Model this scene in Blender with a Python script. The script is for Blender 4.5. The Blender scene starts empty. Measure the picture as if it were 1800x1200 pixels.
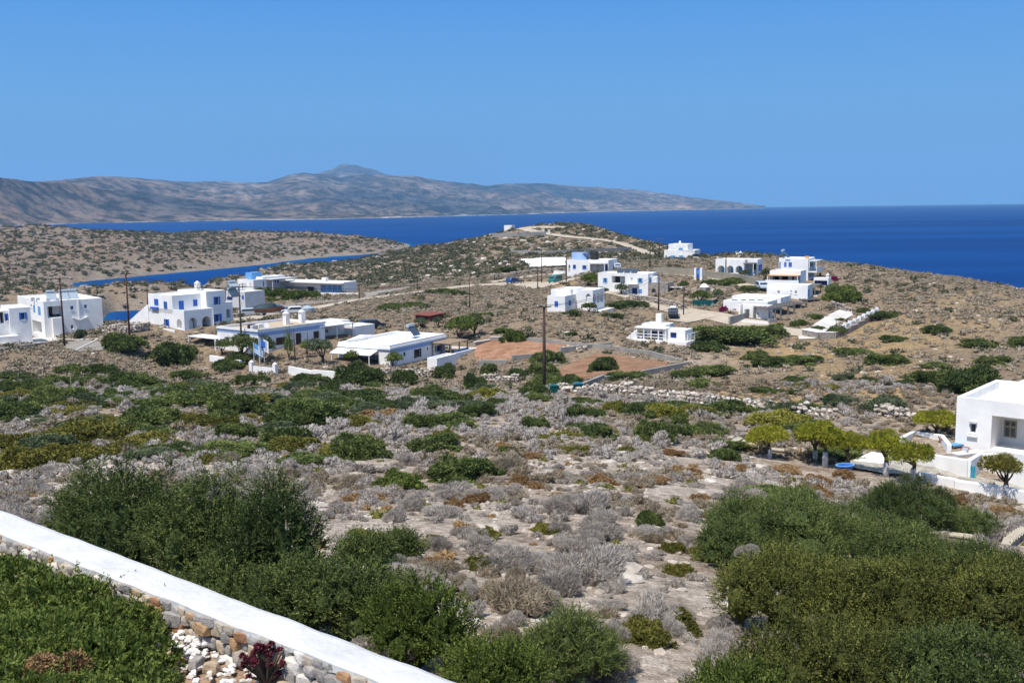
import bpy, math, random
import numpy as np
from mathutils import Vector, Matrix
from mathutils.geometry import tessellate_polygon

scn = bpy.context.scene
COL = scn.collection
R = math.radians
rng = np.random.default_rng(11)
random.seed(5)

# ------------------------------------------------------------------ camera
F, PITCH, ROLL, CAMZ = 1800.0, math.atan(234.5 / 1800.0), R(0.75), 36.0
_X = np.array([1.0, 0, 0])
_U = np.array([0, math.sin(PITCH), math.cos(PITCH)])
FW = np.array([0, math.cos(PITCH), -math.sin(PITCH)])
RT = math.cos(ROLL) * _X - math.sin(ROLL) * _U
UP = math.sin(ROLL) * _X + math.cos(ROLL) * _U
cam_d = bpy.data.cameras.new('camera')
cam_d.sensor_width = 36.0
cam_d.lens = 36.0 * F / 1800.0
cam_d.clip_start = 0.5
cam_d.clip_end = 120000.0
cam = bpy.data.objects.new('camera', cam_d)
COL.objects.link(cam)
cam.matrix_world = Matrix(((RT[0], UP[0], -FW[0], 0), (RT[1], UP[1], -FW[1], 0), (RT[2], UP[2], -FW[2], CAMZ), (0, 0, 0, 1)))
scn.camera = cam

# ------------------------------------------------------------------ sky, sun, exposure
SUN_EL = R(64)
SUN_H = np.array([-0.62, -0.785])
SUN_DIR = np.array([SUN_H[0] * math.cos(SUN_EL), SUN_H[1] * math.cos(SUN_EL), math.sin(SUN_EL)])
world = bpy.data.worlds.new('World')
scn.world = world
world.use_nodes = True
wn = world.node_tree
wn.nodes.clear()
wo = wn.nodes.new('ShaderNodeOutputWorld')
wb = wn.nodes.new('ShaderNodeBackground')
ws = wn.nodes.new('ShaderNodeTexSky')
ws.sky_type = 'NISHITA'
ws.sun_disc = False
ws.sun_elevation = SUN_EL
ws.sun_rotation = math.atan2(SUN_H[0], SUN_H[1])
ws.altitude = 100
ws.air_density = 1.3
ws.dust_density = 0.25
ws.ozone_density = 3.0
wb.inputs['Strength'].default_value = 0.12
# towards the horizon the sky takes the clear blue of the day; overhead it is the Nishita sky
wt = wn.nodes.new('ShaderNodeTexCoord'); wx = wn.nodes.new('ShaderNodeSeparateXYZ')
wr = wn.nodes.new('ShaderNodeValToRGB'); wf = wn.nodes.new('ShaderNodeMapRange'); wm = wn.nodes.new('ShaderNodeMix')
wm.data_type = 'RGBA'
wn.links.new(wt.outputs['Generated'], wx.inputs[0]); wn.links.new(wx.outputs['Z'], wr.inputs[0]); wn.links.new(wx.outputs['Z'], wf.inputs[0])
e = wr.color_ramp.elements
_k = 0.80 / 0.12
def _sk(c): return (c[0] * _k, c[1] * _k, c[2] * _k, 1)
e[0].position, e[0].color = 0.0, _sk((0.215, 0.49, 0.82))
e[1].position, e[1].color = 0.30, _sk((0.06, 0.28, 0.76))
x_ = e.new(0.09); x_.color = _sk((0.165, 0.445, 0.84))
x_ = e.new(0.20); x_.color = _sk((0.068, 0.305, 0.80))
wf.inputs[1].default_value = 0.26; wf.inputs[2].default_value = 0.55
wn.links.new(wf.outputs[0], wm.inputs[0]); wn.links.new(wr.outputs[0], wm.inputs[6]); wn.links.new(ws.outputs[0], wm.inputs[7])
wn.links.new(wm.outputs[2], wb.inputs[0])
wn.links.new(wb.outputs[0], wo.inputs[0])
sun_d = bpy.data.lights.new('sun', 'SUN')
sun_d.energy = 4.6
sun_d.angle = R(0.5)
sun_d.color = (1.0, 0.95, 0.88)
sun = bpy.data.objects.new('sun', sun_d)
COL.objects.link(sun)
sun.rotation_euler = Vector(SUN_DIR).to_track_quat('Z', 'Y').to_euler()
sun.location = (0, 0, 300)
vs = scn.view_settings
vs.view_transform = 'Standard'
vs.look = 'None'
vs.exposure = 0.35
vs.gamma = 1.0
try:
    cy = scn.cycles
    cy.max_bounces = 5
    cy.diffuse_bounces = 3
    cy.glossy_bounces = 2
    cy.transmission_bounces = 2
    cy.volume_bounces = 0
    cy.transparent_max_bounces = 4
    cy.sample_clamp_indirect = 4
except Exception:
    pass

# ------------------------------------------------------------------ pixel <-> world
CAM = np.array([0, 0, CAMZ])
def ray(px, py):
    return RT * ((px - 900) / F) - UP * ((py - 600) / F) + FW
def P(px, py, d):
    r = ray(px, py)
    return CAM + r * (d / r[1])
def project(X):
    q = np.asarray(X, float) - CAM
    z = q @ FW
    return 900 + F * (q @ RT) / z, 600 - F * (q @ UP) / z
def hor(px):
    return 365.5 - (px - 900) * math.tan(ROLL)

# ------------------------------------------------------------------ terrain height
_ctl = [  # px, py, depth
 (900,1200,15.2),(600,1060,20),(300,960,26),(1300,1200,16.5),(1700,1200,17.5),(1500,1050,27),(1780,1000,36),
 (0,880,40),(300,860,43),(600,880,38),(900,900,36),(1200,900,39),(1500,900,48),(1700,880,60),(1800,850,66),
 (0,760,72),(300,770,66),(600,780,63),(900,800,57),(1200,800,66),(1500,810,71),(1690,790,74),
 (0,650,120),(150,640,125),(300,700,92),(600,700,98),(900,700,98),(1200,720,92),(1400,740,87),(1600,735,85),
 (450,655,136),(700,652,134),(860,652,134),(800,643,141),(770,652,138),(957,691,108),(1050,690,104),(1150,660,118),(1250,650,122),(1450,650,118),(1600,650,112),(1790,660,104),
 (100,605,158),(20,605,155),(228,587,155),(325,588,158),(460,600,152),(350,632,147),(400,641,142),(285,632,150),(560,590,158),(700,585,165),(850,610,151),(1000,600,150),
 (1165,606,147),(1275,590,157),(1400,592,158),(1510,590,155),(1620,600,140),(1750,600,135),(1795,560,158),
 (420,550,215),(480,560,185),(560,545,205),(700,530,215),(850,540,195),(1010,551,172),(1100,560,172),(1180,558,177),(1345,565,171),(1480,556,176),(1600,555,163),(1700,540,172),
 (450,512,262),(560,516,268),(640,520,245),(760,510,248),(900,497,266),(975,497,252),(1035,480,244),(1135,523,213),(1220,500,215),(1300,488,229),(1340,508,195),(1420,500,200),(1500,500,205),(1620,505,195),(1740,515,190),
 (700,490,330),(800,470,370),(900,460,350),(1000,450,330),(1120,450,370),(1195,458,330),(1240,450,385),
 (600,467,545),(640,459,540),(700,447,530),(750,437,520),(800,427,510),(860,415,500),(895,406,498),(960,400,520),(1040,402,515),(1100,419,480),(1160,433,460),
 (800,440,440),(900,425,430),(1000,425,430),(1080,435,410),
 (1320,449,320),(1440,462,255),(1500,468,238),(1600,480,225),(1700,492,215),(1798,511,203),
 (0,404,800),(60,405,800),(150,411,800),(230,418,790),(300,428,770),(380,443,745),(450,458,720),
 (0,450,640),(110,470,590),(250,470,620),(350,470,650),(60,560,330),
 (300,415,1020),(400,408,1030),(500,411,1040),(600,418,1060),(680,426,1090),(400,440,820),(520,450,800),(640,445,850),
]
_abs = [  # X, Y, drop below the eye
 (-14,5,6.6),(14,5,6.9),(0,9,6.7),(-8,12,6.8),(9,12,7.1),(0,4,6.5),(-30,20,8.5),(34,20,10),(-60,60,14),(70,60,16.5),
 (-160,160,20),(-260,260,27),(-420,420,18),(-500,700,12),(-700,1000,25),(150,150,17.6),(190,190,19),(260,200,40),(180,300,42),(300,330,46),(105,500,42),(130,390,38),
 (0,700,46),(60,620,46),(-60,680,44),(100,520,44),(-150,1300,46),(-400,1300,46),(-700,1500,46),(0,1300,50),(500,1000,50),(300,600,50),(500,400,50),
]
_sea_px = [(215,519),(260,517),(200,549),(235,546),(330,513),(400,502),(430,494),(500,481),(545,474),(585,468),(280,513)]
_shore_px = [(200,511),(300,503),(380,493),(440,486),(500,474),(560,468)]
_isle_px = [(165,532),(195,533),(230,533),(258,531)]
_pts = []
for px, py, d in _ctl:
    p = P(px, py, d); _pts.append((p[0], p[1], p[2]))
for x, y, dr in _abs:
    _pts.append((x, y, CAMZ - dr))
def sea_d(px, py, z=0.0):
    r = ray(px, py)
    return (z - CAMZ) / r[2] * r[1]
for px, py in _sea_px:
    p = P(px, py, sea_d(px, py)); _pts.append((p[0], p[1], -2.2))
for px, py in _isle_px:
    p = P(px, py, sea_d(px, py, 2.5)); _pts.append((p[0], p[1], 3.2))
for px, py in _shore_px:
    p = P(px, py, sea_d(px, py, 3.5)); _pts.append((p[0], p[1], 3.5))
_land_px = [(0,503),(0,530),(60,506),(60,534),(110,506),(118,530),(150,511),(158,524),(176,512),(140,518),(165,519),(182,517),(0,560),(100,552)]
for px, py in _land_px:
    p = P(px, py, sea_d(px, py, 6.0)); _pts.append((p[0], p[1], 6.0))
for px, d, dr in [(430,330,27),(430,420,35),(500,325,24.5),(500,430,35),(560,340,24.5),(560,440,33),(590,450,31.5),(400,330,27.5),(350,300,27),(215,300,32.5),(245,300,32.5),(215,240,26),(180,300,32),(250,240,25.5)]:
    _pts.append(((px - 900)/1800*d, d, CAMZ - dr))
_pts = np.array(_pts)
def _uv(x, y):
    d = np.sqrt(np.maximum(x * x + y * y, 1.0))
    return np.stack([np.arctan2(x, np.maximum(y, 0.5)) * 2.0, np.log(d)], -1)
_C = _uv(_pts[:, 0], _pts[:, 1])
def _phi(r2):
    return np.where(r2 > 1e-12, 0.5 * r2 * np.log(np.maximum(r2, 1e-12)), 0.0)
_n = len(_C)
_r2 = ((_C[:, None] - _C[None]) ** 2).sum(-1)
_A = np.zeros((_n + 3, _n + 3))
_A[:_n, :_n] = _phi(_r2) + np.eye(_n) * 2e-4
_A[:_n, _n] = 1; _A[:_n, _n + 1:] = _C
_A[_n, :_n] = 1; _A[_n + 1:, :_n] = _C.T
_wts = np.linalg.solve(_A, np.concatenate([_pts[:, 2], np.zeros(3)]))

def _hash(ix, iy, s):
    h = np.sin(ix * 127.1 + iy * 311.7 + s * 74.7) * 43758.5453
    return h - np.floor(h)
def vnoise(x, y, s=0):
    ix, iy = np.floor(x), np.floor(y)
    fx, fy = x - ix, y - iy
    fx, fy = fx * fx * (3 - 2 * fx), fy * fy * (3 - 2 * fy)
    a, b = _hash(ix, iy, s), _hash(ix + 1, iy, s)
    c, d = _hash(ix, iy + 1, s), _hash(ix + 1, iy + 1, s)
    return (a * (1 - fx) + b * fx) * (1 - fy) + (c * (1 - fx) + d * fx) * fy
def fbm(x, y, s=0, o=4):
    v = 0; a = 0.5
    for i in range(o):
        v = v + a * (vnoise(x, y, s + i) - 0.5); x = x * 2.03; y = y * 2.03; a *= 0.5
    return v
def H(x, y, fine=True):
    x = np.atleast_1d(np.asarray(x, float)); y = np.atleast_1d(np.asarray(y, float))
    sh = x.shape
    x = x.ravel(); y = y.ravel()
    out = np.empty_like(x)
    for i in range(0, len(x), 20000):
        q = _uv(x[i:i + 20000], y[i:i + 20000])
        r2 = ((q[:, None] - _C[None]) ** 2).sum(-1)
        out[i:i + 20000] = _phi(r2) @ _wts[:_n] + _wts[_n] + q @ _wts[_n + 1:]
    out = np.clip(out, -14, CAMZ - 6.0)
    if fine:
        d = np.sqrt(x * x + y * y)
        out = out + fbm(x / 9.0, y / 9.0, 3, 3) * np.clip((d - 8) / 60, 0.15, 1.0) * 0.5
        hill = np.clip((d - 330) / 250, 0, 1) * np.clip((-0.05 - np.arctan2(x, np.maximum(y, 1))) / 0.05, 0.12, 1)
        out = out + (fbm(x / 45.0, y / 45.0, 9, 4) * 7.0 + np.abs(fbm(x / 22, y / 22, 5, 4)) * 9 + np.abs(fbm(x / 9, y / 9, 15, 3)) * 5 * np.clip((14 - out) / 10, 0, 1)) * hill * np.clip((out + 1.0) / 3, 0, 1)
    return out.reshape(sh)
def hz(x, y):
    return float(H(x, y)[0])
_DS = np.exp(np.linspace(math.log(6), math.log(1500), 700))
def ground(px, py):
    r = ray(px, py)
    X = CAM[None] + r[None] * (_DS / r[1])[:, None]
    below = X[:, 2] < H(X[:, 0], X[:, 1])
    i = int(np.argmax(below)) if below.any() else len(_DS) - 1
    lo, hi = _DS[max(i - 1, 0)], _DS[i]
    for _ in range(12):
        m = 0.5 * (lo + hi); q = CAM + r * (m / r[1])
        if q[2] < hz(q[0], q[1]): hi = m
        else: lo = m
    q = CAM + r * (hi / r[1])
    return np.array([q[0], q[1], hz(q[0], q[1])])

# ------------------------------------------------------------------ materials
MATS = {}
def mat(name, col, rough=0.85, spec=0.25, var=0.0, scale=3.0, bump=0.0, bscale=20.0, metal=0.0):
    if name in MATS: return MATS[name]
    m = bpy.data.materials.new(name); m.use_nodes = True
    nt = m.node_tree; b = nt.nodes['Principled BSDF']
    b.inputs['Roughness'].default_value = rough
    b.inputs['Specular IOR Level'].default_value = spec
    b.inputs['Metallic'].default_value = metal
    b.inputs['Base Color'].default_value = (*col, 1)
    tc = nt.nodes.new('ShaderNodeTexCoord')
    if var > 0:
        n = nt.nodes.new('ShaderNodeTexNoise'); n.inputs['Scale'].default_value = scale; n.inputs['Detail'].default_value = 5
        nt.links.new(tc.outputs['Object'], n.inputs['Vector'])
        r = nt.nodes.new('ShaderNodeValToRGB')
        r.color_ramp.elements[0].position = 0.3; r.color_ramp.elements[1].position = 0.7
        r.color_ramp.elements[0].color = (*[max(0, c * (1 - var)) for c in col], 1)
        r.color_ramp.elements[1].color = (*[min(1, c * (1 + var)) for c in col], 1)
        nt.links.new(n.outputs[0], r.inputs[0]); nt.links.new(r.outputs[0], b.inputs['Base Color'])
    if bump > 0:
        n = nt.nodes.new('ShaderNodeTexNoise'); n.inputs['Scale'].default_value = bscale; n.inputs['Detail'].default_value = 4
        nt.links.new(tc.outputs['Object'], n.inputs['Vector'])
        k = nt.nodes.new('ShaderNodeBump'); k.inputs['Strength'].default_value = bump; k.inputs['Distance'].default_value = 0.05
        nt.links.new(n.outputs[0], k.inputs['Height']); nt.links.new(k.outputs[0], b.inputs['Normal'])
    MATS[name] = m
    return m

def tint_mat(name, stops, rough=0.9, trans=0.0, rnd=0.35, spec=0.1):
    """colour from the 'tint' attribute of the mesh, shifted a little per object"""
    m = bpy.data.materials.new(name); m.use_nodes = True
    nt = m.node_tree; b = nt.nodes['Principled BSDF']
    b.inputs['Roughness'].default_value = rough
    b.inputs['Specular IOR Level'].default_value = spec
    at = nt.nodes.new('ShaderNodeAttribute'); at.attribute_name = 'tint'
    oi = nt.nodes.new('ShaderNodeObjectInfo')
    ma = nt.nodes.new('ShaderNodeMath'); ma.operation = 'MULTIPLY_ADD'
    ma.inputs[1].default_value = rnd; ma.inputs[2].default_value = -rnd * 0.5
    nt.links.new(oi.outputs['Random'], ma.inputs[0])
    ad = nt.nodes.new('ShaderNodeMath'); ad.operation = 'ADD'; ad.use_clamp = True
    nt.links.new(at.outputs['Fac'], ad.inputs[0]); nt.links.new(ma.outputs[0], ad.inputs[1])
    r = nt.nodes.new('ShaderNodeValToRGB')
    e = r.color_ramp.elements
    e[0].position, e[0].color = stops[0][0], (*stops[0][1], 1)
    e[1].position, e[1].color = stops[-1][0], (*stops[-1][1], 1)
    for p, c in stops[1:-1]:
        x = e.new(p); x.color = (*c, 1)
    nt.links.new(ad.outputs[0], r.inputs[0]); nt.links.new(r.outputs[0], b.inputs['Base Color'])
    if trans > 0:
        t = nt.nodes.new('ShaderNodeBsdfTranslucent'); mx = nt.nodes.new('ShaderNodeMixShader')
        mx.inputs[0].default_value = trans
        nt.links.new(r.outputs[0], t.inputs[0])
        nt.links.new(b.outputs[0], mx.inputs[1]); nt.links.new(t.outputs[0], mx.inputs[2])
        nt.links.new(mx.outputs[0], nt.nodes['Material Output'].inputs['Surface'])
    MATS[name] = m
    return m

mat('white', (0.82, 0.80, 0.765), 0.9, 0.1, var=0.08, scale=0.7, bump=0.25, bscale=2.5)
mat('roofwhite', (0.82, 0.81, 0.79), 0.9, 0.1, var=0.07, scale=0.6)
mat('cream', (0.74, 0.70, 0.62), 0.9, 0.1, var=0.06, scale=0.8)
mat('greywhite', (0.55, 0.55, 0.54), 0.9, 0.1, var=0.1, scale=0.8)
mat('tanroof', (0.46, 0.37, 0.26), 0.95, 0.05, var=0.12, scale=0.7)
mat('blue', (0.035, 0.13, 0.47), 0.6, 0.3, var=0.12, scale=4)
mat('navy', (0.012, 0.035, 0.15), 0.6, 0.3, var=0.1)
mat('lightblue', (0.13, 0.33, 0.62), 0.6, 0.3, var=0.1)
mat('paleblue', (0.30, 0.42, 0.66), 0.8, 0.1, var=0.05, scale=0.7)
mat('glass', (0.03, 0.04, 0.05), 0.12, 0.6, var=0.2)
mat('dark', (0.03, 0.028, 0.027), 0.85, 0.2, var=0.2)
mat('brown', (0.075, 0.04, 0.028), 0.75, 0.2, var=0.2, scale=5)
mat('polewood', (0.085, 0.055, 0.042), 0.9, 0.1, var=0.25, scale=4)
mat('polered', (0.11, 0.038, 0.028), 0.9, 0.1, var=0.2, scale=3)
mat('greywood', (0.22, 0.20, 0.18), 0.9, 0.1, var=0.25, scale=5)
mat('cane', (0.36, 0.28, 0.19), 0.95, 0.05, var=0.25, scale=6)
mat('redwood', (0.16, 0.052, 0.036), 0.85, 0.1, var=0.2, scale=4)
mat('teak', (0.27, 0.085, 0.04), 0.6, 0.25, var=0.2, scale=8)
mat('concrete', (0.30, 0.285, 0.255), 0.95, 0.1, var=0.16, scale=0.8, bump=0.4, bscale=3)
mat('khaki', (0.29, 0.26, 0.20), 0.95, 0.1, var=0.14, scale=0.8)
mat('metal', (0.45, 0.46, 0.47), 0.35, 0.5, var=0.05, metal=0.8)
mat('solar', (0.045, 0.07, 0.10), 0.2, 0.6, var=0.1)
mat('panelgrey', (0.35, 0.40, 0.44), 0.3, 0.5, var=0.05)
mat('rubber', (0.02, 0.02, 0.02), 0.8, 0.2)
mat('carblue', (0.02, 0.07, 0.22), 0.3, 0.5)
mat('carteal', (0.02, 0.17, 0.17), 0.35, 0.5)
mat('carsilver', (0.45, 0.50, 0.56), 0.3, 0.5)
mat('cardark', (0.015, 0.022, 0.035), 0.3, 0.5)
mat('carwhite', (0.7, 0.7, 0.7), 0.35, 0.5)
mat('tarp', (0.012, 0.035, 0.045), 0.6, 0.3, var=0.2)
mat('hull', (0.22, 0.10, 0.06), 0.5, 0.3, var=0.1)
mat('teal', (0.015, 0.10, 0.09), 0.5, 0.3)
mat('tealmesh', (0.01, 0.085, 0.085), 0.9, 0.1, var=0.25, scale=2)
mat('binblue', (0.03, 0.14, 0.21), 0.5, 0.3)
mat('orange', (0.55, 0.30, 0.12), 0.9, 0.1, var=0.1)
mat('terracotta', (0.20, 0.062, 0.045), 0.85, 0.2, var=0.2)
mat('turquoise', (0.06, 0.32, 0.42), 0.8, 0.1, var=0.2, scale=9)
mat('tablecloth', (0.13, 0.30, 0.45), 0.8, 0.1)
mat('bark', (0.10, 0.075, 0.055), 0.95, 0.05, var=0.3, scale=6)
mat('limewash', (0.50, 0.48, 0.48), 0.95, 0.05, var=0.25, scale=5)
mat('magenta', (0.22, 0.015, 0.09), 0.9, 0.1, var=0.3)

# ------------------------------------------------------------------ object helpers
def tag(o, label=None, cat=None, group=None, kind=None):
    if label: o['label'] = label
    if cat: o['category'] = cat
    if group: o['group'] = group
    if kind: o['kind'] = kind
    return o
def empty(name, loc, rz=0.0, label=None, cat=None, group=None):
    o = bpy.data.objects.new(name, None); COL.objects.link(o)
    o.location = loc; o.rotation_euler = (0, 0, rz)
    o.empty_display_size = 0.5
    return tag(o, label, cat, group)
class MB:
    def __init__(s): s.v = []; s.f = []; s.m = []; s.cur = 0
    def add(s, vs_, fs):
        b = len(s.v); s.v += [tuple(map(float, q)) for q in vs_]
        for f in fs: s.f.append(tuple(i + b for i in f)); s.m.append(s.cur)
    def box(s, x0, x1, y0, y1, z0, z1):
        s.add([(x0,y0,z0),(x1,y0,z0),(x1,y1,z0),(x0,y1,z0),(x0,y0,z1),(x1,y0,z1),(x1,y1,z1),(x0,y1,z1)],
              [(0,3,2,1),(4,5,6,7),(0,1,5,4),(1,2,6,5),(2,3,7,6),(3,0,4,7)])
    def cyl(s, c, r, h, n=12, r2=None):
        r2 = r if r2 is None else r2
        vs_ = [(c[0]+r*math.cos(2*math.pi*i/n), c[1]+r*math.sin(2*math.pi*i/n), c[2]) for i in range(n)]
        vs_ += [(c[0]+r2*math.cos(2*math.pi*i/n), c[1]+r2*math.sin(2*math.pi*i/n), c[2]+h) for i in range(n)]
        s.add(vs_, [(i,(i+1)%n,n+(i+1)%n,n+i) for i in range(n)] + [tuple(range(n))[::-1], tuple(range(n,2*n))])
    def tube(s, pts, rs, n=7):
        pts = [Vector(p) for p in pts]
        if not hasattr(rs, '__len__'): rs = [rs]*len(pts)
        vs_ = []; ref = Vector((0.31,0.17,0.93))
        for i, p in enumerate(pts):
            t = (pts[min(i+1,len(pts)-1)] - pts[max(i-1,0)]).normalized()
            if abs(t.dot(ref)) > 0.95: ref = Vector((1,0.1,0))
            a = t.cross(ref).normalized(); b = t.cross(a)
            for k in range(n):
                an = 2*math.pi*k/n; vs_.append(p + (a*math.cos(an)+b*math.sin(an))*rs[i])
        fs = [(i*n+k, i*n+(k+1)%n, (i+1)*n+(k+1)%n, (i+1)*n+k) for i in range(len(pts)-1) for k in range(n)]
        fs += [tuple(range(n))[::-1], tuple(range((len(pts)-1)*n, len(pts)*n))]
        s.add(vs_, fs)
    def prism(s, prof, y0, y1):
        n = len(prof)
        s.add([(x,y0,z) for x,z in prof]+[(x,y1,z) for x,z in prof],
              [(i,(i+1)%n,n+(i+1)%n,n+i) for i in range(n)] + [tuple(range(n))[::-1], tuple(range(n,2*n))])
    def build(s, name, m, parent=None, bev=0.0, smooth=False, loc=None, rz=None):
        me = bpy.data.meshes.new(name); me.from_pydata(s.v, [], s.f)
        ms = m if isinstance(m, (list, tuple)) else [m]
        for q in ms: me.materials.append(MATS[q] if isinstance(q, str) else q)
        if len(ms) > 1: me.polygons.foreach_set('material_index', s.m)
        if smooth: me.polygons.foreach_set('use_smooth', [True]*len(me.polygons))
        me.update()
        o = bpy.data.objects.new(name, me); COL.objects.link(o)
        if parent: o.parent = parent
        if loc is not None: o.location = loc
        if rz is not None: o.rotation_euler = (0,0,rz)
        if bev > 0:
            b = o.modifiers.new('soft', 'BEVEL'); b.width = bev; b.segments = 2; b.limit_method = 'ANGLE'
        return o
def build_np(name, V, quads, tris, m, tint=None, parent=None, smooth=False, col=None, link=True):
    me = bpy.data.meshes.new(name)
    V = np.asarray(V, np.float32)
    quads = np.zeros((0,4),np.int32) if quads is None else np.asarray(quads, np.int32)
    tris = np.zeros((0,3),np.int32) if tris is None else np.asarray(tris, np.int32)
    me.vertices.add(len(V)); me.vertices.foreach_set('co', V.ravel())
    li = np.concatenate([quads.ravel(), tris.ravel()])
    me.loops.add(len(li)); me.loops.foreach_set('vertex_index', li)
    nq, nt = len(quads), len(tris)
    st = np.concatenate([np.arange(nq)*4, nq*4+np.arange(nt)*3]).astype(np.int32)
    me.polygons.add(nq+nt); me.polygons.foreach_set('loop_start', st)
    try: me.polygons.foreach_set('loop_total', np.concatenate([np.full(nq,4),np.full(nt,3)]).astype(np.int32))
    except Exception: pass
    me.polygons.foreach_set('use_smooth', np.full(nq+nt, smooth))
    if tint is not None:
        a = me.attributes.new('tint', 'FLOAT', 'POINT'); a.data.foreach_set('value', np.asarray(tint, np.float32))
    if col is not None:
        a = me.color_attributes.new('zone', 'FLOAT_COLOR', 'POINT')
        c4 = np.ones((len(V),4),np.float32); c4[:, :3] = col; a.data.foreach_set('color', c4.ravel())
    me.materials.append(MATS[m] if isinstance(m, str) else m)
    me.update(calc_edges=True)
    if not link: return me
    o = bpy.data.objects.new(name, me); COL.objects.link(o)
    if parent: o.parent = parent
    return o
# ------------------------------------------------------------------ ground sheet
def in_poly(x, y, poly):
    poly = np.asarray(poly, float); c = np.zeros(np.shape(x), bool)
    n = len(poly); j = n - 1
    for i in range(n):
        xi, yi = poly[i][:2]; xj, yj = poly[j][:2]
        c ^= ((yi > y) != (yj > y)) & (x < (xj - xi) * (y - yi) / (yj - yi + 1e-12) + xi)
        j = i
    return c
def gpoly(px_list):
    return np.array([ground(a, b)[:2] for a, b in px_list])

def ground_material():
    m = bpy.data.materials.new('dry_ground'); m.use_nodes = True
    nt = m.node_tree; b = nt.nodes['Principled BSDF']; L = nt.links.new
    b.inputs['Roughness'].default_value = 0.95; b.inputs['Specular IOR Level'].default_value = 0.1
    tc = nt.nodes.new('ShaderNodeTexCoord')
    at = nt.nodes.new('ShaderNodeAttribute'); at.attribute_name = 'zone'
    def noise(sc, det=5, rough=0.6):
        n = nt.nodes.new('ShaderNodeTexNoise'); n.inputs['Scale'].default_value = sc
        n.inputs['Detail'].default_value = det; n.inputs['Roughness'].default_value = rough
        L(tc.outputs['Object'], n.inputs['Vector']); return n.outputs[0]
    def ramp(src, a, ca, b_, cb):
        r = nt.nodes.new('ShaderNodeValToRGB'); e = r.color_ramp.elements
        e[0].position, e[0].color = a, (*ca, 1); e[1].position, e[1].color = b_, (*cb, 1)
        L(src, r.inputs[0]); return r.outputs[0]
    def mix(kind, fac, c1, c2):
        x = nt.nodes.new('ShaderNodeMix'); x.data_type = 'RGBA'; x.blend_type = kind
        if isinstance(fac, float): x.inputs[0].default_value = fac
        else: L(fac, x.inputs[0])
        L(c1, x.inputs[6]); L(c2, x.inputs[7]); return x.outputs[2]
    soil = nt.nodes.new('ShaderNodeRGB'); soil.outputs[0].default_value = (0.25, 0.175, 0.115, 1)
    big = noise(0.22, 6, 0.65); med = noise(1.6, 6, 0.7); fine = noise(14, 4, 0.7)
    f1 = ramp(big, 0.47, (0, 0, 0), 0.66, (0.75, 0.75, 0.75))
    c = mix('MIX', f1, at.outputs['Color'], soil.outputs[0])
    k1 = ramp(med, 0.34, (0.56, 0.53, 0.50), 0.62, (1.2, 1.2, 1.2))
    c = mix('MULTIPLY', 1.0, c, k1)
    k2 = ramp(fine, 0.34, (0.60, 0.57, 0.54), 0.62, (1.2, 1.2, 1.2))
    c = mix('MULTIPLY', 1.0, c, k2)
    vo = nt.nodes.new('ShaderNodeTexVoronoi'); vo.inputs['Scale'].default_value = 3.5
    L(tc.outputs['Object'], vo.inputs['Vector'])
    k3 = ramp(vo.outputs['Distance'], 0.0, (1.1, 1.1, 1.1), 0.75, (0.78, 0.77, 0.76))
    c = mix('MULTIPLY', 1.0, c, k3)
    L(c, b.inputs['Base Color'])
    bp = nt.nodes.new('ShaderNodeBump'); bp.inputs['Strength'].default_value = 0.8; bp.inputs['Distance'].default_value = 0.12
    ad = nt.nodes.new('ShaderNodeMath'); ad.operation = 'ADD'
    L(med, ad.inputs[0]); L(fine, ad.inputs[1]); L(ad.outputs[0], bp.inputs['Height']); L(bp.outputs[0], b.inputs['Normal'])
    MATS['ground'] = m
ground_material()

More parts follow.
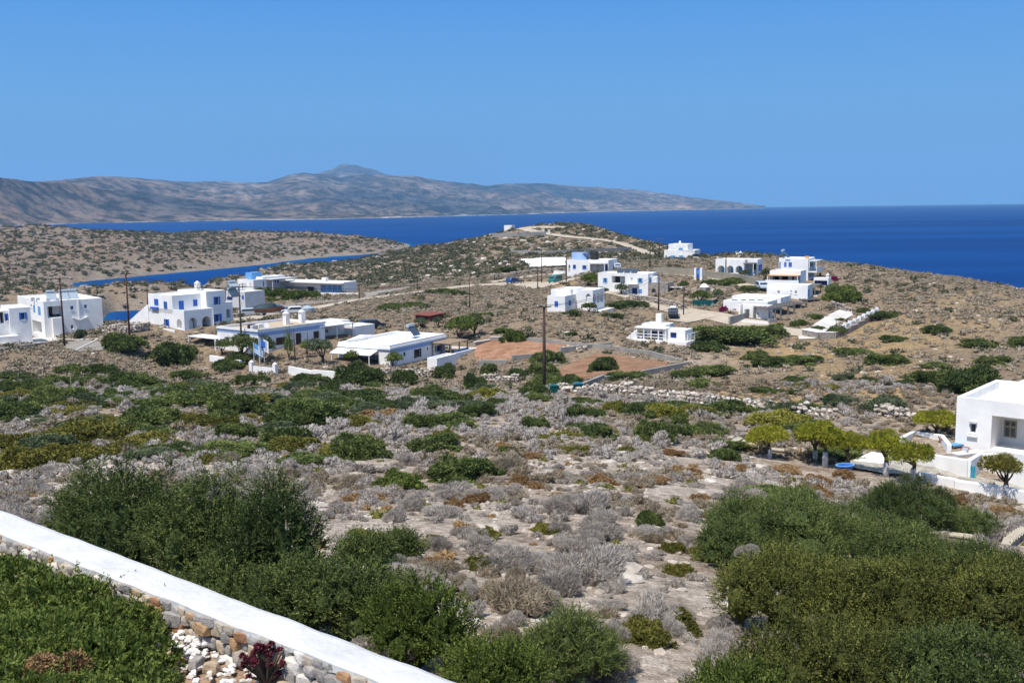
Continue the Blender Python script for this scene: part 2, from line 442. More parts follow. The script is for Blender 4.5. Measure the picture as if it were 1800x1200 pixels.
_ang = np.concatenate([np.linspace(-70, -40, 22)[:-1], np.linspace(-40, 40, 540), np.linspace(40, 70, 22)[1:]]) * math.pi / 180
_ld = np.exp(np.linspace(math.log(3.2), math.log(1800), 540))
GA, GD = np.meshgrid(_ang, _ld)
GX, GY = GD * np.sin(GA), GD * np.cos(GA)
GZ = H(GX, GY)
def zone_colour(x, y, z):
    px, py = project(np.stack([x, y, z], -1))
    d = np.sqrt(x * x + y * y)
    n1 = fbm(x / 14, y / 14, 21, 4)[..., None]; n2 = fbm(x / 40, y / 40, 31, 3)[..., None]
    rock = np.array([0.58, 0.495, 0.405]); tan = np.array([0.31, 0.24, 0.162]); straw = np.array([0.43, 0.305, 0.15])
    hill = np.array([0.27, 0.205, 0.155]); grey = np.array([0.25, 0.215, 0.18]); shore = np.array([0.31, 0.265, 0.215])
    t = np.clip((d - 55) / 60, 0, 1)[..., None]
    c = rock * (1 - t) + tan * t
    # dry grass on the slope towards the villa and below the terraces
    def blob(cx, cy, rx, ry): return np.clip(1.4 - ((px - cx) / rx) ** 2 - ((py - cy) / ry) ** 2, 0, 1)[..., None]
    for (cx, cy, rx, ry, s) in [(1480, 650, 230, 62, 1.0), (1640, 560, 160, 60, .5), (1400, 690, 220, 30, .9), (1560, 590, 90, 30, .6), (1050, 560, 60, 12, .7), (1210, 555, 80, 12, .6), (960, 500, 60, 9, .8), (1260, 620, 60, 20, .5)]:
        w = blob(cx, cy, rx, ry) * s * np.clip(0.7 + n1 * 2.2, 0, 1); c = c * (1 - w) + straw * w
    for (cx, cy, rx, ry, s) in [(1220, 625, 60, 22, .7), (1240, 515, 60, 14, .6), (1290, 660, 90, 30, .4), (960, 447, 45, 10, .8), (890, 470, 50, 10, .6), (1490, 470, 110, 30, .4), (880, 870, 330, 90, .35)]:
        w = blob(cx, cy, rx, ry) * s * np.clip(0.8 + n1 * 2.5, 0, 1); c = c * (1 - w) + np.array([0.46, 0.385, 0.31]) * w
    far = np.clip((d - 400) / 110, 0, 1)[..., None] * (px < 770)[..., None]
    hc = hill + (grey - hill) * np.clip(0.5 + n2 * 3, 0, 1)
    c = c * (1 - far) + hc * far
    sh = (np.clip(1 - (z - 1) / 7, 0, 1) * (d > 280))[..., None]
    c = c * (1 - sh) + shore * sh
    c = c * (1 + n1 * 0.35)
    return np.clip(c, 0.02, 0.6)
nr, nc = GX.shape
_i = np.arange((nr - 1) * (nc - 1)); _r, _c = _i // (nc - 1), _i % (nc - 1)
GQ = np.stack([_r * nc + _c, _r * nc + _c + 1, (_r + 1) * nc + _c + 1, (_r + 1) * nc + _c], -1)
GV = np.stack([GX.ravel(), GY.ravel(), GZ.ravel()], -1)
g_ob = build_np('ground', GV, GQ, None, 'ground', smooth=True, col=zone_colour(GX.ravel(), GY.ravel(), GZ.ravel()))
g_ob['kind'] = 'structure'

# ------------------------------------------------------------------ sea
def sea_material():
    m = bpy.data.materials.new('sea_water'); m.use_nodes = True
    nt = m.node_tree; L = nt.links.new
    nt.nodes.remove(nt.nodes['Principled BSDF'])
    d = nt.nodes.new('ShaderNodeBsdfDiffuse'); g = nt.nodes.new('ShaderNodeBsdfGlossy'); x = nt.nodes.new('ShaderNodeMixShader')
    g.inputs['Roughness'].default_value = 0.32; x.inputs[0].default_value = 0.05
    tc = nt.nodes.new('ShaderNodeTexCoord'); mp = nt.nodes.new('ShaderNodeMapping')
    mp.inputs['Scale'].default_value = (0.0009, 0.004, 1.0); mp.inputs['Rotation'].default_value = (0, 0, R(-6))
    n = nt.nodes.new('ShaderNodeTexNoise'); n.inputs['Scale'].default_value = 1.0; n.inputs['Detail'].default_value = 7; n.inputs['Roughness'].default_value = 0.62
    r = nt.nodes.new('ShaderNodeValToRGB'); e = r.color_ramp.elements
    e[0].position, e[0].color = 0.35, (0.0012, 0.029, 0.135, 1); e[1].position, e[1].color = 0.68, (0.0034, 0.056, 0.212, 1)
    L(tc.outputs['Object'], mp.inputs[0]); L(mp.outputs[0], n.inputs['Vector']); L(n.outputs[0], r.inputs[0])
    # shallows in the creek: turquoise near land (a property of the water over the sea bed)
    at = nt.nodes.new('ShaderNodeAttribute'); at.attribute_name = 'tint'
    mc = nt.nodes.new('ShaderNodeMix'); mc.data_type = 'RGBA'
    L(at.outputs['Fac'], mc.inputs[0]); L(r.outputs[0], mc.inputs[6]); mc.inputs[7].default_value = (0.006, 0.080, 0.190, 1)
    L(mc.outputs[2], d.inputs[0])
    w = nt.nodes.new('ShaderNodeTexNoise'); w.inputs['Scale'].default_value = 0.25; w.inputs['Detail'].default_value = 6
    b = nt.nodes.new('ShaderNodeBump'); b.inputs['Strength'].default_value = 0.7; b.inputs['Distance'].default_value = 1.2
    L(tc.outputs['Object'], w.inputs['Vector']); L(w.outputs[0], b.inputs['Height'])
    L(b.outputs[0], d.inputs['Normal']); L(b.outputs[0], g.inputs['Normal'])
    L(d.outputs[0], x.inputs[1]); L(g.outputs[0], x.inputs[2]); L(x.outputs[0], nt.nodes['Material Output'].inputs['Surface'])
    MATS['sea'] = m
sea_material()
_sa = np.linspace(-62, 62, 125) * math.pi / 180
_sd = np.concatenate([np.exp(np.linspace(math.log(240), math.log(1800), 60)), np.exp(np.linspace(math.log(2200), math.log(14500), 16))])
SA, SD = np.meshgrid(_sa, _sd)
sx, sy = (SD * np.sin(SA)).ravel(), (SD * np.cos(SA)).ravel()
dep = -H(sx, sy)
tnt = np.where(SD.ravel() < 1500, np.clip(1 - dep / 3.0, 0, 1) * 0.8, 0.0)
nr2, nc2 = SA.shape
_i = np.arange((nr2 - 1) * (nc2 - 1)); _r, _c = _i // (nc2 - 1), _i % (nc2 - 1)
sea = build_np('sea', np.stack([sx, sy, np.zeros_like(sx)], -1), np.stack([_r*nc2+_c, _r*nc2+_c+1, (_r+1)*nc2+_c+1, (_r+1)*nc2+_c], -1), None, 'sea', tint=tnt)
sea['kind'] = 'structure'

# ------------------------------------------------------------------ the mountainous island across the strait
def island_material():
    m = bpy.data.materials.new('island_rock'); m.use_nodes = True
    nt = m.node_tree; b = nt.nodes['Principled BSDF']; L = nt.links.new
    b.inputs['Roughness'].default_value = 1; b.inputs['Specular IOR Level'].default_value = 0
    tc = nt.nodes.new('ShaderNodeTexCoord'); at = nt.nodes.new('ShaderNodeAttribute'); at.attribute_name = 'zone'
    n = nt.nodes.new('ShaderNodeTexNoise'); n.inputs['Scale'].default_value = 0.011; n.inputs['Detail'].default_value = 9; n.inputs['Roughness'].default_value = 0.68
    L(tc.outputs['Object'], n.inputs['Vector'])
    r = nt.nodes.new('ShaderNodeValToRGB'); e = r.color_ramp.elements
    e[0].position, e[0].color = 0.43, (0.22, 0.27, 0.26, 1); e[1].position, e[1].color = 0.60, (1.35, 1.28, 1.2, 1)
    L(n.outputs[0], r.inputs[0])
    x = nt.nodes.new('ShaderNodeMix'); x.data_type = 'RGBA'; x.blend_type = 'MULTIPLY'; x.inputs[0].default_value = 1
    L(at.outputs['Color'], x.inputs[6]); L(r.outputs[0], x.inputs[7]); L(x.outputs[2], b.inputs['Base Color'])
    n2 = nt.nodes.new('ShaderNodeTexNoise'); n2.inputs['Scale'].default_value = 0.0035; n2.inputs['Detail'].default_value = 10; n2.inputs['Roughness'].default_value = 0.72
    L(tc.outputs['Object'], n2.inputs['Vector'])
    bp = nt.nodes.new('ShaderNodeBump'); bp.inputs['Strength'].default_value = 1.0; bp.inputs['Distance'].default_value = 90.0
    L(n2.outputs[0], bp.inputs['Height']); L(bp.outputs[0], b.inputs['Normal'])
    MATS['island'] = m
island_material()
def island(name, sky, shore, dk, seed, fine=1.0, x0=-260):
    """sky/shore: pixel polylines of the crest and the waterline; dk(px) = crest distance / shore distance"""
    xs = np.linspace(x0, sky[-1][0] - 1, 640)
    ys = np.interp(xs, [a for a, b in sky], [b for a, b in sky]); yw = np.interp(xs, [a for a, b in shore], [b for a, b in shore])
    ys = ys + fbm(xs / 26.0, xs * 0 + seed, seed, 4) * 5.0 * np.clip((yw - ys) / 30, 0, 1)
    T = np.concatenate([np.linspace(0, 1, 84), [1.12, 1.3, 1.6]])
    V = []
    for px, a, b in zip(xs, ys, yw):
        b = max(b, hor(px) + 3.2)
        a = min(a, b - 0.5)
        d0 = sea_d(px, b); d1 = d0 * dk(px)
        p0, p1 = P(px, b, d0), P(px, a, d1)
        for t in T:
            if t <= 1:
                e = 0.30 * t + 0.70 * t ** 1.9
                q = p0 + (p1 - p0) * t
                q[2] = (p1[2]) * e + 0.0
            else:
                q = p0 + (p1 - p0) * t; q[2] = p1[2] * (1 - (t - 1) * 1.5)
            V.append(q)
    V = np.array(V); nT = len(T)
    tt = np.tile(T, len(xs))
    x, y = V[:, 0], V[:, 1]
    rid = 1 - np.abs(fbm(x / 620, y / 620, seed + 2, 6)) * 4.2
    rid2 = 1 - np.abs(fbm(x / 210, y / 210, seed + 8, 5)) * 4.2
    env = np.clip(tt * 5, 0, 1) * np.clip((1.0 - tt) * 3.5, 0, 1)
    V[:, 2] += env * (rid * 0.27 + rid2 * 0.16 - 0.27) * V[:, 2].max() * 0.58 * fine
    V[:, 2] = np.where((tt > 0) & (tt <= 1), np.maximum(V[:, 2], 2.0), V[:, 2])
    V[:, 2] = np.where(tt == 0, -3, V[:, 2])
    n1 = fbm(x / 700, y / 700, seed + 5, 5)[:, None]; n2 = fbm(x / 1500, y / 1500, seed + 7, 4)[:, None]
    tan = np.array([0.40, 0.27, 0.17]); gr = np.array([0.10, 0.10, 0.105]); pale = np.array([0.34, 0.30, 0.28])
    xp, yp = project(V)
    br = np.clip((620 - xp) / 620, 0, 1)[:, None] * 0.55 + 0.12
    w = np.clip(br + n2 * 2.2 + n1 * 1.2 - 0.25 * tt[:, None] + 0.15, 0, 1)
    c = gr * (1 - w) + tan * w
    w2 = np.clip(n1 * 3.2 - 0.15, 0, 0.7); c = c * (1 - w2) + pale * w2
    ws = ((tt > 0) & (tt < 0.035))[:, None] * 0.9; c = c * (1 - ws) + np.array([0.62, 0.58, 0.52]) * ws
    nx = len(xs); i = np.arange((nx - 1) * (nT - 1)); a, b = i // (nT - 1), i % (nT - 1)
    Q = np.stack([a*nT+b, (a+1)*nT+b, (a+1)*nT+b+1, a*nT+b+1], -1)
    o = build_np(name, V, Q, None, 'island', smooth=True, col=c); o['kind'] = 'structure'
    return o
_shore = [(-260, 402), (0, 398), (120, 394), (240, 391), (400, 388), (560, 386), (660, 384), (900, 377.5), (1000, 374), (1200, 369.3), (1345, 366.5)]
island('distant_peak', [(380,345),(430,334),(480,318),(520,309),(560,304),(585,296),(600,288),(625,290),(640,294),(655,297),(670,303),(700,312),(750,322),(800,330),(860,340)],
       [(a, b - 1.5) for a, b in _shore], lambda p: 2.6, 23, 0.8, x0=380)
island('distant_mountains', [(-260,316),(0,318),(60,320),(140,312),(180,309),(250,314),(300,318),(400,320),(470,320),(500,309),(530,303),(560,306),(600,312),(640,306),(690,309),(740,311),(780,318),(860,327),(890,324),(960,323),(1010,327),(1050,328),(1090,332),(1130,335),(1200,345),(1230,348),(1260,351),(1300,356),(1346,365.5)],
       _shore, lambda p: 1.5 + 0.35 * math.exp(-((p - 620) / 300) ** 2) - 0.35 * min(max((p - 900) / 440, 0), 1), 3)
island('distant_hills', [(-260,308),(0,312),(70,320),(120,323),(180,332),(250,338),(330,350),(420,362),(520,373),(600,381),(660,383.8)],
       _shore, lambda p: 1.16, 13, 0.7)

# ------------------------------------------------------------------ sheets laid on the ground
EXCL = []      # world polygons where no scrub grows
def ribbon(name, pts_px, width, m, off=0.12, step=2.0, label=None, exclude=True):
    W = [ground(a, b)[:2] for a, b in pts_px]
    pts = [np.array(W[0])]
    for a, b in zip(W[:-1], W[1:]):
        n = max(1, int(np.linalg.norm(b - a) / step))
        for k in range(1, n + 1): pts.append(a + (b - a) * k / n)
    pts = np.array(pts)
    if len(pts) > 6:
        k = np.array([1, 2, 3, 2, 1.0]); k /= k.sum()
        pp = np.pad(pts, ((2, 2), (0, 0)), 'edge'); pts = np.stack([np.convolve(pp[:, i], k, 'valid') for i in (0, 1)], -1)
    t = np.gradient(pts, axis=0); t /= np.linalg.norm(t, axis=1)[:, None] + 1e-9
    nrm = np.stack([-t[:, 1], t[:, 0]], -1)
    ws = width if hasattr(width, '__len__') else [width, width]
    wv = np.interp(np.linspace(0, 1, len(pts)), np.linspace(0, 1, len(ws)), ws)
    wv = wv * (1 + 0.25 * fbm(np.arange(len(pts)) / 5.0, np.zeros(len(pts)), 4, 2))
    cs = np.linspace(-0.5, 0.5, 5)
    V = (pts[:, None] + nrm[:, None] * (cs[None, :, None] * wv[:, None, None])).reshape(-1, 2)
    V = np.concatenate([V, (H(V[:, 0], V[:, 1]) + off)[:, None]], 1)
    i = np.arange((len(pts) - 1) * 4); a, b = i // 4, i % 4
    Q = np.stack([a*5+b, a*5+b+1, (a+1)*5+b+1, (a+1)*5+b], -1)
    o = build_np(name, V, Q, None, m, smooth=True); o['kind'] = 'structure'
    if exclude:
        EXCL.append(np.concatenate([pts + nrm * (wv * 0.5)[:, None], (pts - nrm * (wv * 0.5)[:, None])[::-1]]))
    return o
def sheet(name, poly_px, m, off=0.1, step=1.5, world=None, exclude=True, flat=None):
    W = np.array(world) if world is not None else gpoly(poly_px)
    x0, y0 = W.min(0); x1, y1 = W.max(0)
    nx, ny = int((x1 - x0) / step) + 2, int((y1 - y0) / step) + 2
    gx, gy = np.meshgrid(np.linspace(x0, x1, nx), np.linspace(y0, y1, ny))
    ins = in_poly(gx.ravel(), gy.ravel(), W).reshape(gx.shape)
    # snap outside vertices to the border so that the edge follows the polygon
    X = np.stack([gx.ravel(), gy.ravel()], -1); out = ~ins.ravel()
    A = W; B = np.roll(W, -1, 0); best = np.full(len(X), 1e9); near = X.copy()
    for a, b in zip(A, B):
        t = np.clip(((X - a) @ (b - a)) / ((b - a) @ (b - a) + 1e-9), 0, 1)[:, None]
        q = a + (b - a) * t; dd = ((X - q) ** 2).sum(1); k = dd < best
        best[k] = dd[k]; near[k] = q[k]
    X[out] = near[out]
    i = np.arange((nx - 1) * (ny - 1)); r, c = i // (nx - 1), i % (nx - 1)
    Q = np.stack([r*nx+c, r*nx+c+1, (r+1)*nx+c+1, (r+1)*nx+c], -1)
    Q = Q[ins.ravel()[Q].any(1)]
    Z = np.full(len(X), flat) if flat is not None else H(X[:, 0], X[:, 1]) + off
    u = np.unique(Q); mp = np.zeros(len(X), int); mp[u] = np.arange(len(u))
    o = build_np(name, np.concatenate([X, Z[:, None]], 1)[u], mp[Q], None, m, smooth=True); o['kind'] = 'structure'
    if exclude: EXCL.append(W)
    return o
def earth_mat(name, col, col2, sc=0.6, bump=0.5, furrow=False):
    m = mat(name, col, 0.95, 0.05)
    nt = m.node_tree; b = nt.nodes['Principled BSDF']; L = nt.links.new
    tc = nt.nodes.new('ShaderNodeTexCoord')
    n = nt.nodes.new('ShaderNodeTexNoise'); n.inputs['Scale'].default_value = sc; n.inputs['Detail'].default_value = 9; n.inputs['Roughness'].default_value = 0.7
    L(tc.outputs['Object'], n.inputs['Vector'])
    r = nt.nodes.new('ShaderNodeValToRGB'); e = r.color_ramp.elements
    e[0].position, e[0].color = 0.36, (*col, 1); e[1].position, e[1].color = 0.66, (*col2, 1)
    L(n.outputs[0], r.inputs[0]); L(r.outputs[0], b.inputs['Base Color'])
    n2 = nt.nodes.new('ShaderNodeTexNoise'); n2.inputs['Scale'].default_value = sc * 9; n2.inputs['Detail'].default_value = 5
    L(tc.outputs['Object'], n2.inputs['Vector'])
    k = nt.nodes.new('ShaderNodeBump'); k.inputs['Strength'].default_value = bump; k.inputs['Distance'].default_value = 0.08
    L(n2.outputs[0], k.inputs['Height']); L(k.outputs[0], b.inputs['Normal'])
earth_mat('trackdirt', (0.37, 0.30, 0.22), (0.50, 0.43, 0.34), 0.35)
earth_mat('asphalt', (0.20, 0.175, 0.145), (0.26, 0.235, 0.20), 0.3, 0.2)
earth_mat('redsoil', (0.22, 0.105, 0.06), (0.40, 0.235, 0.145), 0.5)
earth_mat('brownsoil', (0.19, 0.10, 0.06), (0.31, 0.19, 0.115), 0.5)
earth_mat('paleyard', (0.50, 0.46, 0.40), (0.62, 0.58, 0.52), 0.4, 0.2)
earth_mat('whiteyard', (0.70, 0.69, 0.67), (0.78, 0.77, 0.75), 0.5, 0.1)
earth_mat('limeyard', (0.46, 0.43, 0.39), (0.66, 0.63, 0.59), 0.35, 0.2)
earth_mat('greysoil', (0.24, 0.215, 0.185), (0.30, 0.27, 0.235), 0.5)
earth_mat('gardensoil', (0.20, 0.12, 0.075), (0.42, 0.31, 0.21), 3.0)
def paving_mat():
    m = mat('flagstone', (0.33, 0.30, 0.245), 0.85, 0.15)
    nt = m.node_tree; b = nt.nodes['Principled BSDF']; L = nt.links.new
    tc = nt.nodes.new('ShaderNodeTexCoord')
    v = nt.nodes.new('ShaderNodeTexVoronoi'); v.inputs['Scale'].default_value = 1.1; v.feature = 'DISTANCE_TO_EDGE'
    c = nt.nodes.new('ShaderNodeTexVoronoi'); c.inputs['Scale'].default_value = 1.1
    L(tc.outputs['Object'], v.inputs['Vector']); L(tc.outputs['Object'], c.inputs['Vector'])
    r = nt.nodes.new('ShaderNodeValToRGB'); e = r.color_ramp.elements
    e[0].position, e[0].color = 0.02, (0.50, 0.47, 0.42, 1); e[1].position, e[1].color = 0.06, (0, 0, 0, 1)
    hs = nt.nodes.new('ShaderNodeValToRGB'); e = hs.color_ramp.elements
    e[0].color = (0.25, 0.22, 0.17, 1); e[1].color = (0.40, 0.36, 0.29, 1)
    L(c.outputs['Color'], hs.inputs[0]); L(v.outputs['Distance'], r.inputs[0])
    x = nt.nodes.new('ShaderNodeMix'); x.data_type = 'RGBA'; x.blend_type = 'LIGHTEN'; x.inputs[0].default_value = 1
    L(hs.outputs[0], x.inputs[6]); L(r.outputs[0], x.inputs[7]); L(x.outputs[2], b.inputs['Base Color'])
paving_mat()

ribbon('dirt_road', [(395,566),(480,552),(560,541),(640,526),(700,519),(760,511),(830,502),(880,499),(930,500),(990,499)], [5, 5, 4.5, 5, 8, 12], 'trackdirt', 0.14)
ribbon('dirt_track', [(855,498),(900,490),(950,484),(1000,479.5)], [4, 3.5], 'trackdirt', 0.15)
ribbon('asphalt_road', [(380,558),(450,546),(540,533),(620,527),(690,519),(720,515)], [9, 8, 6, 3], 'asphalt', 0.13)
ribbon('village_road', [(1055,512),(1100,520),(1140,530),(1175,541),(1205,550),(1240,553),(1275,560),(1320,573),(1380,583),(1425,588)], [3.5, 3.5, 5, 5, 6, 6], 'trackdirt', 0.13)
ribbon('side_road', [(1237,552),(1215,560),(1190,566)], [7, 4], 'trackdirt', 0.16)
ribbon('upper_road', [(1150,481),(1200,483),(1250,488),(1300,497),(1335,507),(1345,514)], [3, 4, 4.5], 'trackdirt', 0.15)
ribbon('hill_track', [(905,403.5),(935,407),(960,413),(1000,417),(1040,420.5),(1075,424),(1100,431),(1130,442),(1150,450)], [5, 4.5, 4.5, 5], 'trackdirt', 0.3, 4.0)
ribbon('summit_track', [(912,402.6),(960,401.4),(1005,400.8)], [7, 7], 'trackdirt', 0.3, 4.0)
sheet('red_field', [(834,608),(862,598),(900,600),(985,606),(1030,612),(985,622),(930,634),(835,640)], 'redsoil', 0.12)
sheet('brown_field', [(975,655),(1000,640),(1050,622),(1090,625),(1195,640),(1110,662),(1010,670)], 'brownsoil', 0.12)
sheet('grey_field', [(640,516),(700,507),(745,501),(700,512),(640,524)], 'greysoil', 0.13)
sheet('lot', [(115,603),(180,604),(188,616),(140,619),(116,613)], 'greysoil', 0.13)
sheet('catchment_slab', [(914,457.5),(994,455),(996,469),(932,472)], 'whiteyard', 0.5)
sheet('yard', [(1398,580),(1440,575),(1452,560),(1475,547),(1496,546),(1500,556),(1476,568),(1446,583),(1434,596),(1405,597)], 'paleyard', 0.12)
sheet('yard', [(1414,584),(1432,571),(1452,557),(1478,545.5),(1497,547),(1498,556),(1468,573),(1446,588),(1424,591)], 'limeyard', 0.25)
sheet('yard', [(1296,560),(1350,566),(1352,572),(1305,568)], 'paleyard', 0.14)
sheet('yard', [(0,606),(60,604),(110,598),(105,590),(40,596),(0,598)], 'paleyard', 0.14)
# ------------------------------------------------------------------ buildings
class House:
    def __init__(s, name, label, cx, cy, d, a, cat='house', group=None):
        s.a = R(a); s.o = P(cx, cy, d); s.d = d
        s.u = np.array([math.cos(s.a), math.sin(s.a), 0]); s.w = np.array([-math.sin(s.a), math.cos(s.a), 0])
        s.root = empty(name, s.o, s.a, label, cat, group)
        s.foot = []
    def ray(s, px, py):
        r = ray(px, py); q = CAM - s.o
        return np.array([q @ s.u, q @ s.w, q[2]]), np.array([r @ s.u, r @ s.w, r[2]])
    def R(s, px, py, y=0.0):
        q, r = s.ray(px, py); p = q + r * ((y - q[1]) / r[1]); return p[0], p[2]
    def L(s, px, py, x=0.0):
        q, r = s.ray(px, py); p = q + r * ((x - q[0]) / r[0]); return p[1], p[2]
    def G(s, px, py, z=0.0):
        q, r = s.ray(px, py); p = q + r * ((z - q[2]) / r[2]); return p[0], p[1]
    def world(s, x, y, z=0):
        return s.o + s.u * x + s.w * y + np.array([0, 0, z])
    def poly(s, x0, x1, y0, y1, m=1.0):
        return np.array([s.world(a, b)[:2] for a, b in [(x0-m, y0-m), (x1+m, y0-m), (x1+m, y1+m), (x0-m, y1+m)]])
    # face coordinates: (s along, z up, n outward)
    def fx(s, face, base, q):
        return (q[0], base - q[2], q[1]) if face == 'R' else (base - q[2], q[0], q[1])
    def fbox(s, mb, face, base, s0, s1, z0, z1, n0, n1):
        if face == 'R': mb.box(s0, s1, base - n1, base - n0, z0, z1)
        else: mb.box(base - n1, base - n0, s0, s1, z0, z1)
    def rect(s, face, base, x0, y0, x1, y1):
        cxm, cym = (x0 + x1) / 2, (y0 + y1) / 2
        f = (lambda a, b: s.R(a, b, base)) if face == 'R' else (lambda a, b: s.L(a, b, base))
        sa, sb = f(x0, cym)[0], f(x1, cym)[0]; zt, zb = f(cxm, y0)[1], f(cxm, y1)[1]
        return min(sa, sb), max(sa, sb), min(zt, zb), max(zt, zb)
    def block(s, x0, x1, y0, y1, z1, z0=0.0, holes=(), m='white', par=0.25, roof='roofwhite', down=1.6, name='walls', foot=True, bev=0.0, pt=0.22):
        """flat roofed block; holes = (face, kind, px rect..., options)"""
        mb = MB(); zb = z0 - down
        todo = {'R': [], 'L': []}
        for h in holes:
            face, kind = h[0], h[1]; base = y0 if face == 'R' else x0
            q = s.rect(face, base, *h[2:6]); lo, hi = (x0, x1) if face == 'R' else (y0, y1)
            a, b = max(q[0], lo + 0.08), min(q[1], hi - 0.08); c, d_ = max(q[2], z0 + 0.0), min(q[3], z1 - 0.1)
            if b - a < 0.1 or d_ - c < 0.1: continue
            todo[face].append((kind, a, b, c, d_, h[6] if len(h) > 6 else {}))
        for face in 'RL':
            lo, hi, base = (x0, x1, y0) if face == 'R' else (y0, y1, x0)
            outer = [(lo, zb), (hi, zb), (hi, z1), (lo, z1)]
            loops = [outer]; deep = []
            for kind, a, b, c, d_, o in todo[face]:
                if kind in ('c', 'dc'): continue
                if o.get('arch') or kind == 'arch':
                    r = (b - a) / 2; cm = (a + b) / 2; hh = min(r, (d_ - c) * 0.6)
                    lp = [(a, c), (b, c)] + [(cm + r * math.cos(t), d_ - hh + hh * math.sin(t)) for t in np.linspace(0, math.pi, 13)]
                else: lp = [(a, c), (b, c), (b, d_), (a, d_)]
                loops.append(lp); deep.append((kind, lp, o))
            flat = [q for l in loops for q in l]
            tri = tessellate_polygon([[Vector((q[0], q[1], 0)) for q in l] for l in loops])
            mb.add([s.fx(face, base, (q[0], q[1], 0)) for q in flat], tri)
            for kind, lp, o in deep:
                dp = o.get('depth', 1.8 if kind in ('porch', 'arch') else 0.16); n = len(lp)
                mb.add([s.fx(face, base, (q[0], q[1], 0)) for q in lp] + [s.fx(face, base, (q[0], q[1], -dp)) for q in lp],
                       [(i, (i+1) % n, n+(i+1) % n, n+i) for i in range(n)])
                if kind in ('porch', 'arch'):
                    mb.add([s.fx(face, base, (q[0], q[1], -dp)) for q in lp], [tuple(range(n))])
        # back and far sides, parapet, roof
        mb.add([(x1,y0,zb),(x1,y1,zb),(x1,y1,z1),(x1,y0,z1)], [(0,1,2,3)])
        mb.add([(x0,y1,zb),(x1,y1,zb),(x1,y1,z1),(x0,y1,z1)], [(0,1,2,3)])
        t = min(pt, (x1-x0)*0.2, (y1-y0)*0.2)
        o_ = [(x0,y0,z1),(x1,y0,z1),(x1,y1,z1),(x0,y1,z1)]; i_ = [(x0+t,y0+t,z1),(x1-t,y0+t,z1),(x1-t,y1-t,z1),(x0+t,y1-t,z1)]
        k_ = [(a, b, z1 - par) for a, b, c in i_]
        mb.add(o_ + i_ + k_, [(j, (j+1) % 4, 4+(j+1) % 4, 4+j) for j in range(4)] + [(4+j, 4+(j+1) % 4, 8+(j+1) % 4, 8+j) for j in range(4)])
        mb.cur = 1; mb.add(k_, [(0,1,2,3)]); mb.cur = 0
        o = mb.build(name, [m, roof], s.root, bev=bev)
        for face in 'RL':
            base = y0 if face == 'R' else x0
            for kind, a, b, c, d_, op in todo[face]: s.opening(face, base, kind, a, b, c, d_, op)
        if foot: EXCL.append(s.poly(x0, x1, y0, y1))
        return o
    def opening(s, face, base, kind, a, b, c, d, op):
        col = op.get('col', 'blue'); bx = lambda mb, *q: s.fbox(mb, face, base, *q)
        w = b - a; t = 0.06
        if kind in ('w', 'p'):
            fr = MB(); fm = op.get('frame', 'white' if kind == 'p' else col)
            bx(fr, a, a+t, c, d, -0.14, -0.06); bx(fr, b-t, b, c, d, -0.14, -0.06); bx(fr, a+t, b-t, d-t, d, -0.14, -0.06); bx(fr, a+t, b-t, c, c+t, -0.14, -0.06)
            if not op.get('single'): bx(fr, (a+b)/2-0.025, (a+b)/2+0.025, c+t, d-t, -0.14, -0.07)
            f = fr.build('window', fm, s.root)
            p = MB(); bx(p, a, b, c, d, -0.17, -0.145); p.build('pane', op.get('glass', 'glass'), f)
            q = MB(); bx(q, a-0.06, b+0.06, c-0.09, c-0.005, -0.02, 0.07); q.build('sill', 'white', f)
            if kind == 'w':
                sw = op.get('sw', w * 0.52)
                for x0_, x1_ in ((a - sw, a - 0.01), (b + 0.01, b + sw)):
                    m = MB(); bx(m, x0_, x1_, c-0.02, d+0.03, 0.006, 0.05); m.build('shutter', col, f)
        elif kind == 'c':
            fr = MB(); bx(fr, a, b, d-t, d, 0.003, 0.07); bx(fr, a, b, c, c+t, 0.003, 0.07); bx(fr, a, a+t, c+t, d-t, 0.003, 0.07); bx(fr, b-t, b, c+t, d-t, 0.003, 0.07)
            f = fr.build('window', op.get('frame', col), s.root)
            for x0_, x1_ in ((a+t, (a+b)/2-0.015), ((a+b)/2+0.015, b-t)):
                m = MB(); bx(m, x0_, x1_, c+t, d-t, 0.003, 0.045)
                k = int((d-c-2*t) / 0.16)
                for i in range(k):
                    z = c+t+(i+0.5)*(d-c-2*t)/max(k,1); bx(m, x0_+0.04, x1_-0.04, z-0.03, z+0.03, 0.046, 0.062)
                m.build('shutter', col, f)
        elif kind in ('d', 'dc'):
            n0 = -0.13 if kind == 'd' else 0.003
            m = MB(); bx(m, a, b, c, d, n0-0.03, n0+0.03); dr = m.build('door', col, s.root)
            m = MB()
            for z0_, z1_ in ((c+0.15, c+(d-c)*0.45), (c+(d-c)*0.52, d-0.15)):
                bx(m, a+w*0.18, b-w*0.18, z0_, z1_, n0+0.031, n0+0.05)
            m.build('door_panel', op.get('panel', col), dr)
        elif kind in ('porch', 'arch'):
            dp = op.get('depth', 1.8)
            for it in op.get('inside', [('door', 0.55, 0.85)]):
                k_, f0, f1 = it[:3]; hh = it[3] if len(it) > 3 else 0.8; lo = it[4] if len(it) > 4 else 0.0
                m = MB(); bx(m, a+w*f0, a+w*f1, c+(d-c)*lo+0.02, c+(d-c)*hh, -dp+0.01, -dp+0.08)
                m.build(k_, it[5] if len(it) > 5 else col, s.root)
    def part(s, name, m, mb, parent=None, **k):
        return mb.build(name, m, parent or s.root, **k)
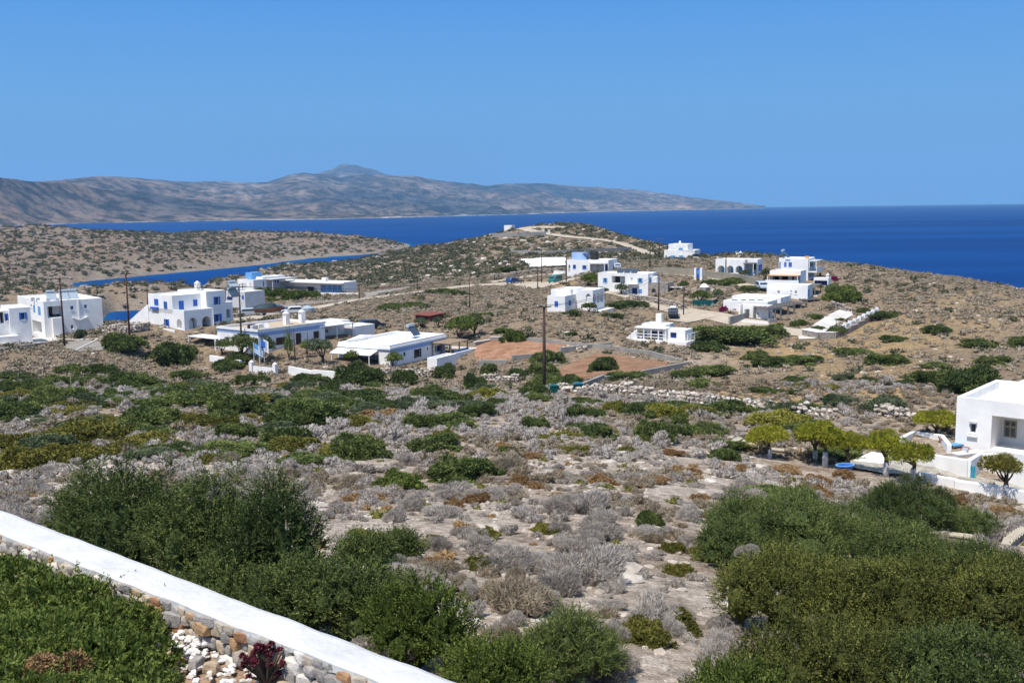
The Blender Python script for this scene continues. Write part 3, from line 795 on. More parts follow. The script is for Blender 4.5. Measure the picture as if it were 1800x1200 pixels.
    def solar(s, x, y, z, sc=1.0, panel='solar', ang=None):
        """roof water heater: panel, tank and legs"""
        m = MB(); m.add([(x-0.9*sc,y,z+0.15),(x+0.9*sc,y,z+0.15),(x+0.9*sc,y+1.2*sc,z+1.35*sc),(x-0.9*sc,y+1.2*sc,z+1.35*sc),
                         (x-0.9*sc,y+0.06,z+0.08),(x+0.9*sc,y+0.06,z+0.08),(x+0.9*sc,y+1.26*sc,z+1.28*sc),(x-0.9*sc,y+1.26*sc,z+1.28*sc)],
                        [(0,1,2,3),(7,6,5,4),(0,4,5,1),(1,5,6,2),(2,6,7,3),(3,7,4,0)])
        p = m.build('solar_heater', panel, s.root)
        t = MB(); t.tube([(x-0.75*sc,y+1.35*sc,z+1.6*sc),(x+0.75*sc,y+1.35*sc,z+1.6*sc)], 0.28*sc, 10); t.build('tank', 'panelgrey', p)
        for dx in (-0.7*sc, 0.7*sc):
            f = MB(); f.box(x+dx-0.03,x+dx+0.03,y+1.3*sc,y+1.36*sc,z-0.1,z+1.4*sc); f.build('leg', 'metal', p)
            f = MB(); f.box(x+dx-0.03,x+dx+0.03,y+0.1,y+0.16,z-0.1,z+0.2); f.build('leg', 'metal', p)
    def pergola(s, x0, x1, y0, y1, z, roof='cane', post='greywood', slats=True, name='pergola', z0=0.0, n=2):
        m = MB(); m.box(x0, x1, y0, y1, z, z+0.09)
        if slats:
            k = max(2, int((x1-x0)/0.5))
            for i in range(k): xx = x0+(i+0.5)*(x1-x0)/k; m.box(xx-0.06, xx+0.06, y0-0.15, y1+0.15, z+0.092, z+0.16)
        p = m.build(name, roof, s.root)
        for i in range(n):
            xx = x0+0.1+(x1-x0-0.2)*i/max(n-1,1)
            for yy in (y0+0.1, y1-0.1):
                q = MB(); q.box(xx-0.07, xx+0.07, yy-0.07, yy+0.07, z0-0.5, z-0.003); q.build('post', post, p)
        return p
    def chimney(s, x, y, z, w=0.5, h=1.2, m='white', cap=True):
        b = MB(); b.box(x-w/2, x+w/2, y-w/2, y+w/2, z-0.4, z+h); c = b.build('chimney', m, s.root)
        if cap:
            b = MB(); b.cyl((x, y, z+h+0.002), w*0.75, 0.12, 10); b.cyl((x, y, z+h+0.124), w*0.55, 0.3, 10, 0.08); b.build('chimney_cap', m, c)

def z1(px, w=200, h=0): return px
def ZM(ox, oy, s=6.0):
    return lambda *q: tuple((v / s + (ox if i % 2 == 0 else oy)) for i, v in enumerate(q))

# --- the long block beside the creek (two storeys, loggia)
q = ZM(0, 470)
h = House('apartment_house', 'long white two-storey house with a V-shaped ledge and two roof heaters', *q(482, 724), 168, 39)
xr = h.R(*q(1090, 600))[0]; yl = h.L(*q(190, 420))[0]; zt = h.L(*q(482, 366))[1]
h.block(0, xr, 0, yl, zt, holes=[
    ('R', 'porch', *q(502, 408, 662, 528), dict(inside=[('door', 0.0, 0.2, 0.85, 0.1), ('curtain', 0.28, 0.5, 0.95, 0.05, 'dark'), ('curtain', 0.55, 0.75, 0.95, 0.05, 'cream'), ('railing', 0.35, 0.98, 0.2, 0.02, 'dark')])),
    ('R', 'p', *q(742, 406, 775, 447), dict(frame='lightblue')), ('R', 'p', *q(887, 392, 917, 434), dict(frame='lightblue')), ('R', 'p', *q(745, 604, 777, 652), {}),
    ('L', 'dc', *q(402, 412, 428, 500), dict(col='lightblue')), ('L', 'dc', *q(352, 400, 370, 474), dict(col='lightblue')), ('L', 'porch', *q(346, 566, 440, 700), dict(inside=[('door', 0.5, 0.8, 0.85, 0, 'dark')], depth=1.5)),
    ('L', 'p', *q(322, 390, 338, 420), {})])
m = MB(); a = h.R(*q(762, 530)); b = h.R(*q(832, 556)); c = h.R(*q(920, 520))
m.add([(a[0],-0.28,a[1]+0.12),(b[0],-0.28,b[1]+0.1),(b[0],0.02,b[1]+0.1),(a[0],0.02,a[1]+0.12),(a[0],-0.28,a[1]-0.05),(b[0],-0.28,b[1]-0.1),(b[0],0.02,b[1]-0.1),(a[0],0.02,a[1]-0.05)], [(0,1,2,3),(4,7,6,5),(0,4,5,1),(3,2,6,7),(0,3,7,4)])
m.add([(b[0]+0.02,-0.28,b[1]+0.1),(c[0],-0.28,c[1]+0.1),(c[0],0.02,c[1]+0.1),(b[0]+0.02,0.02,b[1]+0.1),(b[0]+0.02,-0.28,b[1]-0.1),(c[0],-0.28,c[1]-0.12),(c[0],0.02,c[1]-0.12),(b[0]+0.02,0.02,b[1]-0.1)], [(0,1,2,3),(4,7,6,5),(0,4,5,1),(3,2,6,7),(1,5,6,2)])
h.part('ledge', 'white', m)
m = MB(); a = h.R(*q(824, 345)); m.box(a[0]-0.1, a[0]+0.1, -0.16, -0.005, b[1]+0.15, zt+0.05); h.part('drain_shaft', 'white', m)
a = h.R(*q(540, 530)); b = h.R(*q(662, 530))
m = MB(); m.box(a[0], b[0]-0.3, -0.75, -0.02, -1.5, a[1]); h.part('porch_wall', 'white', m)
for px, py in ((555, 315), (690, 338), (785, 335)):
    a = h.R(*q(px, py), 2.2); h.solar(a[0], 2.2, zt - 0.1, 0.9, 'panelgrey')
for px, dy in ((345, 5.5), (400, 4), (505, 1.0), (605, 0.8)):
    a = h.R(*q(px, 330), dy); m = MB(); m.box(a[0]-0.3, a[0]+0.3, dy-0.2, dy+0.2, zt-0.25, zt+0.4); h.part('vent_box', 'greywhite', m)
h2 = House('white_house', 'white house cut by the photo edge with one blue shuttered window and balcony', *q(118, 748), 158, 36)
xr = h2.R(*q(332, 600))[0]; zt = h2.R(*q(118, 428))[1]
h2.block(0, xr, 0, 7, zt, holes=[('R', 'w', *q(222, 476, 262, 548), {})])
za = h2.R(*q(60, 470))[1]
h2.block(-6.5, -0.02, 0.8, 6, zt - 0.4, holes=[('R', 'porch', *q(0, 470, 40, 590), dict(inside=[('door', 0.5, 0.95, 0.8, 0.1, 'brown')])), ('R', 'w', *q(60, 486, 88, 560), {})])
m = MB(); m.box(-6.5, 0.8, -1.6, -0.02, -1.5, 0.55); h2.part('terrace', 'white', m)
h2.block(-6.0, -3.2, -2.8, -0.5, h2.R(*q(20, 630), -2.8)[1], holes=[('R', 'c', *q(0, 655, 18, 735), {})], name='lower_walls')

# --- the two-storey house with two big arches
q = ZM(200, 460)
h = House('arched_house', 'two-storey white house with two dark arches and blue shutters', *q(752, 768), 160, 50)
zt = h.L(*q(742, 516))[1]; yt = h.L(*q(622, 500))[0]; yf = h.L(*q(375, 620))[0]; zT = h.L(*q(622, 358))[1]
xa = h.R(*q(1058, 640))[0]
h.block(0, xa, 0, yf, zt, par=0.7, holes=[
    ('R', 'arch', *q(792, 588, 880, 704), dict(depth=2.4, inside=[('door', 0.35, 0.8, 0.85, 0, 'navy')])), ('R', 'arch', *q(932, 574, 1024, 688), dict(depth=2.4, inside=[('door', 0.1, 0.4, 0.5, 0, 'dark')])),
    ('L', 'arch', *q(664, 604, 716, 706), dict(depth=2.0, inside=[('door', 0.2, 0.9, 0.9, 0, 'navy')])), ('L', 'w', *q(546, 606, 572, 680), {})])
xb = h.R(*q(960, 440), yt)[0]
h.block(0, xb, yt, yf, zT, z0=zt-0.7, down=0, foot=False, name='upper_walls', holes=[
    ('L', 'c', *q(430, 392, 470, 455), {}), ('L', 'c', *q(530, 420, 564, 492), {}),
    ('R', 'dc', *q(686, 412, 738, 504), {}), ('R', 'c', *q(838, 398, 880, 468), {})])
m = MB(); a = h.L(*q(403, 472)); b = h.L(*q(473, 472)); m.box(-0.35, -0.004, b[0], a[0], a[1]-0.35, a[1]); h.part('balcony_panel', 'blue', m)
yc = yt * 0.5
xw0 = h.R(*q(977, 440), yc)[0]; xw1 = h.R(*q(1182, 480), yc)[0]
h.block(max(xw0, xa+0.01) if False else xw0, xw1, yc, yf - 0.5, zT + 0.35, name='wing_walls', holes=[('R', 'w', *q(1070, 370, 1104, 452), {}), ('R', 'w', *q(1074, 552, 1110, 630), dict(sw=0.5))])
xs1 = h.R(*q(1256, 520), yc + 0.6)[0]
h.block(xw1 + 0.01, xs1, yc + 0.6, yf - 1, h.R(*q(1200, 425), yc + 0.6)[1], name='side_walls', holes=[('R', 'porch', *q(1188, 500, 1232, 590), dict(depth=1.0, inside=[('door', 0.2, 0.8, 0.9, 0, 'brown')]))])
# outside stair on the creek side: a stepped wedge
m = MB(); ys, zs = h.L(*q(372, 500)); ye = h.L(*q(130, 690))[0]; n = 12
for i in range(n):
    a0 = yf + (ye - yf) * i / n; a1 = yf + (ye - yf) * (i + 1) / n
    m.box(-0.1, 1.6, min(a0, a1), max(a0, a1) - 0.002, -1.5, zt * (1 - (i + 0.5) / n) + 0.5)
h.part('stair', 'white', m)
m = MB(); a = h.L(*q(500, 720), -1.4); b = h.L(*q(640, 720), -1.4); m.box(-1.4, -1.15, b[0], ye, -1.6, h.L(*q(500, 702), -1.4)[1]); h.part('garden_parapet', 'white', m)
a = h.R(*q(885, 320), yf * 0.75); h.chimney(a[0], yf * 0.75, zT, 0.7, 1.3, 'cream', True)
a = h.R(*q(1235, 300), yf); h.solar(a[0], yf - 1.6, h.R(*q(1200, 425), yc + 0.6)[1], 1.0)
m = MB(); xx = h.R(*q(1048, 600), -0.02)[0]; m.tube([(xx, -0.09, -0.5), (xx, -0.09, zt - 0.3)], 0.08, 6); h.part('drain_pipe', 'white', m)

# --- the low house with the pale blue band
q = ZM(300, 500)
h = House('banded_house', 'low white house with a pale blue roof band and brown shutters', *q(930, 730), 145, 52.5)
zt = h.R(*q(920, 480))[1]; xr = h.R(*q(1625, 450))[0]; yl = h.L(*q(492, 500))[0]
BH = dict(frame='brown', col='brown')
h.block(0, xr, 0, yl, zt, roof='tanroof', par=0.35, pt=0.35, holes=[
    ('R', 'c', *q(1112, 556, 1212, 632), BH), ('R', 'd', *q(1320, 512, 1380, 640), dict(col='brown')), ('R', 'c', *q(1508, 492, 1560, 566), BH),
    ('L', 'arch', *q(560, 548, 622, 650), dict(depth=0.5, inside=[('door', 0.05, 0.95, 0.9, 0, 'navy')]))])
zb0 = h.R(*q(950, 546))[1]; zb1 = h.R(*q(950, 506))[1]
m = MB(); m.box(0.0, xr, -0.04, -0.004, zb0, zb1); m.box(-0.04, -0.004, -0.04, yl, zb1 - 0.3, zb1); h.part('painted_band', 'paleblue', m)
m = MB(); m.box(-0.16, xr + 0.1, -0.16, -0.05, zb1 + 0.12, zt + 0.06); m.box(-0.16, -0.05, -0.05, yl, zb1 + 0.12, zt + 0.06); h.part('cornice', 'white', m)
for px, dy in ((1220, 4.6), (1385, 4.4)):
    a = h.R(*q(px, 400), dy); h.chimney(a[0], dy, zt - 0.2, 0.75, 1.5)
m = MB(); a = h.R(*q(990, 455), 1.6)
m.cyl((0, 0, 0), 0.02, 0.1, 14, 0.42); dish = m.build('satellite_dish', 'white', h.root, loc=(a[0], 1.2, zt + 0.35)); dish.rotation_euler = (R(70), 0, R(-20))
m = MB(); m.box(-0.02, 0.02, -0.02, 0.02, -0.8, 0); m.build('bracket', 'metal', h.root, loc=(a[0], 1.25, zt + 0.3))
for px, dy, mt in ((850, 5.0, 'dark'), (945, 4.6, 'white'), (880, 3.6, 'greywhite')):
    a = h.R(*q(px, 420), dy); m = MB(); m.box(a[0]-0.5, a[0]+0.5, dy-0.3, dy+0.3, zt-0.35, zt+0.25); h.part('roof_box', mt, m)
# its white pergola wing and the bright annex behind
a = h.R(*q(1570, 560)); xe = h.R(*q(1800, 560))[0]
h.pergola(a[0], xe + 2.5, -0.2, 3.0, h.R(*q(1600, 450))[1], 'white', 'white', True, n=3)
h.block(xr + 0.05, xr + 7.5, 2.4, 7.0, zt - 0.55, name='annex_walls', holes=[('R', 'p', *q(1630, 470, 1665, 510), dict(frame='white'))])
h.block(xe + 3.0, xe + 7.5, 0.2, 4.2, zt - 1.4, name='annex_walls')
hb = h
# the little white pergola hut on the other side
a = h.G(*q(262, 700)); ang = 0
yh0 = h.L(*q(470, 640), -0.6)[0]; yh1 = h.L(*q(182, 640), -0.6)[0]
zr = h.L(*q(300, 560), -0.6)[1]
p = h.pergola(-0.6, 2.2, yh0, yh1, zr, 'white', 'white', False, name='pergola')
m = MB(); m.box(2.2, 2.35, yh0, yh1, -1.2, zr - 0.02); m.build('back_wall', 'white', p)
m = MB()
for i in range(5): zz = zr - 0.35 - i * 0.42; m.box(-0.75, 1.5, yh0 - 0.35, yh0 - 0.1, zz, zz + 0.16)
m.build('louvre_screen', 'white', p)

# --- white house with the awning
q = ZM(560, 500)
h = House('awning_house', 'bright white flat-roofed house with a white awning and cane pergola', *q(757, 884), 138, 61.5)
zt = h.R(*q(755, 640))[1]; xr = h.R(*q(1335, 600))[0]; yl = h.L(*q(206, 700))[0]
h.block(0, xr, 0, yl, zt, par=0.3, pt=0.45, holes=[
    ('R', 'dc', *q(806, 728, 850, 800), dict(col='lightblue')), ('R', 'p', *q(895, 712, 915, 752), dict(frame='dark')), ('R', 'w', *q(1024, 680, 1064, 766), dict(col='brown', frame='brown', sw=0.4)),
    ('R', 'p', *q(1144, 660, 1157, 690), dict(frame='dark')), ('R', 'porch', *q(1225, 640, 1325, 705), dict(depth=0.6, inside=[('door', 0.1, 0.4, 0.95, 0, 'navy'), ('door', 0.6, 0.95, 0.95, 0, 'navy')])),
    ('L', 'porch', *q(262, 730, 630, 880), dict(depth=2.2, inside=[('door', 0.35, 0.6, 0.95, 0, 'greywhite'), ('window', 0.1, 0.3, 0.85, 0.3, 'panelgrey')]))])
zb0 = h.R(*q(770, 728))[1]; zb1 = h.R(*q(770, 688))[1]
m = MB(); m.box(0, xr, -0.04, -0.004, zb0, zb1); m.box(-0.04, -0.004, -0.04, yl, zb1 - 0.16, zb1); h.part('painted_band', 'paleblue', m)
m = MB(); m.box(-0.2, xr + 0.1, -0.2, -0.05, zb1 + 0.05, zb1 + 0.32); m.box(-0.2, -0.05, -0.05, yl, zb1 + 0.05, zb1 + 0.32); h.part('cornice', 'white', m)
a0 = h.L(*q(632, 700))[0]; zc = h.L(*q(632, 700))[1]
m = MB(); m.add([(-0.01,a0,zc+0.15),(-0.01,yl,zc+0.15),(-1.9,yl,zc-0.35),(-1.9,a0,zc-0.35),(-0.01,a0,zc+0.05),(-0.01,yl,zc+0.05),(-1.9,yl,zc-0.45),(-1.9,a0,zc-0.45)], [(0,1,2,3),(7,6,5,4),(0,4,5,1),(1,5,6,2),(2,6,7,3),(3,7,4,0)])
aw = h.part('awning', 'white', m)
for yy in (a0 + 0.3, yl - 0.3):
    m = MB(); m.box(-1.85, -1.75, yy-0.05, yy+0.05, -1.5, zc-0.46); m.build('post', 'white', aw)
a = h.R(*q(985, 560), 3.2); h.solar(a[0], 2.2, zt, 0.95)
m = MB(); a = h.L(*q(830, 480), 0); xk = 5.5; m.tube([(2, yl-0.2, zt-0.05), (5, yl-0.2, zt-0.02), (8, yl-0.2, zt-0.05)], [0.15, 0.5, 0.15], 10); h.part('parapet_bump', 'white', m)
a0 = h.R(*q(1180, 600), -0.1)[0]; a1 = h.R(*q(1530, 620), -2.6)[0]
h.pergola(a0 + 0.3, a1, -3.4, -0.1, h.R(*q(1200, 598), -0.2)[1] - 0.25, 'cane', 'greywood', True, n=3)
xt1 = h.R(*q(1655, 760), -3.6)[0]
m = MB(); m.box(a0 + 0.4, xt1, -4.0, -3.75, -2.2, 0.95); m.box(xt1 - 0.25, xt1, -3.745, 2.0, -2.2, 0.95); m.box(a0 + 0.4, xt1 - 0.3, -3.745, -0.05, -2.2, 0.25); h.part('terrace', 'white', m)
m = MB(); m.box(a0 + 1.5, a0 + 5.5, -3.2, -3.1, 0.3, 1.15); h.part('terrace_screen', 'lightblue', m)
xs0 = h.R(*q(1050, 800), -2.2)[0]
h.block(xs0 - 0.5, xs0 + 4.5, -5.6, -4.02, h.R(*q(1200, 790), -5.6)[1], name='store_walls', holes=[('R', 'porch', *q(1106, 812, 1158, 862), dict(depth=0.6, inside=[]))])
# low terrace wall in front of it
h = hb

# --- house with three arches on the plain
q = ZM(860, 380)
h = House('plain_house', 'white house with a small annex and arched porch standing alone on the plain', *q(1092, 1000), 178, 65)
zt = h.R(*q(1090, 782))[1]; xr = h.R(*q(1216, 880))[0]
xa, ya = h.G(*q(800, 1024))
xe, ye = h.G(*q(612, 1000))
yb = h.L(*q(880, 900))[0]
h.block(0, xr, 0, yb, zt, holes=[
    ('L', 'arch', *q(1020, 818, 1068, 912), dict(depth=0.5, inside=[('door', 0.05, 0.95, 0.95, 0, 'lightblue')])),
    ('R', 'arch', *q(1096, 815, 1124, 915), dict(depth=1.6, inside=[('door', 0.05, 0.95, 0.95, 0, 'blue')])), ('R', 'arch', *q(1136, 806, 1164, 908), dict(depth=1.6, inside=[('door', 0.0, 0.4, 0.5, 0, 'lightblue')])), ('R', 'arch', *q(1172, 798, 1202, 900), dict(depth=1.6, inside=[('door', 0.0, 0.4, 0.5, 0, 'lightblue')]))])
za = h.L(*q(800, 842), xa)[1]
yae = h.L(*q(612, 930), xa)[0]
h.block(xa, -0.02, ya, yae, za, name='annex_walls', holes=[('L', 'c', *q(690, 896, 726, 950), {}), ('R', 'c', *q(838, 886, 860, 940), {}), ('R', 'p', *q(885, 866, 900, 896), {})])
h.block(-1.0, xr - 0.5, yb + 0.02, yae + 1.0, zt + 0.1, name='rear_walls')
m = MB(); m.box(-0.3, xr + 0.5, -1.6, -0.05, -1.6, 0.05); h.part('terrace', 'cream', m)

# --- two-storey house with stone annex
h = House('two_storey_house', 'white two-storey house with a terrace loggia and stone annex', *q(1676, 858), 215, 62)
zt = h.L(*q(1676, 605))[1]; yl = h.L(*q(1146, 680))[0]
h.block(0, 5.5, 0, yl, zt, holes=[
    ('L', 'w', *q(1212, 652, 1234, 702), dict(col='lightblue')), ('L', 'porch', *q(1292, 632, 1432, 706), dict(depth=1.8, inside=[('shutter', 0.0, 0.18, 0.9, 0, 'lightblue'), ('louvre', 0.2, 0.5, 0.85, 0, 'greywhite'), ('door', 0.6, 0.95, 0.9, 0, 'dark')])),
    ('L', 'p', *q(1494, 648, 1512, 674), {}), ('L', 'w', *q(1578, 654, 1604, 704), dict(col='lightblue')),
    ('L', 'dc', *q(1508, 756, 1560, 850), dict(col='navy')), ('L', 'c', *q(1580, 768, 1612, 808), dict(col='lightblue')), ('R', 'c', *q(1690, 650, 1710, 700), dict(col='blue'))])
m = MB(); a = h.L(*q(1500, 560), 2.5)
for k in range(3):
    y0 = a[0] - 1.6 + k * 1.6; m = MB(); m.add([(1.6,y0,zt+0.05),(1.6,y0+1.4,zt+0.05),(2.8,y0+1.4,zt+0.75),(2.8,y0,zt+0.75),(1.7,y0,zt-0.1),(1.7,y0+1.4,zt-0.1),(2.9,y0+1.4,zt+0.65),(2.9,y0,zt+0.65)], [(0,1,2,3),(7,6,5,4),(0,4,5,1),(1,5,6,2),(2,6,7,3),(3,7,4,0)]); h.part('solar_panel', 'solar', m)
m = MB(); a = h.L(*q(1500, 710), -0.4); b = h.L(*q(1560, 745), -0.4); m.box(-1.0, -0.02, a[0]-1.5, a[0]+1.0, a[1]-0.12, a[1]); h.part('door_canopy', 'white', m)
mat('rubblestone', (0.30, 0.26, 0.225), 0.95, 0.1, var=0.4, scale=2.4, bump=0.9, bscale=3)
xs = h.R(*q(1795, 800), -1.5)[0]
h.block(0.3, 4.2, -4.2, -0.02, h.L(*q(1740, 700), 0.3)[1], m='rubblestone', roof='greywhite', name='stone_annex', holes=[('L', 'arch', *q(1712, 762, 1756, 806), dict(depth=0.6, inside=[]))])
h.block(0.8, 3.0, -1.6, -0.03, zt - 0.7, z0=zt - 3.0, down=0, foot=False, name='stair_tower', holes=[('L', 'c', *q(1698, 640, 1712, 700), {})])
# carport
q7 = ZM(1120, 400)
y0 = h.L(*q7(450, 650), 1.5)[0]; y1 = h.L(*q7(246, 650), 1.5)[0]
p = h.pergola(1.0, 5.0, min(y0, -7.5), -4.3, h.L(*q7(300, 632), 1.0)[1], 'greywhite', 'dark', False, name='carport')

# --- house with awning slats and blue roof shed
h = House('slatted_house', 'low white house with a striped slat awning and blue tank shed on top', *q(1257, 598), 245, 66)
zt = h.L(*q(1257, 462))[1]; yl = h.L(*q(820, 530))[0]
h.block(0, 7, 0, yl, zt, holes=[('L', 'arch', *q(836, 512, 856, 592), dict(depth=0.4, inside=[('door', 0.05, 0.95, 0.95, 0, 'greywhite')])), ('L', 'w', *q(890, 512, 906, 556), {}), ('L', 'w', *q(993, 518, 1014, 560), {}),
    ('L', 'porch', *q(1062, 505, 1250, 590), dict(depth=1.6, inside=[('door', 0.05, 0.25, 0.95, 0), ('door', 0.6, 0.75, 0.95, 0, 'greywhite')]))])
m = MB(); a = h.L(*q(1250, 492), 0); b = h.L(*q(1050, 492), 0)
for k in range(7):
    y0 = a[0] + (b[0] - a[0]) * k / 7; m.box(-1.9, 0.02, y0 + 0.05, y0 + (b[0]-a[0])/7*0.55, a[1] - 0.1, a[1] + 0.02)
aw = h.part('slat_awning', 'white', m)
for yy in (a[0] + 0.2, b[0] - 0.2): m = MB(); m.box(-1.85, -1.7, yy-0.08, yy+0.08, -0.5, a[1]-0.11); m.build('post', 'white', aw)
ya, yb_ = h.L(*q(1028, 440), 5.0)[0], h.L(*q(876, 440), 5.0)[0]
m = MB(); m.box(4.5, 6.8, ya, yb_, zt - 0.2, h.L(*q(950, 384), 4.5)[1]); h.part('roof_shed', 'paleblue', m)
ya, yb_ = h.L(*q(1126, 440), 5.0)[0], h.L(*q(1066, 440), 5.0)[0]
m = MB(); m.box(5.0, 6.5, ya, yb_, zt - 0.2, h.L(*q(1095, 378), 5)[1]); h.part('roof_tank', 'dark', m)
a = h.L(*q(1050, 440), 2.5); h.solar(2.6, a[0], zt - 0.05, 1.0)

# --- hilltop block
h = House('hilltop_block', 'small square white block alone on the summit of the hill', *q(236, 160), 498, 60, 'building')
zt = h.L(*q(236, 96))[1]
h.block(0, h.R(*q(271, 130))[0], 0, h.L(*q(156, 130))[0], zt, par=0.1, down=3, holes=[('R', 'porch', *q(242, 118, 264, 152), dict(depth=0.5, inside=[('door', 0.1, 0.9, 0.9, 0, 'khaki')]))])

# --- stepped house on the shoulder of the hill
h = House('stepped_house', 'stepped white house with small blue windows below the hill track', *q7(606, 346), 335, 66)
zt = h.L(*q7(606, 238))[1]; yl = h.L(*q7(284, 290))[0]
BL = dict(col='lightblue', sw=0.4)
h.block(0, 7.5, 0, yl, zt, down=3, holes=[('L', 'c', *q7(354, 294, 402, 324), dict(col='lightblue')), ('L', 'c', *q7(440, 294, 488, 324), dict(col='lightblue')), ('L', 'arch', *q7(297, 292, 315, 340), dict(depth=0.6, inside=[])), ('L', 'arch', *q7(528, 290, 574, 322), dict(depth=1.0, inside=[('door', 0.1, 0.9, 0.8, 0, 'khaki')]))])
ya = h.L(*q7(534, 210), 0.6)[0]; yb_ = h.L(*q7(330, 210), 0.6)[0]
h.block(0.6, 7.2, ya, yb_, h.L(*q7(534, 174), 0.6)[1], z0=zt - 0.25, down=0, foot=False, name='upper_walls', holes=[('L', 'c', *q7(440, 214, 480, 244), dict(col='lightblue'))])
h.chimney(3, (ya + yb_) / 2, h.L(*q7(534, 174), 0.6)[1], 0.6, 0.6)
h.block(0.5, 1.2, yl + 0.05, h.L(*q7(10, 350), 0.5)[0], h.L(*q7(150, 322), 0.5)[1], par=0.05, name='courtyard_wall', holes=[('L', 'porch', *q7(58, 336, 84, 376), dict(depth=0.2, inside=[])), ('L', 'p', *q7(150, 340, 166, 358), {})])

# --- long arcaded house at the edge of the slope
h = House('arcade_house', 'white single-storey house with a row of three big arches', *q7(1242, 520), 228, 60)
zt = h.L(*q7(1240, 338))[1]; yl = h.L(*q7(826, 440))[0]; xr = h.R(*q7(1322, 450))[0]; yp = h.L(*q7(1136, 430))[0]
ARC = lambda a, b: dict(depth=2.0, inside=[('door', a, b, 0.85, 0, 'lightblue')])
h.block(0, xr, yp, yl, zt, holes=[('L', 'arch', *q7(848, 400, 922, 490), ARC(0.3, 0.8)), ('L', 'arch', *q7(944, 402, 1016, 482), ARC(0.2, 0.75)), ('L', 'arch', *q7(1038, 402, 1112, 476), ARC(0.3, 0.9))])
h.block(1.8, xr, 0, yp - 0.02, zt, name='side_walls', holes=[('L', 'arch', *q7(1205, 386, 1262, 445), dict(depth=1.0, inside=[('door', 0.2, 0.8, 0.8, 0, 'dark')])), ('R', 'c', *q7(1280, 392, 1292, 460), {}), ('R', 'c', *q7(1299, 386, 1312, 456), {})])
h.pergola(-0.8, 1.8, 0.1, yp + 0.2, zt - 0.9, 'greywood', 'white', True, n=2)
m = MB(); m.box(-1.0, -0.7, -0.2, yp, -1.5, 0.7); h.part('terrace_wall', 'white', m)
m = MB(); m.box(-1.05, -1.01, 0.1, yp*0.5, 0.1, 1.1); h.part('balustrade', 'lightblue', m)
h = House('white_hut', 'low white hut showing behind the roof of the arcaded house', *q7(1106, 312), 300, 62, 'building')
h.block(0, 5, 0, h.L(*q7(990, 290))[0], h.L(*q7(1100, 278))[1], down=2, par=0.1)
m = MB(); m.box(-0.5, 4, -8, -0.05, -1.5, 0.35); h.part('yard_wall', 'white', m)
h.chimney(2, 1.0, h.L(*q7(1100, 278))[1], 0.6, 0.3)

# --- white gateway with blue door
q = q7
h = House('gateway', 'white gateway with a blue door standing in the roadside wall', *q7(684, 506), 218, 62, 'gate')
yl = h.L(*q7(600, 470))[0]; zt = h.L(*q7(684, 428))[1]; ya, yb_ = h.L(*q7(660, 470))[0], h.L(*q7(622, 470))[0]
m = MB(); m.box(0, 0.7, 0, ya, -1, zt); m.box(0, 0.7, yb_, yl, -1, zt); h.part('pillar', 'white', m)
m = MB(); m.box(0.25, 0.35, ya + 0.003, yb_ - 0.003, -0.3, zt * 0.92); dr = h.part('door', 'blue', m)
m = MB(); m.box(0.2, 0.248, ya + 0.2, yb_ - 0.2, 0.3, zt * 0.7); m.build('door_panel', 'lightblue', dr)

# --- terraced complex on the slope
q = ZM(1280, 420)
h = House('tower_house', 'tallest white house of the stepped complex with a blue pergola side', *q(840, 412), 206, 62)
zt = h.L(*q(840, 206))[1]; yl = h.L(*q(534, 280))[0]; xr = h.R(*q(912, 300))[0]
h.block(0, xr, 0, yl, zt, holes=[('L', 'c', *q(592, 244, 614, 290), {}), ('L', 'c', *q(638, 246, 672, 290), {}), ('L', 'porch', *q(604, 216, 654, 234), dict(depth=0.1, inside=[('vent', 0, 1, 1, 0, 'lightblue')])), ('L', 'dc', *q(540, 240, 552, 316), {}),
    ('R', 'porch', *q(846, 236, 900, 290), dict(depth=1.2, inside=[('door', 0.1, 0.6, 0.95, 0, 'navy')])), ('R', 'porch', *q(846, 345, 900, 400), dict(depth=1.2, inside=[('door', 0.1, 0.7, 0.95, 0)]))])
h.pergola(0.2, xr - 0.1, -1.6, -0.05, h.R(*q(870, 232))[1], 'greywhite', 'white', True, z0=2.6)
m = MB(); m.box(0.1, xr, -1.7, -0.05, h.R(*q(870, 345))[1], h.R(*q(870, 345))[1] + 0.2); m.box(0.1, xr, -1.7, -1.6, h.R(*q(870, 345))[1] + 0.2, h.R(*q(870, 345))[1] + 1.0); h.part('balcony', 'white', m)
a = h.L(*q(650, 190), 3); h.solar(2.4, a[0], zt - 0.05, 0.95)
m = MB(); m.box(2.5, 2.9, 0.4, 1.2, zt - 0.2, zt + 0.35); h.part('roof_box', 'orange', m)
h = House('pergola_house', 'white terrace house under an orange cane roof in the stepped complex', *q(762, 470), 197, 62)
zt = h.L(*q(762, 338))[1]; yl = h.L(*q(438, 400))[0]
h.block(0, 5, 0, yl, zt, roof='cream', holes=[('L', 'porch', *q(470, 392, 540, 440), dict(depth=1.2, inside=[('door', 0.3, 0.9, 0.9, 0, 'dark')])), ('L', 'porch', *q(556, 392, 632, 440), dict(depth=1.2, inside=[('door', 0.05, 0.95, 0.9, 0, 'dark')])), ('L', 'dc', *q(676, 394, 694, 440), dict(col='brown')), ('L', 'c', *q(726, 402, 752, 432), {})])
h.pergola(-2.2, -0.02, 0, yl, h.L(*q(700, 385))[1], 'orange', 'cream', False, n=2, z0=0)
m = MB(); m.box(-2.6, -2.3, -0.2, yl + 0.2, -1.5, 0.75); h.part('terrace_wall', 'white', m)
h = House('terrace_house', 'broad white house with three small windows midway down the complex', *q(836, 650), 186, 62)
zt = h.L(*q(836, 488))[1]; yl = h.L(*q(406, 580))[0]; xr = h.R(*q(890, 560))[0]
LB = dict(frame='white', glass='solar')
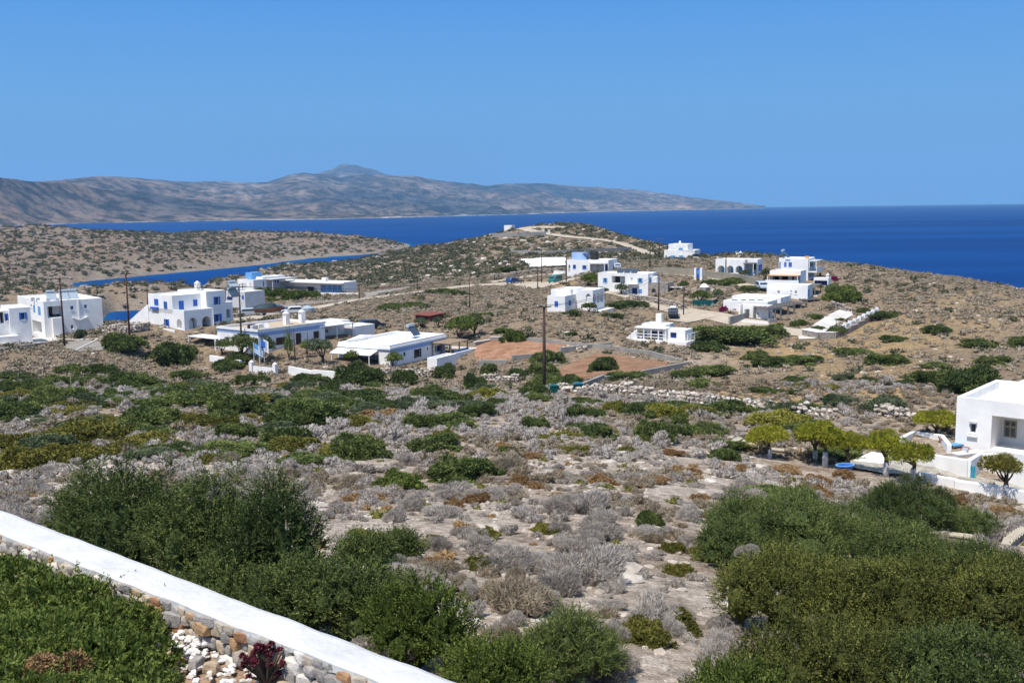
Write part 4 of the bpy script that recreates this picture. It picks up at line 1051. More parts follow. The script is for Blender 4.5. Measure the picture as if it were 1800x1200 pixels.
h.block(0, xr, 0, yl, zt, par=0.15, holes=[('L', 'p', *q(518, 542, 546, 578), LB), ('L', 'p', *q(656, 542, 673, 572), LB), ('L', 'p', *q(700, 544, 726, 580), LB), ('R', 'dc', *q(842, 530, 858, 612), dict(col='lightblue'))])
h.pergola(xr + 0.05, xr + 5.5, -0.5, 3.5, zt - 0.5, 'greywood', 'greywood', True, n=2)
m = MB(); m.box(xr + 0.05, xr + 6, -0.8, 3.8, -1.5, 0.6); h.part('terrace', 'white', m)
m = MB(); m.box(xr + 0.1, xr + 6, 3.9, 4.1, 0.6, 2.6); h.part('terrace_screen', 'lightblue', m)
h = House('studio_house', 'lowest stepped white block with dark timber porches and one small window', *q(420, 866), 172, 58)
zt = h.L(*q(420, 706))[1]; yl = h.L(*q(110, 780))[0]; xr = h.R(*q(470, 780))[0]
h.block(0, xr, 0, yl, zt, par=0.12, holes=[('L', 'p', *q(300, 776, 326, 808), LB), ('L', 'p', *q(170, 745, 180, 768), LB), ('L', 'p', *q(225, 770, 232, 786), LB), ('L', 'p', *q(360, 766, 368, 784), LB), ('R', 'dc', *q(424, 770, 436, 858), {})])
for k, (cx, cy, d_, yt_, wid, dep) in enumerate(((1372,560,175,531,5.0,8.0),(1395,555,180,523.5,5.5,9.0))):
    pw = P(cx, cy, d_) - h.o; lx, ly = float(pw @ h.u), float(pw @ h.w)
    h.block(lx - 0.3 - 0.2*k, lx + wid, ly + 2.2, ly + 2.2 + dep, h.L(cx, yt_, lx)[1], par=0.1, name='unit_walls')
for cx, cy, x1_, yt_, d_, lb in ((1350,565,1374,543,170,'first timber porch pergola at the corner of the lowest white block'),(1372,560,1398,539.5,175,'second timber porch pergola along the stepped white row'),(1395,555,1419,535.5,180,'third timber porch pergola along the stepped white row'),(1418,550,1442,528,185,'fourth timber porch pergola below the broad white house'),(1441,547,1466,524.5,189,'last timber porch pergola at the open end of the row')):
    g = House('porch_pergola', lb, cx, cy, d_, 30, 'pergola'); L1 = g.R(x1_, (cy+yt_)/2)[0]; zz = g.L(cx, yt_)[1]
    m = MB(); m.box(0, L1, 0, 3.4, zz, zz + 0.16); g.part('roof', 'greywood', m)
    m = MB()
    for k in range(5): m.box(-0.15, L1 + 0.15, 0.1 + k*0.8, 0.25 + k*0.8, zz + 0.163, zz + 0.24)
    g.part('rafters', 'greywood', m)
    for xx in (0.12, L1*0.55, L1 - 0.12): m = MB(); m.box(xx-0.11, xx+0.11, 0.02, 0.24, -1.5, zz - 0.003); g.part('post', 'greywood', m)
    m = MB(); m.box(-0.1, L1*0.45, 3.3, 3.5, -1.5, zz - 0.01); g.part('back_wall', 'concrete', m); m = MB(); m.box(L1*0.47, L1*0.9, 3.3, 3.5, -1.5, zz - 0.01); g.part('screen', 'white', m)
    m = MB(); m.box(-0.2, L1*0.5, -0.5, -0.2, -1.5, 0.5); g.part('parapet', 'concrete', m); EXCL.append(g.poly(0, L1, -1, 3.5))
h = House('blue_panel_house', 'small flat white house with a dark blue window band beside green trees', *q(1055, 525), 200, 60)
yl = h.L(*q(900, 480))[0]; zt = h.L(*q(1055, 412))[1]
h.block(0, h.R(*q(1085, 460))[0], 0, yl, zt, roof='cream', holes=[('L', 'porch', *q(908, 438, 1046, 492), dict(depth=0.6, inside=[('window', 0.0, 1.0, 0.95, 0.0, 'navy')]))])
h.chimney(0.6, 0.3, zt, 0.5, 0.5)

# --- small house with white verandah in the middle
q = ZM(1080, 520)
h = House('verandah_house', 'small white house with a railed verandah and blue glass doors', *q(572, 470), 148, 58)
zp = h.L(*q(572, 350))[1]; zt = h.L(*q(570, 312), 0.9)[1]; yl = h.L(*q(240, 400))[0]; xr = h.R(*q(706, 330))[0]
h.block(1.6, xr, 1.2, yl, zt, holes=[('L', 'porch', *q(294, 376, 342, 456), dict(depth=0.25, inside=[('door', 0.05, 0.95, 0.95, 0, 'navy')])), ('L', 'porch', *q(384, 374, 512, 432), dict(depth=0.25, inside=[('window', 0.03, 0.97, 0.95, 0.05, 'navy')]))])
m = MB(); m.box(-0.3, 1.58, 0.3, yl + 0.3, zp - 0.05, zp + 0.12); vr = h.part('verandah_roof', 'white', m)
for k in range(5):
    yy = 0.4 + (yl - 0.4) * k / 4; m = MB(); m.box(-0.2, -0.06, yy - 0.07, yy + 0.07, -0.4, zp - 0.052); m.build('post', 'white', vr)
m = MB(); m.box(-0.17, -0.08, 0.5, yl, 0.75, 0.85); m.box(-0.17, -0.08, 0.5, yl, 0.35, 0.43); m.build('railing', 'white', vr)
m = MB(); m.box(-0.6, xr - 2, -3.0, yl + 0.5, -1.6, -0.05); h.part('terrace', 'white', m)
x0 = h.R(*q(590, 400), -0.1)[0]; x1 = h.R(*q(660, 400), -0.1)[0]
h.block(0.4, xr - 1.5, -2.4, 1.1, zp - 0.1, par=0.08, name='wing_walls', holes=[('L', 'porch', *q(588, 386, 655, 446), dict(depth=0.3, inside=[('door', 0.05, 0.95, 0.95, 0, 'navy')])), ('R', 'porch', *q(672, 400, 694, 460), dict(depth=0.3, inside=[('door', 0.05, 0.95, 0.95, 0, 'dark')]))])
m = MB(); p0 = (0.0, -2.9)
for k in range(6): xx = 0.0 + k * 1.3; m.box(xx - 0.05, xx + 0.05, -3.0, -2.9, -0.06, 1.05)
m.box(-0.05, 6.6, -2.99, -2.91, 0.98, 1.06); m.box(-0.05, 6.6, -2.99, -2.91, 0.5, 0.56); h.part('railing', 'white', m)
a = h.L(*q(492, 255), 5.0); h.chimney(4.5, a[0], zt, 0.9, 1.3, 'cream', False)
m = MB()
for i in range(6): m.box(0.2, 1.2, yl + 0.3 + i * 0.4, yl + 0.7 + i * 0.4 - 0.002, -1.6, 1.1 - i * 0.35)
h.part('stair', 'white', m)

# --- far houses near the creek
q = ZM(200, 460)
h = House('creek_house', 'white cubic house with a blue roof box above the creek', *q(1476, 292), 268, 55)
zt = h.L(*q(1476, 192))[1]; yl = h.L(*q(1306, 240))[0]; xr = h.R(*q(1612, 230))[0]
h.block(0, xr, 0, yl, zt, down=2, holes=[('R', 'dc', *q(1574, 204, 1584, 260), {}), ('L', 'p', *q(1434, 230, 1447, 250), {}), ('R', 'p', *q(1612, 196, 1624, 220), {})])
h.block(xr + 0.02, xr + 8, 1.5, yl, h.R(*q(1700, 150), 1.5)[1], down=2, holes=[('R', 'dc', *q(1698, 192, 1710, 222), {}), ('R', 'dc', *q(1722, 192, 1742, 222), {})], name='rear_walls')
m = MB(); m.box(3, xr + 2, 4.0, 6.5, zt - 0.2, zt + 1.6); h.part('roof_box', 'lightblue', m)
m = MB(); a = h.R(*q(1640, 240), -1.0)[0]; m.box(a, a + 9, -2.2, 1.4, 2.3, 2.45); m.box(a + 0.3, a + 0.5, -2.0, -1.8, -1, 2.3); m.box(a + 8, a + 8.2, -2.0, -1.8, -1, 2.3); h.part('porch_roof', 'greywhite', m)
q = ZM(0, 280, 2.5714)
h = House('glazed_house', 'long low white house with a row of blue glazed doors', *q(1556, 604), 268, 60)
zt = h.L(*q(1556, 556))[1]; yl = h.L(*q(1250, 580))[0]
h.block(0, h.R(*q(1612, 570))[0], 0, yl, zt, roof='cream', par=0.12, down=2, holes=[('L', 'porch', *q(1448, 568, 1545, 603), dict(depth=0.5, inside=[('glazing', 0.01, 0.23, 0.97, 0, 'lightblue'), ('glazing', 0.26, 0.48, 0.97, 0, 'lightblue'), ('glazing', 0.51, 0.73, 0.97, 0, 'lightblue'), ('glazing', 0.76, 0.99, 0.97, 0, 'lightblue')])), ('L', 'porch', *q(1290, 574, 1430, 600), dict(depth=1.5, inside=[('door', 0.2, 0.4, 0.9, 0, 'dark')]))])
m = MB(); m.box(-1.5, 0.02, -0.3, yl, zt - 0.35, zt - 0.2); h.part('eaves', 'greywhite', m)
h.chimney(3, h.L(*q(1470, 560), 3)[0], zt, 1.3, 0.9, 'white', False)
q = ZM(200, 460)
h = House('low_house', 'low grey-white house half hidden behind the arched house', *q(1385, 410), 212, 50)
h.block(0, 5, 0, h.L(*q(1185, 370))[0], h.L(*q(1385, 318))[1], m='greywhite', holes=[('L', 'c', *q(1198, 368, 1250, 408), dict(col='navy')), ('L', 'c', *q(1352, 356, 1372, 392), {})])
h.solar(2.0, h.L(*q(1270, 330), 1.5)[0], h.L(*q(1385, 318))[1], 1.1, 'panelgrey')

# --- red timber shed
q = ZM(560, 500)
h = House('timber_shed', 'red timber shed with a flat red roof among bushes', *q(1178, 462), 176, 55, 'shed')
yl = h.L(*q(1024, 400))[0]; xr = h.R(*q(1322, 400))[0]; zt = h.L(*q(1178, 335))[1]
h.block(0, xr, 0, yl, zt, m='redwood', roof='redwood', par=0.02, pt=0.1, holes=[('L', 'porch', *q(1036, 346, 1150, 440), dict(depth=1.4, inside=[]))])
m = MB(); m.add([(-0.3,-0.3,zt+0.05),(xr+0.3,-0.3,zt+0.2),(xr+0.3,yl+0.3,zt+0.25),(-0.3,yl+0.3,zt+0.1),(-0.3,-0.3,zt+0.15),(xr+0.3,-0.3,zt+0.3),(xr+0.3,yl+0.3,zt+0.35),(-0.3,yl+0.3,zt+0.2)], [(0,3,2,1),(4,5,6,7),(0,1,5,4),(1,2,6,5),(2,3,7,6),(3,0,4,7)]); h.part('roof', 'terracotta', m)
# ------------------------------------------------------------------ plants: materials and leaf clouds
tint_mat('juniper', [(0, (0.042, 0.062, 0.020)), (0.5, (0.102, 0.132, 0.038)), (1, (0.215, 0.245, 0.072))], trans=0.2)
tint_mat('goldjuniper', [(0, (0.047, 0.055, 0.015)), (0.5, (0.118, 0.126, 0.030)), (1, (0.245, 0.245, 0.060))], trans=0.2)
tint_mat('mastic', [(0, (0.065, 0.072, 0.016)), (0.5, (0.165, 0.155, 0.034)), (1, (0.29, 0.25, 0.055))], trans=0.25)
tint_mat('yellowbush', [(0, (0.10, 0.115, 0.018)), (0.5, (0.21, 0.205, 0.035)), (1, (0.34, 0.31, 0.06))], trans=0.25)
tint_mat('pine', [(0, (0.10, 0.12, 0.014)), (0.5, (0.27, 0.275, 0.026)), (1, (0.42, 0.39, 0.05))], trans=0.32)
tint_mat('leafgreen', [(0, (0.050, 0.072, 0.015)), (0.5, (0.120, 0.160, 0.032)), (1, (0.24, 0.27, 0.07))], trans=0.3)
tint_mat('olive', [(0, (0.05, 0.066, 0.032)), (0.5, (0.105, 0.135, 0.065)), (1, (0.21, 0.23, 0.13))], trans=0.25)
tint_mat('drytwig', [(0, (0.19, 0.155, 0.125)), (0.45, (0.355, 0.312, 0.268)), (1, (0.54, 0.49, 0.435))], rnd=0.3, trans=0.15)
tint_mat('rust', [(0, (0.17, 0.095, 0.045)), (0.5, (0.30, 0.185, 0.085)), (1, (0.42, 0.28, 0.14))], rnd=0.4, trans=0.15)
tint_mat('brownscrub', [(0, (0.155, 0.117, 0.075)), (0.5, (0.27, 0.218, 0.152)), (1, (0.40, 0.345, 0.265))], trans=0.1)
tint_mat('farscrub', [(0, (0.040, 0.046, 0.024)), (0.5, (0.075, 0.080, 0.042)), (1, (0.14, 0.132, 0.078))])
tint_mat('stones', [(0, (0.20, 0.18, 0.165)), (0.4, (0.36, 0.30, 0.24)), (0.7, (0.48, 0.42, 0.35)), (1, (0.60, 0.55, 0.48))], rnd=0)
tint_mat('wallstones', [(0, (0.23, 0.21, 0.19)), (0.35, (0.38, 0.345, 0.31)), (0.55, (0.46, 0.37, 0.26)), (0.75, (0.40, 0.25, 0.13)), (0.9, (0.33, 0.155, 0.085)), (1, (0.62, 0.57, 0.50))], rnd=0)
tint_mat('whitepebble', [(0, (0.42, 0.36, 0.28)), (0.5, (0.62, 0.58, 0.52)), (1, (0.78, 0.76, 0.73))], rnd=0)
tint_mat('aeonium', [(0, (0.035, 0.010, 0.014)), (0.5, (0.085, 0.016, 0.026)), (1, (0.17, 0.035, 0.045))], rnd=0)

def norm(v): return v / (np.linalg.norm(v, axis=-1, keepdims=True) + 1e-9)
def rand_dirs(n, zmin=-1.0):
    z = rng.uniform(zmin, 1, n); a = rng.uniform(0, 2*np.pi, n); r = np.sqrt(1 - z*z)
    return np.stack([r*np.cos(a), r*np.sin(a), z], -1)
def blades(base, dirs, L, W, bend=0.0):
    """leaf-shaped quads"""
    n = len(base)
    side = norm(np.cross(dirs, rng.normal(size=(n, 3)))) * (np.asarray(W).reshape(-1, 1) * 0.5)
    Lc = np.asarray(L).reshape(-1, 1)
    mid = base + dirs * Lc * 0.5; tip = base + dirs * Lc
    V = np.stack([base, mid + side, tip, mid - side], 1).reshape(-1, 3)
    return V, np.arange(n * 4).reshape(-1, 4)
def lobes_dome(n, rad=(0.30, 0.5), flat=0.8, seed=None):
    """lobes that together make an uneven dome of radius 1 and height 1"""
    g = np.random.default_rng(seed); out = [[0, 0, 0.22, 0.62, 0.62, 0.52]]
    for i in range(n):
        a = 2*np.pi*(i + g.uniform(0, 0.7))/n; d = g.uniform(0.25, 0.70); r = g.uniform(*rad)
        out.append([d*math.cos(a), d*math.sin(a), g.uniform(0.05, 0.78 - 0.45*d), r, r, r*flat*g.uniform(0.8, 1.3)])
    return np.array(out)
def on_lobes(lobes, n, zmin=-0.35, shell=(0.8, 1.05), cull=0.8, floor=None):
    A = (lobes[:, 3]*lobes[:, 4]*lobes[:, 5]) ** (2/3); m = int(n*2.2)
    k = rng.choice(len(lobes), m, p=A/A.sum()); d = rand_dirs(m, zmin)
    Pp = lobes[k, :3] + d*lobes[k, 3:]*rng.uniform(*shell, m)[:, None]
    N = norm(d/lobes[k, 3:])
    keep = np.ones(m, bool)
    for j, l in enumerate(lobes):
        q = (((Pp - l[:3])/(l[3:]*cull))**2).sum(1); keep &= ~((q < 1) & (k != j))
    if floor is not None: keep &= Pp[:, 2] > floor
    return Pp[keep][:n], N[keep][:n], k[keep][:n]
_ICO = None
def ico():
    global _ICO
    if _ICO is None:
        t = (1+5**.5)/2
        v = np.array([(-1,t,0),(1,t,0),(-1,-t,0),(1,-t,0),(0,-1,t),(0,1,t),(0,-1,-t),(0,1,-t),(t,0,-1),(t,0,1),(-t,0,-1),(-t,0,1)], float)
        f = np.array([(0,11,5),(0,5,1),(0,1,7),(0,7,10),(0,10,11),(1,5,9),(5,11,4),(11,10,2),(10,7,6),(7,1,8),(3,9,4),(3,4,2),(3,2,6),(3,6,8),(3,8,9),(4,9,5),(2,4,11),(6,2,10),(8,6,7),(9,8,1)])
        _ICO = (norm(v), f)
    return _ICO
def ico2():
    v, f = ico(); v = list(map(tuple, v)); cache = {}; out = []
    def mid(a, b):
        k = (min(a, b), max(a, b))
        if k not in cache: cache[k] = len(v); v.append(tuple(norm((np.array(v[a])+np.array(v[b]))/2)))
        return cache[k]
    for a, b, c in f:
        x, y, z = mid(a, b), mid(b, c), mid(c, a); out += [(a,x,z),(b,y,x),(c,z,y),(x,y,z)]
    return np.array(v), np.array(out)
ICO2 = ico2()
def plant(lobes, n, k, L, W, spread=0.6, up=0.25, core=0.8, zmin=-0.35, floor=None, tint=(0.2, 0.8), clump=0.35):
    """leaf cloud over lobes + rough inner cores; returns V, quads, tris, tint"""
    Pp, N, kk = on_lobes(lobes, n, zmin, floor=floor); n = len(Pp)
    lt = rng.uniform(-clump/2, clump/2, len(lobes)); t0 = rng.uniform(*tint, n) + lt[kk]
    B = np.repeat(Pp, k, 0); D = norm(np.repeat(N, k, 0) + spread*rng.normal(size=(n*k, 3)) + np.array([0, 0, up]))
    l = L*rng.uniform(0.6, 1.3, n*k)
    V, Q = blades(B + rng.normal(size=B.shape)*L*0.15, D, l, W*rng.uniform(0.7, 1.3, n*k))
    T = np.repeat(np.clip(np.repeat(t0, k) + rng.normal(size=n*k)*0.1, 0, 1), 4)
    tris = None
    if core:
        cv, cf = ico(); m = len(lobes)
        jit = rng.uniform(0.8, 1.1, (m, len(cv), 1))
        C = lobes[:, None, :3] + cv[None]*lobes[:, None, 3:]*core*jit
        if floor is not None: C[..., 2] = np.maximum(C[..., 2], floor - 0.3)
        tris = (np.arange(m)[:, None, None]*len(cv) + cf[None]).reshape(-1, 3) + len(V)
        V = np.concatenate([V, C.reshape(-1, 3)]); T = np.concatenate([T, np.full(m*len(cv), np.mean(tint))])
    return V, Q, tris, T
def shoots(lobes, n, k, A, L, W, up=0.5, core=0.74, zmin=-0.25, floor=None, tint=(0.1, 0.7), clump=0.4):
    """sprays: every shoot is a little brush of leaves along its own axis, paler at the growing tip"""
    Pp, N, kk = on_lobes(lobes, n, zmin, (0.72, 1.0), floor=floor); n = len(Pp)
    ax = norm(N + np.array([0, 0, up]) + 0.38*rng.normal(size=(n, 3))); al = A*rng.uniform(0.45, 1.5, n)
    t0 = rng.uniform(*tint, n) + rng.uniform(-clump/2, clump/2, len(lobes))[kk]
    s = np.tile(np.linspace(0.0, 1.0, k), n); X = np.repeat(ax, k, 0)
    B = np.repeat(Pp, k, 0) + X*(np.repeat(al, k)*s)[:, None]
    D = norm(X*0.9 + rng.normal(size=(n*k, 3))*0.5)
    V, Q = blades(B, D, L*(1.15 - 0.55*s)*rng.uniform(0.7, 1.3, n*k), W*rng.uniform(0.7, 1.3, n*k))
    T = np.repeat(np.clip(np.repeat(t0, k) + 0.22*(s - 0.4) + rng.normal(size=n*k)*0.07, 0, 1), 4)
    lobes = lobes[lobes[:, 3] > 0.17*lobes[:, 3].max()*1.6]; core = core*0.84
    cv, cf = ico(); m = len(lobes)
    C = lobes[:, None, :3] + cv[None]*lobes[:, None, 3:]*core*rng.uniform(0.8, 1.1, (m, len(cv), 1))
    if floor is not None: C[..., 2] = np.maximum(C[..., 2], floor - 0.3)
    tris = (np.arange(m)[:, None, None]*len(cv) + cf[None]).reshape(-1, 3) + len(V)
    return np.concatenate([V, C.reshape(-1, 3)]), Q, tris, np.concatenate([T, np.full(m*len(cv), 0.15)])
def twig_dome(n, L=0.16, W=0.018, core=True, seed=0, nl=5):
    """dry cushion: twigs radiating from the root, denser towards the dome's surface"""
    lob = lobes_dome(nl, (0.24, 0.50), 0.9, seed)
    Pp, N, kk = on_lobes(lob, n, -0.2, (0.72, 1.04), floor=0.0); n = len(Pp)
    D = norm(norm(Pp - np.array([0, 0, -0.35])) + 0.38*rng.normal(size=(n, 3)))
    l = L*rng.uniform(0.6, 1.6, n)
    V, Q = blades(Pp - D*l[:, None]*0.6, D, l, W*rng.uniform(0.7, 1.4, n))
    T = np.repeat(np.clip(rng.uniform(0.2, 0.85, n) + rng.uniform(-.12, .12, len(lob))[kk], 0, 1), 4)
    tris = None
    if core:
        cv, cf = ico(); m = len(lob)
        C = lob[:, None, :3] + cv[None]*lob[:, None, 3:]*0.8*rng.uniform(0.75, 1.1, (m, len(cv), 1))
        tris = (np.arange(m)[:, None, None]*len(cv) + cf[None]).reshape(-1, 3) + len(V)
        V = np.concatenate([V, C.reshape(-1, 3)]); T = np.concatenate([T, np.full(m*len(cv), 0.35)])
    return V, Q, tris, T
def low_dome(n, L, W, seed=0):
    lob = lobes_dome(2, (0.45, 0.6), 0.8, seed)
    return plant(lob, n, 1, L, W, 0.9, 0.3, core=0.88, zmin=-0.1, floor=0.0, tint=(0.25, 0.75), clump=0.25)
def replicate(name, protos, kidx, X, S, m, toff=None, label=None):
    """one mesh out of many copies (only for what nobody could count)"""
    Vs, Qs, Ts, Tt = [], [], [], []; base = 0
    rz = rng.uniform(0, 2*np.pi, len(X)); toff = np.zeros(len(X)) if toff is None else toff
    for k, (V, Q, T, t) in enumerate(protos):
        w = np.where(kidx == k)[0]
        if len(w) == 0: continue
        c, s = np.cos(rz[w])[:, None], np.sin(rz[w])[:, None]
        x = (V[None, :, 0]*c - V[None, :, 1]*s)*S[w, 0:1] + X[w, 0:1]; y = (V[None, :, 0]*s + V[None, :, 1]*c)*S[w, 1:2] + X[w, 1:2]; z = V[None, :, 2]*S[w, 2:3] + X[w, 2:3]
        Vs.append(np.stack([x, y, z], -1).reshape(-1, 3)); o = (base + np.arange(len(w))*len(V))[:, None, None]
        Qs.append((Q[None] + o).reshape(-1, 4))
        if T is not None: Ts.append((T[None] + o).reshape(-1, 3))
        Tt.append(np.clip(t[None] + toff[w][:, None], 0, 1).reshape(-1)); base += len(w)*len(V)
    o = build_np(name, np.concatenate(Vs), np.concatenate(Qs), np.concatenate(Ts) if Ts else None, m, np.concatenate(Tt))
    o['kind'] = 'stuff'
    if label: o['label'] = label
    return o
def thing_np(name, data, m, loc=(0,0,0), label=None, cat=None, group=None, parent=None, rz=0.0, scale=None):
    o = build_np(name, data[0], data[1], data[2], m, data[3], parent=parent)
    o.location = loc; o.rotation_euler = (0, 0, rz)
    if scale is not None: o.scale = scale
    return tag(o, label, cat, group)

# prototypes (unit dome: radius 1, height 1)
PR = {}
def protos(key, f, n=4):
    PR[key] = [f(i) for i in range(n)]
def ragged(seed):
    g = np.random.default_rng(seed); l = list(lobes_dome(8, (0.18, 0.42), 0.85, seed))
    for i in range(9):
        a = g.uniform(0, 6.28); q = g.uniform(0.45, 1.08); r = g.uniform(0.08, 0.19)
        l.append([q*math.cos(a), q*math.sin(a), g.uniform(0.05, 0.25) + 0.75*(1 - min(q, 1)**1.5), r*1.2, r, r*g.uniform(0.8, 1.7)])
    return np.array(l)
protos('juniper', lambda i: plant(ragged(40+i), 1400, 5, 0.13, 0.042, 0.7, 0.4, 0.76, floor=0.02, clump=0.5), 6)
protos('mastic', lambda i: plant(ragged(60+i), 1100, 5, 0.10, 0.05, 0.8, 0.35, 0.78, floor=0.02, clump=0.5), 5)
protos('dry_hi', lambda i: twig_dome(3000 + 300*(i % 3), 0.16 + 0.05*(i % 3), 0.016, True, 80+i, 3 + i % 5), 10)
protos('dry_mid', lambda i: twig_dome(420, 0.30, 0.045, True, 90+i), 5)
protos('dry_low', lambda i: twig_dome(210, 0.32, 0.072, True, 95+i, 3 + i), 5)
protos('dry_far', lambda i: low_dome(34, 0.42, 0.24, 100+i), 5)
protos('green_far', lambda i: low_dome(46, 0.42, 0.26, 110+i), 4)
_mesh_cache = {}
def proto_mesh(key, i, m, name):
    k = (key, i, m, name)
    if k not in _mesh_cache:
        d = PR[key][i]; _mesh_cache[k] = build_np(name, d[0], d[1], d[2], m, d[3], link=False)
    return _mesh_cache[k]
def put(name, key, m, x, y, rx, ry, h, label, cat, group, z=None, rz=None):
    i = int(rng.integers(len(PR[key]))); o = bpy.data.objects.new(name, proto_mesh(key, i, m, name)); COL.objects.link(o)
    o.location = (x, y, (hz(x, y) if z is None else z) - 0.06*h); o.scale = (rx, ry, h); o.rotation_euler = (0, 0, rng.uniform(0, 6.28) if rz is None else rz)
    return tag(o, label, cat, group)

# ------------------------------------------------------------------ bushes one can point at (pixel of the foot, width and height in photo pixels)
BUSHES = []   # footprints, so that scrub keeps off
J, M_, Y_ = ('juniper_bush', 'juniper', 'juniper'), ('mastic_bush', 'mastic', 'mastic'), ('spurge_bush', 'mastic', 'yellowbush')
ZN = {'L': 'behind the low white wall and above the scrub', 'H': 'in front of the white houses'}
def bush(px, py, w, h, kind=J, label=None, group=None, push=0.35):
    g = ground(px, py); d = g[1]; r = w/F*d/2; hh = h/F*d*0.86
    x, y = g[0]*(1 + r*push/d), g[1] + r*push
    name, key, m = kind
    BUSHES.append((x, y, r*0.85))
    return put(name, key, m, x, y, r*1.1, r*1.05, hh, label, 'bush', group, rz=0 if False else None)
def bushes(lst, kind, label, group):
    for q in lst: bush(*q, kind=kind, label=label, group=group)
big = [
 (275,588+16,0,0)]
bush(1275,603,155,40,J,'very wide low dark green bush mound beside the verandah house')
bush(1345,592,70,26,J,'dark bush tapering towards the paved yard')
bush(1243,617,62,22,J,'bright green bush below the verandah house')
bush(815,846,128,56,J,'smooth domed green bush alone among grey scrub on pale rock')
bush(705,860,88,46,('mastic_bush','mastic','leafgreen'),'bright green upright shrub on bare pale rock')
bush(630,806,100,58,J,'dark green bush at the edge of the pale rock clearing')
bush(310,640,88,46,J,'round dark tree-like bush beside the white pergola hut')
bush(213,618,74,42,J,'dark spreading bush under the red pole')
bush(630,676,84,46,J,'dark dense bush before the awning house')
bush(712,676,50,34,J,'dark round bush before the rubble wall of the awning house')
bush(857,698,60,24,Y_,'yellow-green bush in front of the stone wall')
bush(835,688,46,40,J,'dark pointed bush between two stone walls')
bush(1058,652,60,30,J,'green bush growing inside the brown field')
bush(1165,732,74,36,Y_,'yellow-green round bush before the dry stone wall')
bush(1080,724,46,28,Y_,'small yellow-green bush before the dry stone wall')
bush(1150,776,78,50,J,'dark glossy bush at the end of the grey scrub')
bush(1370,750,110,40,Y_,'wide yellowish bush behind the small pines')
bush(1275,726,86,30,J,'dark low bush below the long dry stone wall')
bush(1375,730,64,32,('juniper_bush','juniper','olive'),'grey-green bush near the dry stone wall end')
bush(1555,725,80,40,('juniper_bush','juniper','olive'),'grey-green bush beside the villa pine')
bush(1275,808,54,26,J,'small dark juniper by the narrow stone path')
bush(1140,926,54,38,J,'small dark green bush on open stony ground')
bush(910,852,40,26,('rusty_shrub','mastic','rust'),'orange-brown rusty shrub beside the domed bush')
bush(670,735,100,18,('rusty_shrub','mastic','rust'),'long low rusty orange shrub patch')
bush(145,595,28,24,('juniper_bush','mastic','olive'),'round clipped grey-green bush against the apartment house')
bush(905,600,46,26,('cactus_bush','mastic','leafgreen'),'bright green prickly cactus bush at the corner of the red field')
bush(1700,690,110,60,J,'dark bush mass close behind the villa wall')
bush(1560,640,70,24,J,'dark bush on the dry grass slope')
bush(1640,675,90,30,J,'long dark bush line on the dry grass slope')
bush(1480,530,60,34,('mastic_bush','mastic','leafgreen'),'green garden shrubs beside the blue banded house')
bush(1130,524,0.1+46,20,J,'green bush before the two-storey house') if False else None
G1 = 'dark green bushes scattered over the left of the plain'
bushes([(230,684,92,42),(400,652,60,26),(440,676,66,24),(350,712,124,42),(100,712,104,40),(260,752,124,48),(410,728,94,48),(545,676,72,26),(580,690,54,24),(530,752,134,58),(500,785,92,48),(20,735,94,42),(60,690,70,30),(180,660,60,26),(330,668,70,26),(420,640,60,26),(600,705,60,26),(420,770,80,36),(130,660,60,24),(20,690,60,26),(300,700,70,30)],
       J, 'dark green juniper bush in the scrub below the white houses', 'dark green bushes in the scrub')
bushes([(780,664,44,32),(750,700,64,30),(803,714,58,32),(838,732,62,32),(640,708,104,26),(670,720,62,20),(740,750,74,30),(790,746,72,28),(958,660,54,28),(962,682,76,36),(1002,680,50,30),(935,698,62,28),(1005,734,54,28),(1042,734,44,24),(1110,730,40,30),(1195,768,46,28),(935,752,58,26),(1190,745,50,22),(870,715,50,20),(1240,762,70,24),(965,640,58,30),(860,660,34,28),(912,662,44,18)],
       J, 'dark green bush in the band of grey scrub before the stone walls', 'dark green bushes before the stone walls')
bushes([(160,775,154,58),(40,826,124,60),(130,812,120,46),(390,752,64,28),(20,790,90,40),(250,790,110,40),(330,745,70,30),(590,800,80,28),(480,745,60,26)],
       M_, 'olive-yellow mastic bush among dead grey shrubs', 'olive-yellow bushes above the white wall')
bushes([(785,774,62,24),(960,938,54,28),(850,948,58,28),(640,950,70,28),(700,960,80,30),(760,958,50,24),(855,1004,74,40),(1010,798,62,20),(990,770,60,16),(960,775,50,14),(1180,970,50,24),(1240,985,60,40),(1130,1130,110,60),(1190,1110,90,50),(1190,1010,60,26),(365,815,40,24),(1100,795,40,14)],
       M_, 'olive-yellow low bush on the stony ground', 'olive-yellow bushes on the stony ground')
bushes([(840,884,52,26),(800,890,40,18),(940,858,30,18),(620,880,40,18),(655,880,40,18),(1055,850,60,20),(1150,850,60,18),(1200,835,60,20),(1180,800,50,14),(1290,830,60,18),(1380,830,60,16),(1440,850,60,20),(1480,840,50,20),(1430,870,60,26),(1760,905,50,24),(1670,890,70,30),(1060,755,40,12),(880,790,50,14),(930,805,50,14),(1230,880,40,18),(760,1000,60,26),(1300,790,60,16),(1400,800,40,14)],
       ('rusty_shrub','mastic','rust'), 'low rusty orange cushion shrub on the stony slope', 'rusty cushion shrubs')
